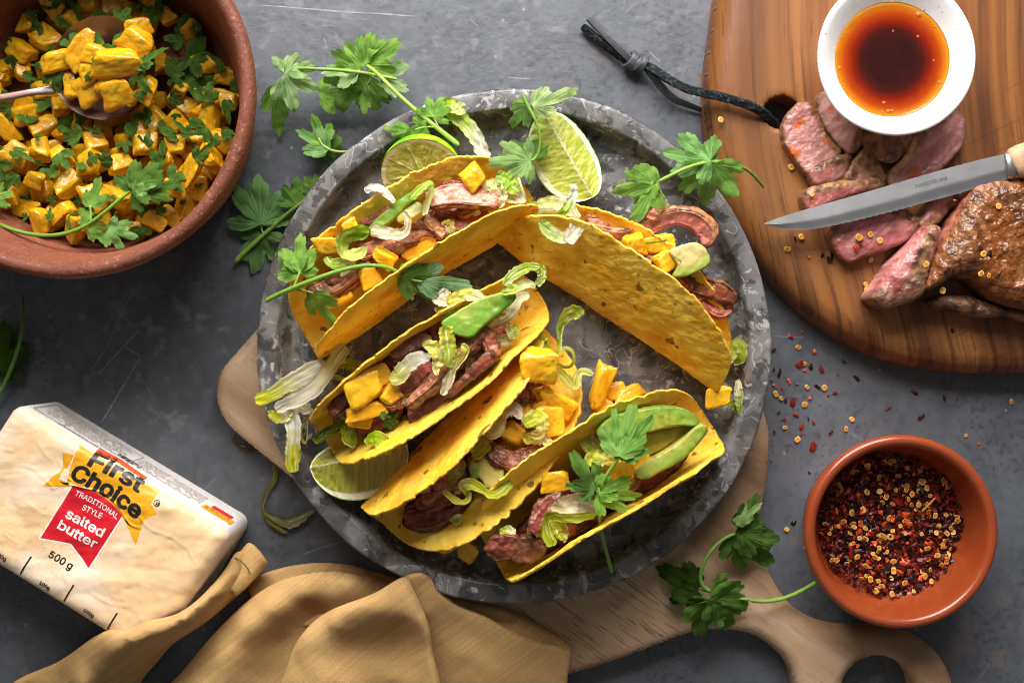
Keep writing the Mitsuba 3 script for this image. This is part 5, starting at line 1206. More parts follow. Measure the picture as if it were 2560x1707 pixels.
# the half lime behind the upper left taco
key = thing('half_lime', 'half lime with its round cut face showing, behind the upper left taco', 'lime')
c0 = W(v2, [(1078, 868)], 46)[0]
fd = np.array([-0.02, -0.62, 0.78]); fd /= np.linalg.norm(fd)
sx = np.cross([0, 0, 1.0], fd); sx = sx / np.linalg.norm(sx); sy = np.cross(fd, sx)
R_ = 0.0190
rr, aa = np.meshgrid(np.linspace(0, 1, 40), np.linspace(0, 2 * math.pi, 145)[:-1], indexing='ij')
P = c0 + (rr * np.cos(aa) * R_)[..., None] * sx + (rr * np.sin(aa) * R_)[..., None] * sy
seg = np.abs(((aa / (2 * math.pi) * 9 + 0.2) % 1.0) - 0.5) * 2
wall = sst(1 - 0.045 / np.maximum(rr, 0.06), 1.0, seg)
P = P + fd * ((-0.0008 * np.sin(rr * math.pi) * (1 - wall) + 0.0006 * (meshkit.fbm(P * 700, 3) - 0.5))[..., None])
nz = meshkit.fbm(np.stack([aa * 9, rr * 5, aa * 0], -1), 3)
col = mixv(mixv(C('a8b848'), C('d4d88c'), sst(0.3, 0.7, nz)), C('ece8c8'), np.maximum(0.7 * wall, np.maximum(sst(0.86, 0.92, rr), 1 - sst(0.05, 0.1, rr))))
col = mixv(col, C('9cc030'), sst(0.975, 0.995, rr))
put('pulp_face', (P.reshape(-1, 3), grid_faces(40, 144, True)), 'lime_pulp', parent=key, color=col.reshape(-1, 3))
bb, aa = np.meshgrid(np.linspace(0, 0.5 * math.pi, 30), np.linspace(0, 2 * math.pi, 145)[:-1], indexing='ij')
P = c0 + (np.cos(bb) * np.cos(aa) * R_ * 1.01)[..., None] * sx + (np.cos(bb) * np.sin(aa) * R_ * 1.01)[..., None] * sy - (np.sin(bb) * R_ * 0.95)[..., None] * fd
P = P.reshape(-1, 3)
put('peel', (P, grid_faces(30, 144, True)), 'lime_peel', parent=key, color=mixv(C('5f9a0c'), C('98c81e'), sst(0.3, 0.7, meshkit.fbm(P * 200, 3))))
# ================================================================ MANGO SALSA
rng = np.random.default_rng(77)
mcx, mcy = mb[0], mb[1]
bare = [Polygon(at_xy(v1, q, 20)) for q in ([(840, 90), (1000, 140), (1050, 250), (1010, 420), (960, 560), (880, 650), (760, 680), (840, 560), (860, 300)], [(-20, 480), (260, 470), (330, 640), (250, 620), (90, 590), (-20, 640)],
                                           [(-20, 390), (80, 380), (250, 420), (270, 490), (-20, 500)])]
SP = -9.0   # the spoon rests this much lower than its pieces are listed
spoon_c = W(w8, [(1010, 665)], 52 + SP)[0]


def scatter(rad, gap, zf, keep, tries=6000):
    out = []
    for _ in range(tries):
        a, r = rng.uniform(0, 2 * math.pi), rad * math.sqrt(rng.uniform())
        q = np.array([mcx + r * math.cos(a), mcy + r * math.sin(a)])
        if q[0] < -0.29 or q[1] > 0.20 or not keep(q, r) or any((q[0] - o[0]) ** 2 + (q[1] - o[1]) ** 2 < gap * gap for o in out):
            continue
        out.append(q)
    return [(q[0], q[1], zf(q)) for q in out]


def free(q):
    return not any(b.contains(shapely.Point(q[0], q[1])) for b in bare)


def away(q):
    return math.hypot(q[0] - spoon_c[0], q[1] - spoon_c[1]) > 0.026


pile = scatter(0.055, 0.0118, lambda q: 0.0155, lambda q, r: free(q))
pile += scatter(0.0595, 0.0093, lambda q: 0.0240 - 0.003 * (q[1] > mcy), lambda q, r: free(q))
pile += scatter(0.0615, 0.0102, lambda q: 0.0325 + 0.004 * (q[1] < mcy - 0.02), lambda q, r: free(q) and away(q) and (q[1] < mcy - 0.012 + 0.25 * (q[0] - mcx)))
seen = {2: 'mango cube in the upper layers of the salsa', 0: 'mango cube low down in the salsa bowl'}
for x, y, z in pile:
    sz = rng.uniform([0.0080, 0.0070, 0.0065], [0.0145, 0.0108, 0.0098])
    M = np.eye(4); M[:3, 3] = (x, y, z + rng.uniform(-0.002, 0.002))
    R = rotm(*rng.uniform([-35, -35, 0], [35, 35, 360]))
    again(SHADED_SPECKED[rng.integers(10)], 'salsa_mango_cube', M @ R @ np.diag([*sz, 1]), seen[2 if z > 0.022 else 0], 'mango cube', 'mango cubes of the upper salsa layers' if z > 0.022 else 'mango cubes low in the salsa bowl')

# the spoon and what lies on it
key = thing('serving_spoon', 'dark copper coloured spoon heaped with salsa, its handle leaving at the left', 'spoon')
rr, aa = np.meshgrid(np.linspace(0.01, 1, 26), np.linspace(0, 2 * math.pi, 97)[:-1], indexing='ij')
prof_z = -0.0085 * (1 - rr ** 2.2)
up_ = np.stack([rr * np.cos(aa) * 0.0240, rr * np.sin(aa) * 0.0242, prof_z], -1).reshape(-1, 3) + spoon_c
n_ = 26 * 96
f_ = grid_faces(26, 96, True)
k_ = np.arange(96)
rim_ = np.vstack([np.stack([25 * 96 + k_, 25 * 96 + k_ + n_, 25 * 96 + (k_ + 1) % 96 + n_], 1), np.stack([25 * 96 + k_, 25 * 96 + (k_ + 1) % 96 + n_, 25 * 96 + (k_ + 1) % 96], 1)])
put('spoon_bowl', (np.vstack([up_, up_ - [0, 0, 0.0011]]), np.vstack([f_, f_[:, ::-1] + n_, rim_])), 'old_copper', parent=key, smooth=40)
v, f, *_ = sweep(spline(W(w8, [(545, 870, 42.5), (480, 885, 43.5), (350, 900, 46), (150, 935, 52), (-150, 985, 62), (-500, 1040, 74)]), 60), [0.0052, 0.0034, 0.0036, 0.0042, 0.006], 0.0018, m=18, p=0.7, cap=40)
put('handle', (v, f), 'old_copper', parent=key, smooth=40)
G = 'mango pieces heaped on the spoon'
for x, y, z, sz, rot, lb in [(590, 600, 57, (16, 8, 7), (20, 10, 20), 'mango piece hanging over the left edge of the spoon'), (760, 545, 58, (14, 9, 8), (15, 5, 60), 'mango piece at the upper left of the spoon heap'),
                             (1130, 630, 62, (22, 10, 9), (35, 0, 8), 'long bright mango piece topping the spoon heap'), (1330, 420, 60, (15, 10, 9), (20, 10, -25), 'bright mango cube at the upper right of the spoon heap'),
                             (1080, 800, 56, (13, 10, 9), (10, 10, 5), 'mango cube below the long topping piece on the spoon'), (1140, 920, 56, (14, 12, 9), (25, 0, 25), 'bright mango cube at the front of the spoon heap'),
                             (690, 850, 53, (6, 11, 7), (0, 10, 15), 'narrow mango piece at the front left of the spoon'), (1430, 890, 56, (8, 11, 8), (10, 10, -25), 'mango piece at the right edge of the spoon'),
                             (870, 890, 53, (13, 12, 8), (10, 0, 40), 'shaded mango piece at the front of the spoon'), (960, 560, 57, (15, 9, 9), (10, 10, -10), 'mango piece behind the long topping piece on the spoon'),
                             (900, 730, 55, (12, 10, 9), (10, 10, 30), 'mango piece in the middle of the spoon heap'), (1340, 290, 54, (12, 8, 8), (10, 10, 20), 'shaded mango piece at the back of the spoon'),
                             (1260, 930, 54, (9, 9, 8), (10, 10, 60), 'small mango piece in front of the spoon heap'), (860, 420, 53, (9, 9, 8), (10, 10, 60), 'dark mango piece at the back left of the spoon')]:
    p = W(w8, [(x, y)], z + SP)[0]
    M = np.eye(4); M[:3, 3] = p
    again(SHADED_SPECKED[(x + y) % 10], 'spoon_mango_piece', M @ rotm(*rot) @ np.diag([sz[0] * .001, sz[1] * .001, sz[2] * .001, 1]), lb, 'mango piece', G)

BITS = []
for k in range(7):
    v, f, col = leaf_local(300 + k, [0.5, 0.9, 0.7, 0.45, 1.0, 0.6, 0.8][k], 3, [0.5, 0.2, 0.4, 0.6, 0.3, 0.2, 0.5][k], 0.5, 0.55, 80, 9, tone=('1c5210', '3f8424'))
    BITS.append(unit(f'herb_bit_{k}', (v, f), 'herb_leaf', smooth=True, color=col))


def bit(pos, size, rot, label, group=None, name='coriander_piece'):
    M = np.eye(4); M[:3, 3] = pos
    again(BITS[rng.integers(7)], name, M @ rotm(*rot) @ np.diag([size, size, size, 1]), label, 'coriander piece', group)


for x, y, z, sz, rz, lb in [(1330, 660, 64, 16, 40, 'broad coriander leaf piece drooping over the right edge of the spoon'), (1320, 680, 63, 13, -60, 'lower lobe of coriander at the right edge of the spoon'), (740, 470, 57, 11, 100, 'dark coriander piece at the back left of the spoon'),
                            (1160, 520, 62, 12, 100, 'curled coriander piece on top of the spoon heap'), (530, 720, 57, 9, -80, 'very dark coriander piece where handle and spoon meet'), (930, 690, 61, 9, -70, 'coriander piece pointing down the front of the spoon heap'),
                            (900, 600, 63, 4, 20, 'tiny triangular coriander fleck on the spoon heap'), (1370, 900, 61, 5, -80, 'small coriander fleck on the right mango of the spoon'), (1180, 200, 55, 8, 60, 'coriander piece at the back edge of the spoon'), (1010, 400, 58, 8, 200, 'coriander piece at the back of the spoon heap')]:
    bit(W(w8, [(x, y)], z + SP)[0], sz * 0.001, (rng.uniform(-30, 30), rng.uniform(-20, 20), rz), lb)
bit(W(w8, [(1830, 820)], 24)[0], 0.026, (10, -10, 75), 'large flat pale green leaf piece on the bare bowl floor right of the spoon')
GB = 'chopped coriander in the salsa'
for x, y, z in scatter(0.062, 0.0085, lambda q: 0.0, lambda q, r: away(q)):
    near = [c[2] for c in pile if math.hypot(c[0] - x, c[1] - y) < 0.007]
    zz = max(near, default=0.011) + 0.0060
    bit((x, y, zz), rng.uniform(0.004, 0.0125), (rng.uniform(-30, 30), rng.uniform(-30, 30), rng.uniform(0, 360)), 'piece of chopped coriander scattered among the mango of the salsa', GB)

# ================================================================ STEAK AND SLICES on the round board
def near_line(px, py, line):
    pts = spline(line, 80) if len(line) > 2 else spline(line, 40)
    return cKDTree(pts).query(np.c_[px, py])[0]


def meatcol(line, wid, main=PINK, crust=BROWN, stain=(), seed=0, pale=0.0):
    def fn(px, py, d, h01, v):
        nz = meshkit.fbm(v * 330 + seed, 4, seed)
        big = meshkit.fbm(v * 90 + seed, 3, seed + 2)
        fib = meshkit.fbm(np.c_[(px + py) * 0.045, (px - py) * 0.008, px * 0 + seed], 3, seed)
        c = mixv(np.array(main) * 0.60, np.array(main) * 1.22, sst(0.32, 0.68, 0.4 * big + 0.6 * fib))
        c = mixv(c, (0.58, 0.33, 0.26), pale + 0.35 * sst(0.5, 0.75, fib))
        c = mixv(c, np.array((0.30, 0.035, 0.045)), 0.4 * sst(0.55, 0.75, big))
        c = mixv(c, (0.19, 0.085, 0.040), 0.85 * (1 - sst(0.0, 0.0024, d + (nz - 0.5) * 0.002)))
        if line:
            wid_ = wid * 1.25
            k = 1 - sst(wid_ * 0.55, wid_ * 1.05, near_line(px, py, line) + (nz - 0.5) * wid * 0.8)
            cc = mixv(np.array(crust) * 0.5, np.array(crust) * 1.9, sst(0.3, 0.7, nz))
            cc = mixv(cc, DARK, 0.6 * sst(0.55, 0.7, meshkit.fbm(v * 600, 3, seed + 5)))
            c = mixv(c, cc, k)
        for sx_, sy_, sr in stain:
            c = mixv(c, (0.50, 0.10, 0.012), 0.85 * (1 - sst(sr * 0.6, sr, np.hypot(px - sx_, py - sy_) * (0.7 + 0.6 * nz))))
        return c
    return fn


def slice_(view, outline, z0, h, r, colf, label, rough=0.0006, seed=0, tilt=None, name='steak_slice', cat='steak slice', g=0.0011, mat_key='meat', edge=0.0006):
    m, col, mk = organic(view, outline, z0, h, r, g, colf, mat_key, rough, 300, seed, tilt, edge=edge)
    put(name, m, mk, label, cat, color=col, smooth=True)


def slope(view, a, b, rise):
    """Tilt: from 0 at the picture point a up to rise (mm) at b."""
    A, B = W(view, [a, b], 28)[:, :2]
    d = B - A

    def fn(v2_):
        return np.clip((v2_ - A) @ d / (d @ d), -0.1, 1.3) * rise * 0.001
    return fn


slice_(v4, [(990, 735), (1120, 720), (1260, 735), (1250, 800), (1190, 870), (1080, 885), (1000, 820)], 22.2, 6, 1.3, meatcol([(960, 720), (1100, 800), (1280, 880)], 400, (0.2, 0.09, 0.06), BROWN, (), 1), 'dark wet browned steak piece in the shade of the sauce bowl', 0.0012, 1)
slice_(v4, [(745, 600), (757, 515), (795, 498), (850, 560), (930, 650), (990, 705), (985, 790), (940, 842), (880, 822), (800, 730), (752, 650)], 22.4, 6, 1.3,
       meatcol([(1000, 700), (985, 790), (935, 850)], 45, (0.56, 0.25, 0.22), BROWN, ((820, 600, 22), (860, 650, 14)), 2, 0.25), 'pale pink steak slice half under the left of the sauce bowl', 0.0007, 2)
slice_(v4, [(1285, 730), (1390, 690), (1500, 605), (1530, 630), (1548, 710), (1535, 790), (1460, 885), (1400, 945), (1260, 1000), (1130, 1015), (1118, 960), (1180, 890), (1250, 780)], 22.4, 7, 1.3,
       meatcol([(1290, 720), (1220, 830), (1150, 910), (1110, 990)], 55, (0.52, 0.19, 0.19), TAN, ((1275, 945, 52),), 3, 0.12), 'large pink steak slice right of and below the sauce bowl', 0.0008, 3)
slice_(v4, [(553, 690), (565, 645), (630, 570), (690, 558), (735, 595), (775, 680), (820, 765), (875, 830), (830, 872), (740, 935), (690, 955), (640, 900), (590, 830), (560, 770)], 22.4, 7, 1.3,
       meatcol([(720, 570), (770, 660), (820, 760), (880, 840)], 26, (0.56, 0.23, 0.20), BROWN, ((655, 660, 30), (640, 690, 26), (620, 830, 45), (790, 770, 22)), 4, 0.15), 'pink steak slice with orange juice stains beside the finger hole', 0.0008, 4)
slice_(v4, [(870, 985), (890, 930), (950, 860), (1010, 812), (1055, 850), (1100, 920), (1125, 990), (1040, 1010), (940, 1015)], 23, 8, 3.0, meatcol([(890, 930), (1000, 840), (1060, 900), (1120, 990)], 70, (0.42, 0.18, 0.14), BROWN, (), 5), 'brown cornered steak piece above the thin crusted strip', 0.0014, 5)
slice_(v4, [(697, 920), (760, 890), (850, 845), (935, 850), (930, 890), (885, 975), (800, 1005), (725, 1015)], 24, 7, 3.0, meatcol([(740, 880), (850, 850), (930, 850)], 50, (0.40, 0.14, 0.11), BROWN, (), 6), 'rough pinkish brown steak piece left of the cornered piece', 0.0016, 6)
slice_(v4, [(662, 1060), (680, 1030), (720, 1015), (850, 985), (1000, 965), (1095, 975), (1118, 1005), (1100, 1030), (900, 1085), (680, 1148)], 22.6, 9, 3.0,
       meatcol([(690, 1020), (850, 995), (1000, 975), (1110, 1000)], 42, (0.38, 0.10, 0.085), (0.26, 0.12, 0.05), ((735, 1100, 16),), 7), 'thin steak strip with a golden crust just above the knife blade', 0.0009, 7)

# the knife
kn = thing('knife', 'serrated steel knife with a pale wooden handle lying across the steak slices', 'knife')


def kz(x):
    return 33 + (x - 460) * (46 - 33) / (1770 - 460)


spine = spline([(458, 1217), (600, 1166), (900, 1079), (1200, 991), (1500, 905), (1772, 838)], 200)
low = spline([(458, 1221), (520, 1238), (580, 1246), (650, 1250), (850, 1222), (1100, 1163), (1340, 1102), (1600, 1030), (1815, 968)], 200)
low = low + np.c_[np.zeros(200), 4.5 * np.abs(np.sin(np.linspace(0, 40 * math.pi, 200)))] * (np.linspace(0, 1, 200) < 0.62)[:, None] * sst(0.03, 0.1, np.linspace(0, 1, 200))[:, None]
rows = []
for k in np.linspace(0, 1, 14):
    q = spine * (1 - k) + low * k
    t_ = 0.9 * (1 if k < 0.62 else max(0.12, (1 - k) / 0.38)) * np.clip(np.linspace(0, 1, 200) * 12 + 0.1, 0, 1)
    rows.append((np.c_[q, kz(q[:, 0]) + t_], np.c_[q, kz(q[:, 0]) - t_]))
top = np.array([W(v4, a.tolist()) for a, b in rows]); bot = np.array([W(v4, b.tolist()) for a, b in rows])
gf = grid_faces(14, 200)
bd = np.r_[np.arange(200), np.arange(1, 14) * 200 + 199, 13 * 200 + np.arange(198, -1, -1), np.arange(12, 0, -1) * 200]
b2 = np.roll(bd, -1)
vv = np.vstack([top.reshape(-1, 3), bot.reshape(-1, 3)])
ff = outward(vv, np.vstack([gf, gf[:, ::-1] + 2800, np.stack([bd, bd + 2800, b2 + 2800], 1), np.stack([bd, b2 + 2800, b2], 1)]))
put('blade', (vv, ff), 'steel', parent=kn, smooth=12)
v, f, *_ = sweep(spline(W(v4, [(1768, 906, 46), (1790, 902, 46.3), (1812, 897, 46.6)]), 30), [0.0118, 0.0128, 0.0118], [0.0085, 0.0092, 0.0085], m=40, p=0.9, cap=20)
put('collar', (v, f), 'steel', parent=kn, smooth=40)
ax_p = W(v4, [(1800, 897, 46.5), (1830, 885, 47), (1842, 882, 47), (1850, 880, 47), (1858, 878, 47), (1873, 875, 47.3), (1980, 850, 49), (2200, 795, 53), (2420, 740, 57)])
v, f, *_ = sweep(spline(ax_p, 160), np.interp(np.linspace(0, 1, 160), [0, .04, .06, .075, .09, .12, .3, .7, 1], [.0128, .0142, .0146, .0137, .0146, .0152, .0165, .018, .016]), np.interp(np.linspace(0, 1, 160), [0, .3, 1], [.010, .013, .014]), m=40, p=0.85, cap=30)
put('handle', (v, f), 'pale_wood', parent=kn, smooth=40)


def letters(text, fat=0.0):
    m = meshkit.text_mesh(text, 1.0, 0.1)
    tri = m.triangles[m.face_normals[:, 2] > 0.9]
    g = shapely.union_all([Polygon(t_[:, :2]).buffer(0.004) for t_ in tri])
    return g.buffer(fat) if fat else g


def flat_mesh(geom, size):
    out = []
    for g in getattr(geom, 'geoms', [geom]):
        if g.is_empty or g.area < 1e-12:
            continue
        v_, f_ = trimesh.creation.triangulate_polygon(g, engine='earcut')
        v_, f_ = trimesh.remesh.subdivide_to_size(np.c_[v_, v_[:, 0] * 0], f_, size, max_iter=20)
        out.append((np.asarray(v_), np.asarray(f_)))
    at = np.cumsum([0] + [len(a) for a, _ in out])
    return np.vstack([a for a, _ in out]), np.vstack([b + o for (_, b), o in zip(out, at)])


def baseline(view, geom, a, b, z, height_mm, size=0.002):
    """Lettering of unit height stretched from a to b along its baseline, at height z."""
    A, B = W(view, [a, b], z)
    x0, _, x1, _ = geom.bounds
    d = (B - A)[:2]; Lg = np.linalg.norm(d); d = d / Lg; n = np.array([-d[1], d[0]])
    v_, f_ = flat_mesh(geom, size / (Lg / (x1 - x0)))
    xy = A[:2] + np.outer((v_[:, 0] - x0) / (x1 - x0) * Lg, d) + np.outer(v_[:, 1] * height_mm * 0.001, n)
    return xy, f_


xy, f = baseline(v4, letters('STAINLESS STEEL JAPAN', 0.01), (1283, 1024), (1450, 982), 42.5, 1.5)
pz = np.interp(xy[:, 0], *np.sort(np.array([[W(v4, [(q, 1000)], kz(q))[0, 0], (kz(q) + 0.97) * 0.001] for q in (1200, 1500)]).T, axis=1))
put('lettering', (np.c_[xy, pz], f), 'print_black', parent=kn, smooth=False)

slice_(v4, [(808, 1265), (830, 1215), (890, 1170), (970, 1130), (1080, 1108), (1160, 1122), (1240, 1165), (1285, 1195), (1275, 1255), (1230, 1310), (1100, 1370), (980, 1410), (920, 1432), (855, 1395), (815, 1320)], 23, 7, 2.6,
       meatcol([(800, 1270), (880, 1180), (970, 1135), (1090, 1112), (1200, 1140), (1290, 1200)], 34, (0.46, 0.15, 0.145), (0.22, 0.10, 0.045), ((970, 1340, 18),), 8, 0.05), 'thick pink steak slice with a brown rind lying below the knife blade', 0.0009, 8, slope(v4, (960, 1400), (1100, 1120), 5))
slice_(v4, [(1280, 1220), (1300, 1175), (1345, 1100), (1420, 1062), (1500, 1040), (1560, 1050), (1545, 1090), (1470, 1140), (1410, 1205), (1350, 1250), (1300, 1250)], 24, 12, 3.0,
       meatcol([(1330, 1250), (1400, 1200), (1470, 1130), (1545, 1060)], 32, (0.48, 0.17, 0.15), (0.24, 0.12, 0.06), (), 9), 'curved pink steak strip joining the loose slice to the whole steak', 0.0010, 9)


def steakcol(px, py, d, h01, v):
    nz = meshkit.fbm(v * 300, 4, 3)
    big = meshkit.fbm(v * 70, 3, 4)
    fib = meshkit.fbm(np.c_[(px - py * 0.35) * 0.060, (px * 0.35 + py) * 0.011, px * 0], 3, 6)
    c = mixv((0.075, 0.026, 0.008), (0.30, 0.135, 0.052), sst(0.32, 0.68, 0.5 * fib + 0.5 * nz))
    c = mixv(c, (0.40, 0.225, 0.12), 0.5 * sst(0.52, 0.72, fib) * sst(0.4, 0.6, big))
    glaze = sst(0.40, 0.60, big) * sst(960, 1180, px + 0.2 * (py - 700))
    c = mixv(c, (0.20, 0.062, 0.009), 0.75 * glaze)
    c = mixv(c, (0.030, 0.010, 0.006), 0.75 * sst(0.60, 0.74, meshkit.fbm(v * 150, 3, 9)))
    left = near_line(px, py, [(985, 405), (900, 540), (850, 640), (780, 770), (700, 930), (640, 1090), (610, 1180)])
    c = mixv(c, (0.50, 0.19, 0.16), 0.9 * (1 - sst(12, 34, left + (nz - 0.5) * 30)) * np.where(h01 < 0.98, 1, 0.6))
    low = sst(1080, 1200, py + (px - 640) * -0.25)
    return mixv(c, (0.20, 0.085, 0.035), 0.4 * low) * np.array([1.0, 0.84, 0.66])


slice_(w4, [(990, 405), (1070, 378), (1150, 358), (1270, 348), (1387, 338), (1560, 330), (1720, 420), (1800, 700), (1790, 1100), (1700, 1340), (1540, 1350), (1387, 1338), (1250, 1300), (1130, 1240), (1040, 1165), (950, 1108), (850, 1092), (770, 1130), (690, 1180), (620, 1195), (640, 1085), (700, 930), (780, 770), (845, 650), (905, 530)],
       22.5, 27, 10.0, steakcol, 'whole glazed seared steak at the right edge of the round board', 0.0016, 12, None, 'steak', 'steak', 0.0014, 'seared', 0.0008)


def endcol(px, py, d, h01, v):
    nz = meshkit.fbm(v * 330, 4, 3)
    big = meshkit.fbm(v * 100, 3, 8)
    c = mixv((0.40, 0.11, 0.105), (0.62, 0.30, 0.25), sst(0.3, 0.7, 0.5 * big + 0.5 * nz))
    rind = near_line(px, py, [(690, 740), (650, 860), (600, 1000), (575, 1120), (560, 1230)])
    cc = mixv((0.06, 0.024, 0.010), (0.32, 0.16, 0.07), sst(0.3, 0.7, nz))
    c = mixv(c, cc, 1 - sst(40, 62, rind + (nz - 0.5) * 40))
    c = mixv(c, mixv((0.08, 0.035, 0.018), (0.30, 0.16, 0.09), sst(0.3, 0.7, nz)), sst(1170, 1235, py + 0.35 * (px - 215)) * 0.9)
    return mixv(c, (0.24, 0.02, 0.02), 0.6 * sst(0.62, 0.72, meshkit.fbm(v * 210, 3, 2)))


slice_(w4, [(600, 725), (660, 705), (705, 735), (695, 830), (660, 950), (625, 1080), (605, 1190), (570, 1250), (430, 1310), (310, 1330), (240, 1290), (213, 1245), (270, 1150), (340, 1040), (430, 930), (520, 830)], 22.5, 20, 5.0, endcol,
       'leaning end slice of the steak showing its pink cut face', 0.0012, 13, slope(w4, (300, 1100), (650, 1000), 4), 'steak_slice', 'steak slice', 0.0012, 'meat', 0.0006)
slice_(w4, [(640, 1285), (720, 1240), (850, 1222), (960, 1232), (1080, 1275), (1250, 1320), (1387, 1345), (1600, 1370), (1650, 1450), (1500, 1460), (1387, 1430), (1200, 1400), (1000, 1388), (820, 1345), (700, 1320)], 22.4, 13, 5.0,
       lambda px, py, d, h01, v: mixv((0.050, 0.022, 0.012), (0.26, 0.13, 0.065), sst(0.35, 0.7, meshkit.fbm(v * 220, 4, 5))) * (1 + 0.0 * px[:, None]), 'dark fatty strip along the lower side of the steak', 0.0016, 14, None, 'steak_trimming', 'steak trimming', 0.0012, 'seared', 0.0008)

# cut faces of beef lying on top of the taco fillings
def taco_slice(view, outline, z0, h, colf, label, seed, tilt=None):
    slice_(view, outline, z0, h, 1.0, lambda *a: colf(*a) * np.array([0.74, 0.56, 0.48]), label, 0.0012, seed, tilt, 'beef_strip', 'beef slice', 0.0008, 'meat', 0.0009)


RB = (0.15, 0.058, 0.026)
taco_slice(v7, [(140, 1005), (155, 960), (200, 928), (260, 922), (302, 935), (297, 985), (272, 1037), (230, 1052), (180, 1050)], 51, 8, meatcol([(140, 990), (165, 1040), (230, 1055), (275, 1035)], 30, (0.27, 0.065, 0.045), RB, (), 41), 'round raw beef end at the left opening of the lower right taco', 41, slope(v7, (150, 1040), (300, 930), 4))
taco_slice(v7, [(268, 1005), (298, 952), (345, 930), (410, 942), (445, 985), (432, 1030), (380, 1057), (310, 1066), (272, 1048)], 53, 8, meatcol([(290, 1060), (300, 1000), (350, 960), (430, 960)], 60, (0.30, 0.12, 0.075), (0.18, 0.08, 0.04), (), 42), 'ragged brown beef end beside the raw end of the lower right taco', 42, slope(v7, (270, 1050), (430, 940), 3))
taco_slice(v7, [(350, 885), (370, 812), (408, 760), (465, 732), (525, 708), (505, 768), (474, 832), (444, 884), (402, 912), (362, 912)], 58, 5, meatcol([(525, 715), (480, 830), (440, 890)], 24, (0.32, 0.085, 0.065), (0.26, 0.13, 0.075), (), 43), 'pinkish red beef slice standing at the left of the lower right taco', 43, slope(v7, (520, 720), (360, 880), 6))
taco_slice(v7, [(492, 768), (555, 734), (640, 718), (685, 730), (668, 768), (600, 776), (530, 794)], 62, 4, meatcol([(495, 770), (560, 732), (650, 716)], 16, (0.38, 0.115, 0.095), (0.26, 0.13, 0.075), (), 44), 'pink beef slice under the left coriander leaf of the lower right taco', 44)
taco_slice(v6, [(1068, 800), (1115, 745), (1185, 672), (1255, 600), (1325, 552), (1358, 585), (1342, 622), (1255, 695), (1155, 778), (1092, 818)], 64, 6, meatcol([(1068, 795), (1185, 665), (1325, 548)], 34, (0.27, 0.055, 0.035), (0.26, 0.11, 0.05), (), 45), 'thick dark red beef slab facing up in the centre taco', 45, slope(v6, (1080, 810), (1340, 570), 3))
taco_slice(v6, [(1392, 832), (1416, 780), (1470, 752), (1522, 772), (1534, 820), (1512, 862), (1450, 874)], 55, 7, meatcol([(1392, 840), (1450, 876), (1512, 866)], 34, (0.42, 0.13, 0.11), (0.22, 0.10, 0.05), ((1500, 790, 30),), 46), 'round glossy pink beef piece near the top, lower middle taco', 46, slope(v6, (1400, 850), (1520, 770), 3))

# ================================================================ CHILLI FLAKES AND SEEDS
rng = np.random.default_rng(31)


def seed_unit(k):
    m = trimesh.creation.icosphere(subdivisions=2)
    v = np.array(m.vertices)
    v[:, 2] *= 0.24
    v[:, 0] *= 1.0 + 0.18 * np.cos(2 * np.arctan2(v[:, 1], v[:, 0]) + k) - 0.1
    r = np.hypot(v[:, 0], v[:, 1])
    v[:, 2] -= 0.16 * np.exp(-(r / 0.45) ** 2) * np.sign(v[:, 2])
    col = mixv(C(['b87a20', 'c98a30', 'a86a18', 'b87424'][k]), C('dcae58'), sst(0.35, 0.95, r))
    col = mixv(col, C('a86a20'), 0.35 * sst(0.5, 0.7, meshkit.fbm(v * 2.2 + k, 3, k)))
    return unit(f'seed_shape_{k}', (v, np.array(m.faces)), 'plain', smooth=True, color=col)


def flake_mesh(r_):
    n = r_.integers(6, 10)
    a = np.sort(r_.uniform(0, 2 * math.pi, n))
    rad = r_.uniform(0.55, 1.0, n)
    p = np.stack([rad * np.cos(a) * 1.2, rad * np.sin(a) * 0.8, r_.uniform(-0.25, 0.25, n)], 1)
    t_ = 0.11
    v = np.vstack([p + [0, 0, t_], p - [0, 0, t_], [[0, 0, 0.25 + t_]], [[0, 0, 0.25 - t_]]])
    i = np.arange(n); j = (i + 1) % n
    f = np.vstack([np.stack([i, j, i * 0 + 2 * n], 1), np.stack([j + n, i + n, i * 0 + 2 * n + 1], 1), np.stack([i, i + n, j + n], 1), np.stack([i, j + n, j], 1)])
    return v, outward(v, f)


SEEDS = [seed_unit(k) for k in range(4)]
REDS = ['3a0a06', '6a140a', '2a0807', '8a200c', '1a0706', 'c4481a', '4a0c08', '2a0a08']
FLK = []
for k in range(8):
    v, f = flake_mesh(rng)
    c_ = C(REDS[k])
    FLK.append(unit(f'flake_shape_{k}', (v[f].reshape(-1, 3), np.arange(3 * len(f)).reshape(-1, 3)), 'plain', smooth=False, color=mixv(c_ * 0.8, c_ * 1.5, rng.uniform(0, 1, 3 * len(f)))))


def crumb(kind, pos, size, label, group, k=None, flat=10, name=None, cat=None):
    M = np.eye(4); M[:3, 3] = pos
    R = rotm(rng.uniform(-flat, flat), rng.uniform(-flat, flat), rng.uniform(0, 360))
    b = SEEDS[rng.integers(4) if k is None else k] if kind == 's' else FLK[rng.integers(8) if k is None else k]
    again(b, name or ('chilli_seed' if kind == 's' else 'chilli_flake'), M @ R @ np.diag([size, size, size, 1]), label, cat or ('chilli seed' if kind == 's' else 'chilli flake'), group)


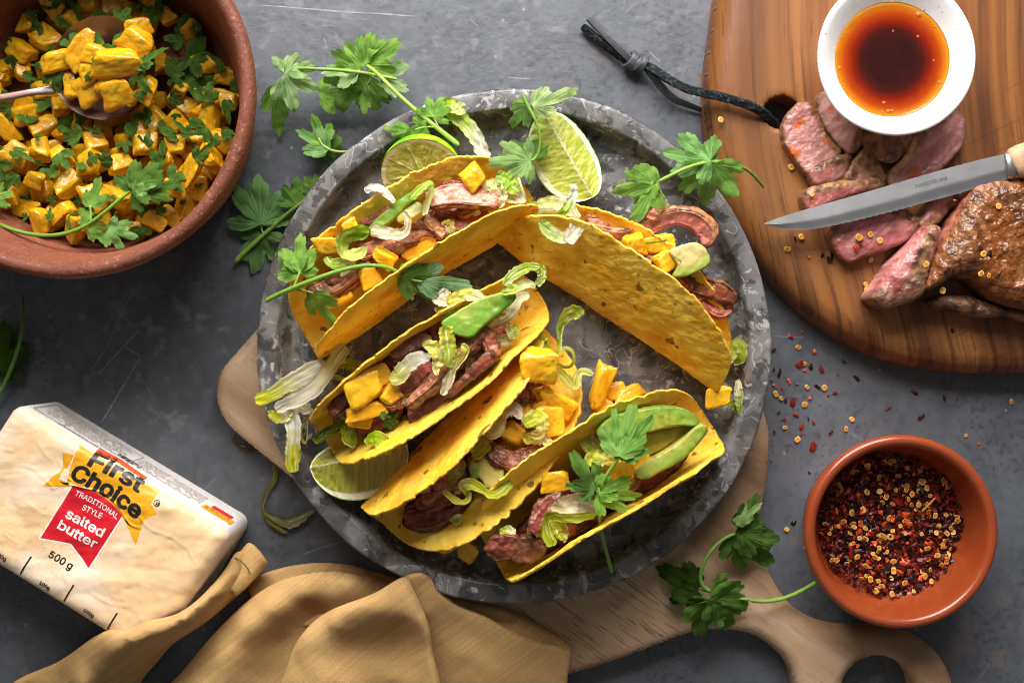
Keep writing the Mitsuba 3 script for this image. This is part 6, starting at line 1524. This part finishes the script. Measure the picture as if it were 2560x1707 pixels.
for x, y, s_ in [(305, 262, 15), (327, 326, 14), (339, 417, 14), (407, 419, 15), (217, 443, 16), (238, 460, 11), (329, 484, 15), (253, 574, 12), (302, 620, 16), (513, 541, 13), (491, 579, 13), (1134, 473, 13), (957, 605, 10), (260, 970, 13), (333, 1042, 9)]:
    crumb('s', W(v8, [(x, y)], 0.9)[0], s_ * .6424 * S * 0.8, 'pale chilli seed scattered on the grey table around the terracotta chilli bowl', 'chilli seeds scattered on the table')
for x, y, s_, k in [(390, 180, 17, 2), (275, 218, 15, 3), (308, 325, 19, 1), (355, 338, 14, 4), (396, 345, 15, 1), (230, 360, 17, 2), (265, 390, 9, 5), (380, 413, 14, 2), (447, 441, 10, 1), (286, 475, 19, 1), (230, 515, 10, 2), (295, 525, 14, 3), (250, 543, 10, 3), (316, 570, 15, 3), (365, 553, 8, 1),
                    (432, 590, 13, 0), (360, 647, 20, 1), (530, 382, 16, 2), (484, 318, 11, 0), (655, 500, 11, 1), (755, 435, 17, 0), (785, 530, 17, 0), (875, 460, 13, 2), (925, 463, 7, 0), (1005, 637, 9, 5), (345, 540, 8, 2), (369, 280, 14, 5), (322, 200, 8, 5), (348, 748, 7, 2), (210, 350, 9, 2), (205, 275, 14, 0),
                    (270, 400, 8, 5), (350, 460, 9, 5), (200, 390, 9, 0), (210, 410, 9, 5), (255, 470, 10, 4), (300, 405, 8, 2), (212, 590, 7, 2), (200, 705, 6, 2), (420, 450, 6, 0), (286, 945, 14, 4), (315, 600, 7, 3), (240, 420, 8, 3), (460, 368, 5, 2), (330, 350, 9, 5)]:
    crumb('f', W(v8, [(x, y)], 0.6)[0], s_ * .6424 * S, 'dark red chilli flake scattered on the grey table above the chilli bowl', 'chilli flakes scattered on the table', k)
for x, y, z, s_, k, lb in [(222, 652, 23, 19, 0, 'chilli seed by itself on the board left of the finger hole'), (606, 910, 23, 21, 1, 'pale chilli seed left of the stained steak slice'), (718, 1060, 33, 14, 0, 'chilli seed on the thin crusted steak strip'), (975, 1293, 33, 25, 1, 'largest chilli seed on the steak slice below the knife'),
                           (1037, 1277, 33, 19, 0, 'upper chilli seed of three on the slice below the knife'), (1090, 1310, 33, 20, 0, 'right chilli seed of three on the slice below the knife'), (660, 1290, 23, 20, 1, 'chilli seed on the board under the knife tip'), (585, 1357, 23, 22, 2, 'orange chilli seed lowest left of the knife tip'),
                           (1040, 1415, 23, 19, 1, 'chilli seed on the board below the loose steak slice'), (1310, 1270, 42, 18, 2, 'orange chilli seed where strip and end slice meet'), (1340, 1440, 45, 20, 1, 'bright chilli seed on the rind of the end slice'), (1735, 1123, 50.5, 19, 1, 'pale chilli seed at the top of the whole steak'),
                           (1650, 1383, 50.5, 17, 0, 'chilli seed in the middle of the whole steak'), (1640, 1490, 50, 20, 2, 'left chilli seed of the pair on the steak'), (1682, 1500, 50, 15, 2, 'right chilli seed of the pair on the steak')]:
    crumb('s', W(v4, [(x, y)], z)[0], s_ * v4[2] * S * 0.82, lb, None, k)
for x, y, z, s_, k, lb in [(700, 1400, 22.6, 13, 5, 'orange chilli flake on the board below the knife tip'), (955, 1355, 31, 26, 3, 'deep red chilli flake on the slice below the knife'), (985, 1330, 32, 14, 1, 'small dark red flake beside the largest seed'), (1090, 1258, 32, 14, 5, 'orange flake on the loose steak slice'), (775, 1388, 22.6, 15, 4, 'black flake on the board left of the loose slice'),
                           (820, 1405, 23, 30, 4, 'large black charred crumb at the tip of the loose slice'), (1240, 640, 25, 3, 3, 'tiny red fleck under the bowl'), (630, 1300, 22.6, 14, 2, 'dark flake beside the seed under the knife tip')]:
    crumb('f', W(v4, [(x, y)], z)[0], s_ * v4[2] * S, lb, None, k)
for x, y, z, s_, k, lb in [(190, 1150, 22.8, 34, 2, 'seed stack beside the lower end slice'), (240, 1145, 23, 34, 2, 'dark flake beside the seeds left of the end slice'), (275, 1095, 22.8, 28, 4, 'purplish flake left of the end slice'), (550, 1140, 44, 26, 4, 'grey black peppery crumb on the end slice'), (465, 1030, 41, 22, 3, 'red flake on the pink cut face of the end slice'),
                           (850, 1495, 22.8, 40, 4, 'long dark crumb on the board below the steak'), (1130, 925, 50, 60, 4, 'black burnt patch in the glaze of the steak'), (1200, 1065, 50, 45, 2, 'dark burnt crumb near the seed pair on the steak'), (870, 515, 45, 36, 3, 'red brown flake where the strip meets the steak')]:
    crumb('f', W(w4, [(x, y)], z)[0], s_ * 0.5 * w4[2] * S, lb, None, k)
for x, y, z, s_, lb in [(195, 1150, 23.5, 20, 'upper seed of the two left of the end slice'), (205, 1195, 23.3, 27, 'lower seed of the two left of the end slice'), (775, 1195, 40, 24, 'chilli seed caught in the hollow below the steak'), (1085, 920, 50.5, 23, 'chilli seed at the burnt patch of the steak')]:
    crumb('s', W(w4, [(x, y)], z)[0], s_ * w4[2] * S, lb, None, None)
# in the bowl
ce = W(v8, [(668, 952)], 19)[0]
vs, cs_ = [], []
for k in range(1500):
    v, f = flake_mesh(rng)
    a, r = rng.uniform(0, 2 * math.pi), 0.0345 * math.sqrt(rng.uniform())
    s_ = rng.uniform(0.0009, 0.0020)
    v = (v * s_) @ rotm(*rng.uniform([-40, -40, 0], [40, 40, 360]))[:3, :3].T + [ce[0] + r * math.cos(a), ce[1] + r * math.sin(a), 0.0155 + rng.uniform(0.0005, 0.0038)]
    vs.append(v[f].reshape(-1, 3)); c_ = C(REDS[rng.integers(8)]); cs_.append(np.tile(c_ * rng.uniform(0.7, 1.5), (3 * len(f), 1)))
vs, cs_ = np.vstack(vs), np.vstack(cs_)
put('chilli_flake_bed', (vs, np.arange(len(vs)).reshape(-1, 3)), 'plain', 'bed of crushed dark red chilli flakes in the orange terracotta bowl', 'chilli flakes', kind='stuff', smooth=False, color=np.clip(cs_, 0, 1))
for k in range(140):
    a, r = rng.uniform(0, 2 * math.pi), 0.0338 * math.sqrt(rng.uniform())
    crumb('s', (ce[0] + r * math.cos(a), ce[1] + r * math.sin(a), 0.0192 + rng.uniform(-0.0006, 0.0014)), rng.uniform(0.0010, 0.0018), 'pale chilli seed lying among the red flakes in the terracotta bowl', 'chilli seeds in the bowl', flat=35)
for k in range(280):
    a, r = rng.uniform(0, 2 * math.pi), 0.0342 * math.sqrt(rng.uniform())
    crumb('f', (ce[0] + r * math.cos(a), ce[1] + r * math.sin(a), 0.0188 + rng.uniform(-0.0006, 0.0014)), rng.uniform(0.0013, 0.0028), 'dark red chilli flake lying among the seeds in the terracotta bowl', 'chilli flakes in the bowl', flat=40)
p = W(v8, [(785, 900, 22), (810, 875, 23), (840, 845, 23)])
v, f, s = tube(spline(p, 20), np.full(20, 0.0004))
put('chilli_stalk', (v, f), 'plain', 'thin straw coloured stalk lying on the chilli flakes in the bowl', 'stalk', color=np.tile(C('c89a4a'), (len(v), 1)))
# ================================================================ BUTTER
BH = 0.046
bc = W(F, [(45, 922), (538, 1220), (428, 1402), (300, 1480), (-138, 1209)], 40)[:, :2]
bpoly = Polygon(bc).buffer(-0.006).buffer(0.006, quad_segs=12)
bk = cKDTree(np.array([bpoly.exterior.interpolate(t_, normalized=True).coords[0] for t_ in np.linspace(0, 1, 4000)]))
CREASE = [at_xy(w1, q, 46) for q in ([(720, 880), (800, 935), (980, 975)], [(1380, 480), (1480, 580), (1520, 700), (1530, 790)], [(1080, 290), (1180, 390), (1290, 430), (1380, 480)], [(540, 30), (640, 60), (760, 90), (920, 220), (990, 330), (1080, 370)])] + \
         [at_xy(w6, q, 46) for q in ([(240, 905), (340, 910), (480, 1000), (660, 1190)], [(0, 690), (80, 700), (160, 730)], [(700, 830), (760, 920), (800, 1010), (860, 1080)], [(470, 600), (520, 720), (620, 830)], [(0, 470), (200, 490), (350, 490), (450, 480)], [(160, 190), (260, 260), (330, 310)], [(90, 330), (140, 370), (90, 420)], [(300, 250), (380, 380), (450, 480)], [(0, 990), (150, 975), (260, 950)])]
ck = cKDTree(np.vstack([spline(c, 160) for c in CREASE]))
bcen = bc.mean(0)


def butter_z(xy):
    d = bk.query(xy)[0]
    ins = shapely.contains_xy(bpoly, xy[:, 0], xy[:, 1])
    d = np.where(ins, d, 0)
    p3 = np.c_[xy * 45, xy[:, :1] * 0]
    wr = (meshkit.fbm(p3, 4, 3) - 0.5) * 0.0030 + (meshkit.fbm(p3 * np.array([1.0, 3.2, 1]) + 9, 3, 5) - 0.5) * 0.0016
    dip = -0.0014 * sst(0.0, 0.03, d)
    cd = ck.query(xy)[0]
    return BH - bevel(d, 0.0075) * 0.85 + wr * sst(0.0, 0.004, d) + dip + 0.00035 * np.exp(-(cd / 0.00045) ** 2) - 0.00012 * np.exp(-((cd - 0.0011) / 0.0007) ** 2)


bt = thing('butter_block', 'wrapped block of salted butter lying at the lower left', 'butter')
p2, f, d = tri2d(bpoly, 0.0011, [0.0004, 0.001, 0.0018, 0.0028, 0.004, 0.0055, 0.0075])
zt = butter_z(p2)
nE = int((d == 0).sum())
# side walls bulge a little: stack of rings from the top edge down
v, fc = solid(p2, f, zt, np.full(len(p2), 0.0))
put('wrapper', (v, fc), 'wrapper', parent=bt, smooth=55)


def decal(name, geom, matk, lift=0.00015, size=0.0009, label=None):
    v_, f_ = flat_mesh(geom, size)
    put(name, (np.c_[v_[:, :2], butter_z(v_[:, :2]) + lift], f_), matk, label, parent=bt, smooth=True)


def region(view, pts, z=45):
    return Polygon(at_xy(view, pts, z))


yel = shapely.union_all([region(w1, [(622, -262), (700, -212), (800, -150), (900, -85), (1221, 87), (1130, 240), (1040, 390), (950, 290), (860, 190), (720, 90), (640, 50), (570, 30), (524, 8), (560, -120)]),
                         region(w1, [(498, -210), (574, -195), (530, -110), (489, -80)]), region(w1, [(341, 46), (420, -30), (489, -80), (454, -11), (536, 20), (540, 46)]),
                         region(w1, [(1172, 190), (1210, 255), (1105, 310), (1045, 500), (962, 300), (1030, 392), (1100, 280)])]).buffer(0.0002).intersection(bpoly.buffer(-0.0004))
decal('logo_badge', yel, 'print_yellow', 0.00012)
red = region(w1, [(570, 36), (640, 52), (710, 78), (790, 125), (870, 185), (946, 272), (680, 680), (545, 490), (314, 445)])
decal('ribbon_border', red.buffer(0.0007).difference(yel).difference(red), 'print_white', 0.00016)
decal('ribbon', red, 'print_red', 0.00018)
for q in ([(465, 8), (537, 18), (527, 38), (500, 30)], [(958, 298), (985, 315), (1010, 360), (980, 335)]):
    decal('logo_notch', region(w1, q), 'print_black', 0.0003)
decal('stripe', region(w6, [(1195, 690), (1320, 750), (1480, 835), (1640, 950), (1790, 1052), (1775, 1072), (1600, 965), (1440, 860), (1300, 795), (1180, 728)], 42), 'print_orange', 0.0003)


def text_on(name, view, text, a, b, hgt, matk, fat=0.0, lift=0.0003, arc=0.0):
    xy, f_ = baseline(view, letters(text, fat), a, b, 45, hgt, 0.0009)
    if arc:
        A, B = W(view, [a, b], 45)[:, :2]
        dd = (B - A) / np.linalg.norm(B - A); nn = np.array([-dd[1], dd[0]])
        u = ((xy - A) @ dd) / np.linalg.norm(B - A)
        xy = xy + nn * (arc * 0.001 * (1 - (2 * u - 1) ** 2))[:, None]
    put(name, (np.c_[xy, butter_z(xy) + lift], f_), matk, parent=bt, smooth=True)


text_on('lettering', w6, 'First', (1075, 882), (1705, 1228), 6.6, 'print_black', 0.055, arc=0.5)
text_on('lettering', w6, 'Choice', (850, 1040), (1680, 1560), 7.3, 'print_black', 0.06, arc=1.3)
text_on('lettering', w1, 'TRADITIONAL', (576, 112), (902, 303), 2.5, 'print_white', 0.02, arc=0.7)
text_on('lettering', w1, 'STYLE', (628, 225), (775, 298), 2.6, 'print_white', 0.02)
text_on('lettering', w1, 'salted', (500, 280), (785, 440), 4.3, 'print_white', 0.035)
text_on('lettering', w1, 'butter', (440, 365), (728, 528), 4.3, 'print_white', 0.035)
text_on('lettering', w1, '500 g', (370, 588), (545, 690), 3.2, 'print_black', 0.03)
text_on('lettering', w1, '100g', (300, 800), (378, 848), 1.9, 'print_black', 0.04)
text_on('lettering', w1, '100g', (638, 1015), (716, 1062), 1.9, 'print_black', 0.04)
text_on('lettering', w1, '100g', (-40, 568), (46, 622), 1.9, 'print_black', 0.04)
text_on('lettering', w1, 'R', (1203, 190), (1228, 200), 1.7, 'print_black', 0.04)
rc = at_xy(w1, [(1215, 175)], 45)[0]
decal('trade_ring', shapely.Point(rc).buffer(0.00155).difference(shapely.Point(rc).buffer(0.00125)), 'print_black', 0.0003, 0.0004)
for a, b in (((243, 588), (152, 728)), ((577, 803), (492, 935)), ((912, 1020), (826, 1156))):
    decal('weight_tick', LineString(at_xy(w1, [a, b], 45)).buffer(0.00035, cap_style=2).intersection(bpoly.buffer(-0.0003)), 'print_black', 0.0003)
# small print on the sloping upper right wall and edge
e0, e1 = bc[0], bc[1]
ed = (e1 - e0) / np.linalg.norm(e1 - e0); en = np.array([-ed[1], ed[0]])
if en @ (bcen - e0) > 0:
    en = -en
rng = np.random.default_rng(8)
Lw = np.linalg.norm(e1 - e0)


def wall_piece(u0, u1, h0, h1, matk, name):
    q = np.array([[u0, h0], [u1, h0], [u1, h1], [u0, h1]])
    P = np.c_[e0 + np.outer(q[:, 0], ed) + en * 0.00025, q[:, 1]]
    put(name, (P, np.array([[0, 1, 2], [0, 2, 3]])), matk, parent=bt, smooth=False)


def wall_lines(u0, u1, h0, h1, step, thick, matk, gapp=0.3):
    vs_, fs_ = [], []
    for hh in np.arange(h0, h1, step):
        u = u0
        while u < u1:
            w_ = rng.uniform(0.0006, 0.0028)
            if rng.uniform() > gapp * 0.5:
                k0 = len(vs_) * 4
                vs_.append(np.c_[e0 + np.outer([u, min(u + w_, u1), min(u + w_, u1), u], ed) + en * 0.00025, [hh, hh, hh + thick, hh + thick]])
                fs_ += [[k0, k0 + 1, k0 + 2], [k0, k0 + 2, k0 + 3]]
            u += w_ + rng.uniform(0.0003, 0.0007)
    put('small_print', (np.vstack(vs_), np.array(fs_)), matk, parent=bt, smooth=False)


wall_lines(0.010, 0.052, 0.010, 0.034, 0.0030, 0.0011, 'print_grey')
wall_lines(0.058, 0.095, 0.012, 0.030, 0.0034, 0.0012, 'print_grey')
wall_piece(0.006, 0.056, 0.0368, 0.0374, 'print_black', 'frame_line')
wall_piece(0.006, 0.0566, 0.0078, 0.0084, 'print_grey', 'frame_line')
for u in (0.006, 0.022, 0.0563):
    wall_piece(u, u + 0.0006, 0.008, 0.037, 'print_grey', 'frame_line')
wall_lines(0.050, 0.062, 0.026, 0.0325, 0.0034, 0.0022, 'print_black', 0.2)
wall_lines(0.020, 0.045, 0.0376, 0.0384, 0.002, 0.0007, 'print_black')
wall_piece(0.097, 0.113, 0.0240, 0.0330, 'print_yellow', 'small_badge')
wall_piece(0.100, 0.111, 0.0175, 0.0240, 'print_red', 'small_badge')
wall_lines(0.098, 0.112, 0.0255, 0.0305, 0.0030, 0.0020, 'print_black', 0.1)

# ================================================================ NAPKIN
def patch(view, outline, controls, r, seed, n=160, g=0.0022, smooth_out=True, thick=0.0012, wr=0.0009):
    o = loop([list(q[:2]) + [0] for q in outline], n)[:, :2] if smooth_out else None
    P = W(view, controls)
    rb = RBFInterpolator(P[:, :2], P[:, 2], kernel='thin_plate_spline', smoothing=1e-9)
    ow = W(view, o.tolist(), 20)
    for _ in range(3):
        z = np.clip(rb(ow[:, :2]), 0.001, 0.07) * 1000
        ow = np.vstack([W(view, [q], zz) for q, zz in zip(o.tolist(), z)])
    poly = Polygon(ow[:, :2]).buffer(0)
    if poly.geom_type != 'Polygon':
        poly = max(poly.geoms, key=lambda q: q.area)
    p2, f, d = tri2d(poly, g, [r * x for x in (0.08, 0.25, 0.5, 0.8)])
    z = np.maximum(rb(p2), 0.0012)
    z = z + (meshkit.fbm(np.c_[p2 * 60, p2[:, :1] * 0 + seed], 3, seed) - 0.5) * 2 * wr + (meshkit.fbm(np.c_[p2 @ np.array([[0.8, 0.6], [-0.6, 0.8]]) * [25, 160], p2[:, :1] * 0 + seed], 2, seed) - 0.5) * wr
    zt = z - bevel(d, r)
    return solid(p2, f, np.maximum(zt, 0.0008), np.maximum(z - r * 1.02 - thick, 0.0003))


patches = [
    # back layer, flat behind the big roll
    patch(F, [(570, 1345), (618, 1314), (700, 1297), (800, 1300), (890, 1325), (945, 1350), (900, 1420), (760, 1440), (620, 1420)], [(570, 1345, 5), (700, 1297, 6), (880, 1325, 5), (760, 1400, 12), (620, 1400, 10), (900, 1400, 10)], 0.002, 1),
    # sheet on the paddle board at the right
    patch(F, [(1000, 1360), (1060, 1378), (1150, 1398), (1240, 1440), (1309, 1492), (1309, 1512), (1200, 1500), (1060, 1430)], [(1000, 1370, 20), (1150, 1400, 22), (1309, 1495, 20), (1100, 1430, 25), (1240, 1470, 22)], 0.002, 2),
    # big roll
    patch(F, [(452, 1500), (520, 1425), (580, 1372), (640, 1338), (700, 1322), (770, 1318), (860, 1332), (930, 1345), (950, 1420), (940, 1540), (900, 1640), (330, 1640), (390, 1570)],
          [(452, 1500, 16), (520, 1430, 20), (580, 1380, 22), (640, 1345, 22), (760, 1322, 20), (860, 1335, 16), (560, 1440, 30), (620, 1395, 29), (700, 1360, 27), (800, 1345, 24), (500, 1510, 30), (450, 1590, 30), (640, 1470, 14), (720, 1405, 14), (600, 1560, 14), (700, 1500, 12), (800, 1400, 16), (900, 1400, 16), (850, 1500, 12), (900, 1620, 12), (370, 1640, 14), (560, 1640, 18)], 0.004, 3),
    # right flap
    patch(F, [(905, 1345), (930, 1325), (962, 1318), (985, 1328), (1015, 1362), (1060, 1394), (1100, 1410), (1150, 1438), (1210, 1468), (1260, 1482), (1306, 1502), (1304, 1560), (1296, 1640), (960, 1640), (940, 1500)],
          [(905, 1345, 34), (962, 1322, 42), (985, 1332, 40), (1060, 1396, 32), (1150, 1440, 29), (1260, 1484, 27), (1306, 1505, 24), (1296, 1640, 14), (970, 1400, 36), (1000, 1480, 25), (1010, 1600, 16), (1080, 1500, 27), (1180, 1540, 25), (1200, 1630, 18), (1050, 1430, 29), (1100, 1600, 20)], 0.0022, 4),
    # front flap
    patch(F, [(632, 1650), (648, 1560), (668, 1500), (695, 1455), (740, 1415), (800, 1388), (860, 1365), (910, 1335), (930, 1330), (945, 1350), (968, 1400), (985, 1450), (994, 1510), (997, 1650)],
          [(632, 1650, 36), (668, 1500, 42), (740, 1415, 44), (860, 1367, 47), (925, 1333, 45), (968, 1400, 45), (985, 1450, 43), (996, 1560, 36), (997, 1650, 30), (700, 1470, 47), (760, 1430, 49), (850, 1395, 49), (910, 1370, 46), (940, 1420, 44), (800, 1480, 38), (870, 1460, 34), (900, 1500, 28), (930, 1560, 30), (750, 1560, 46), (820, 1600, 36), (880, 1620, 20), (700, 1620, 44), (920, 1440, 36)], 0.0042, 5),
    # flap over the corner of the butter, rolled towards the seam
    patch(w1, [(690, 1235), (760, 1195), (830, 1168), (950, 1182), (1080, 1120), (1220, 1085), (1330, 1055), (1450, 985), (1560, 890), (1660, 780), (1750, 660), (1830, 560), (1900, 590), (1960, 690), (1900, 830), (1760, 960), (1600, 1090), (1440, 1200), (1300, 1300), (1180, 1440), (1080, 1560), (1000, 1680), (-20, 1680), (60, 1590), (230, 1500), (400, 1430), (560, 1330)],
          [(690, 1235, 36), (830, 1172, 48), (950, 1188, 54), (1080, 1130, 54), (1220, 1092, 53), (1330, 1062, 52), (1450, 995, 50), (1560, 900, 46), (1660, 790, 38), (1750, 670, 30), (1840, 575, 24), (1920, 640, 18), (1900, 760, 16), (1880, 680, 24), (1790, 760, 34), (1680, 880, 44), (1560, 990, 50), (1420, 1080, 54), (1640, 1040, 32), (1760, 930, 20), (1440, 1190, 28), (1300, 1290, 22), (1180, 1420, 18), (1050, 1580, 14),
           (1100, 1250, 54), (1180, 1180, 56), (1000, 1230, 57), (930, 1300, 54), (900, 1400, 46), (700, 1500, 34), (640, 1600, 30), (-20, 1680, 3), (230, 1500, 8), (400, 1430, 12), (560, 1330, 22), (500, 1520, 14), (400, 1620, 10), (780, 1330, 44), (1300, 1160, 54), (900, 1620, 14), (1250, 1200, 52)], 0.0035, 6),
]
# rolled hem beyond the seam
hem, *_ = [sweep(spline(W(w1, [(2005, 560, 13), (1950, 615, 15), (1890, 690, 18), (1830, 760, 22), (1750, 850, 26)]), 60), [0.0150, 0.0142, 0.0136, 0.0130, 0.011], [0.0150, 0.0140, 0.0130, 0.0125, 0.010], m=36, p=0.95, cap=30, rough=0.0003, seed=4)]
patches.append((hem[0], hem[1]))
nv_, nf_, at_ = [], [], 0
for v, f in patches:
    nv_.append(v); nf_.append(f + at_); at_ += len(v)
nap = thing('napkin', 'crumpled mustard tan linen napkin along the lower edge, over a corner of the butter', 'napkin')
put('cloth', (np.vstack(nv_), np.vstack(nf_)), 'linen', parent=nap, smooth=60)
sp_ = spline(W(w1, [(1812, 598, 25), (1860, 625, 27.5), (1905, 670, 27), (1930, 720, 24)]), 60)
v, f, s = tube(sp_, np.where((np.arange(60) // 3) % 2 == 0, 0.0003, 0.0002))
put('seam', (v, f), 'plain', parent=nap, color=np.tile(C('4a3414'), (len(v), 1)))
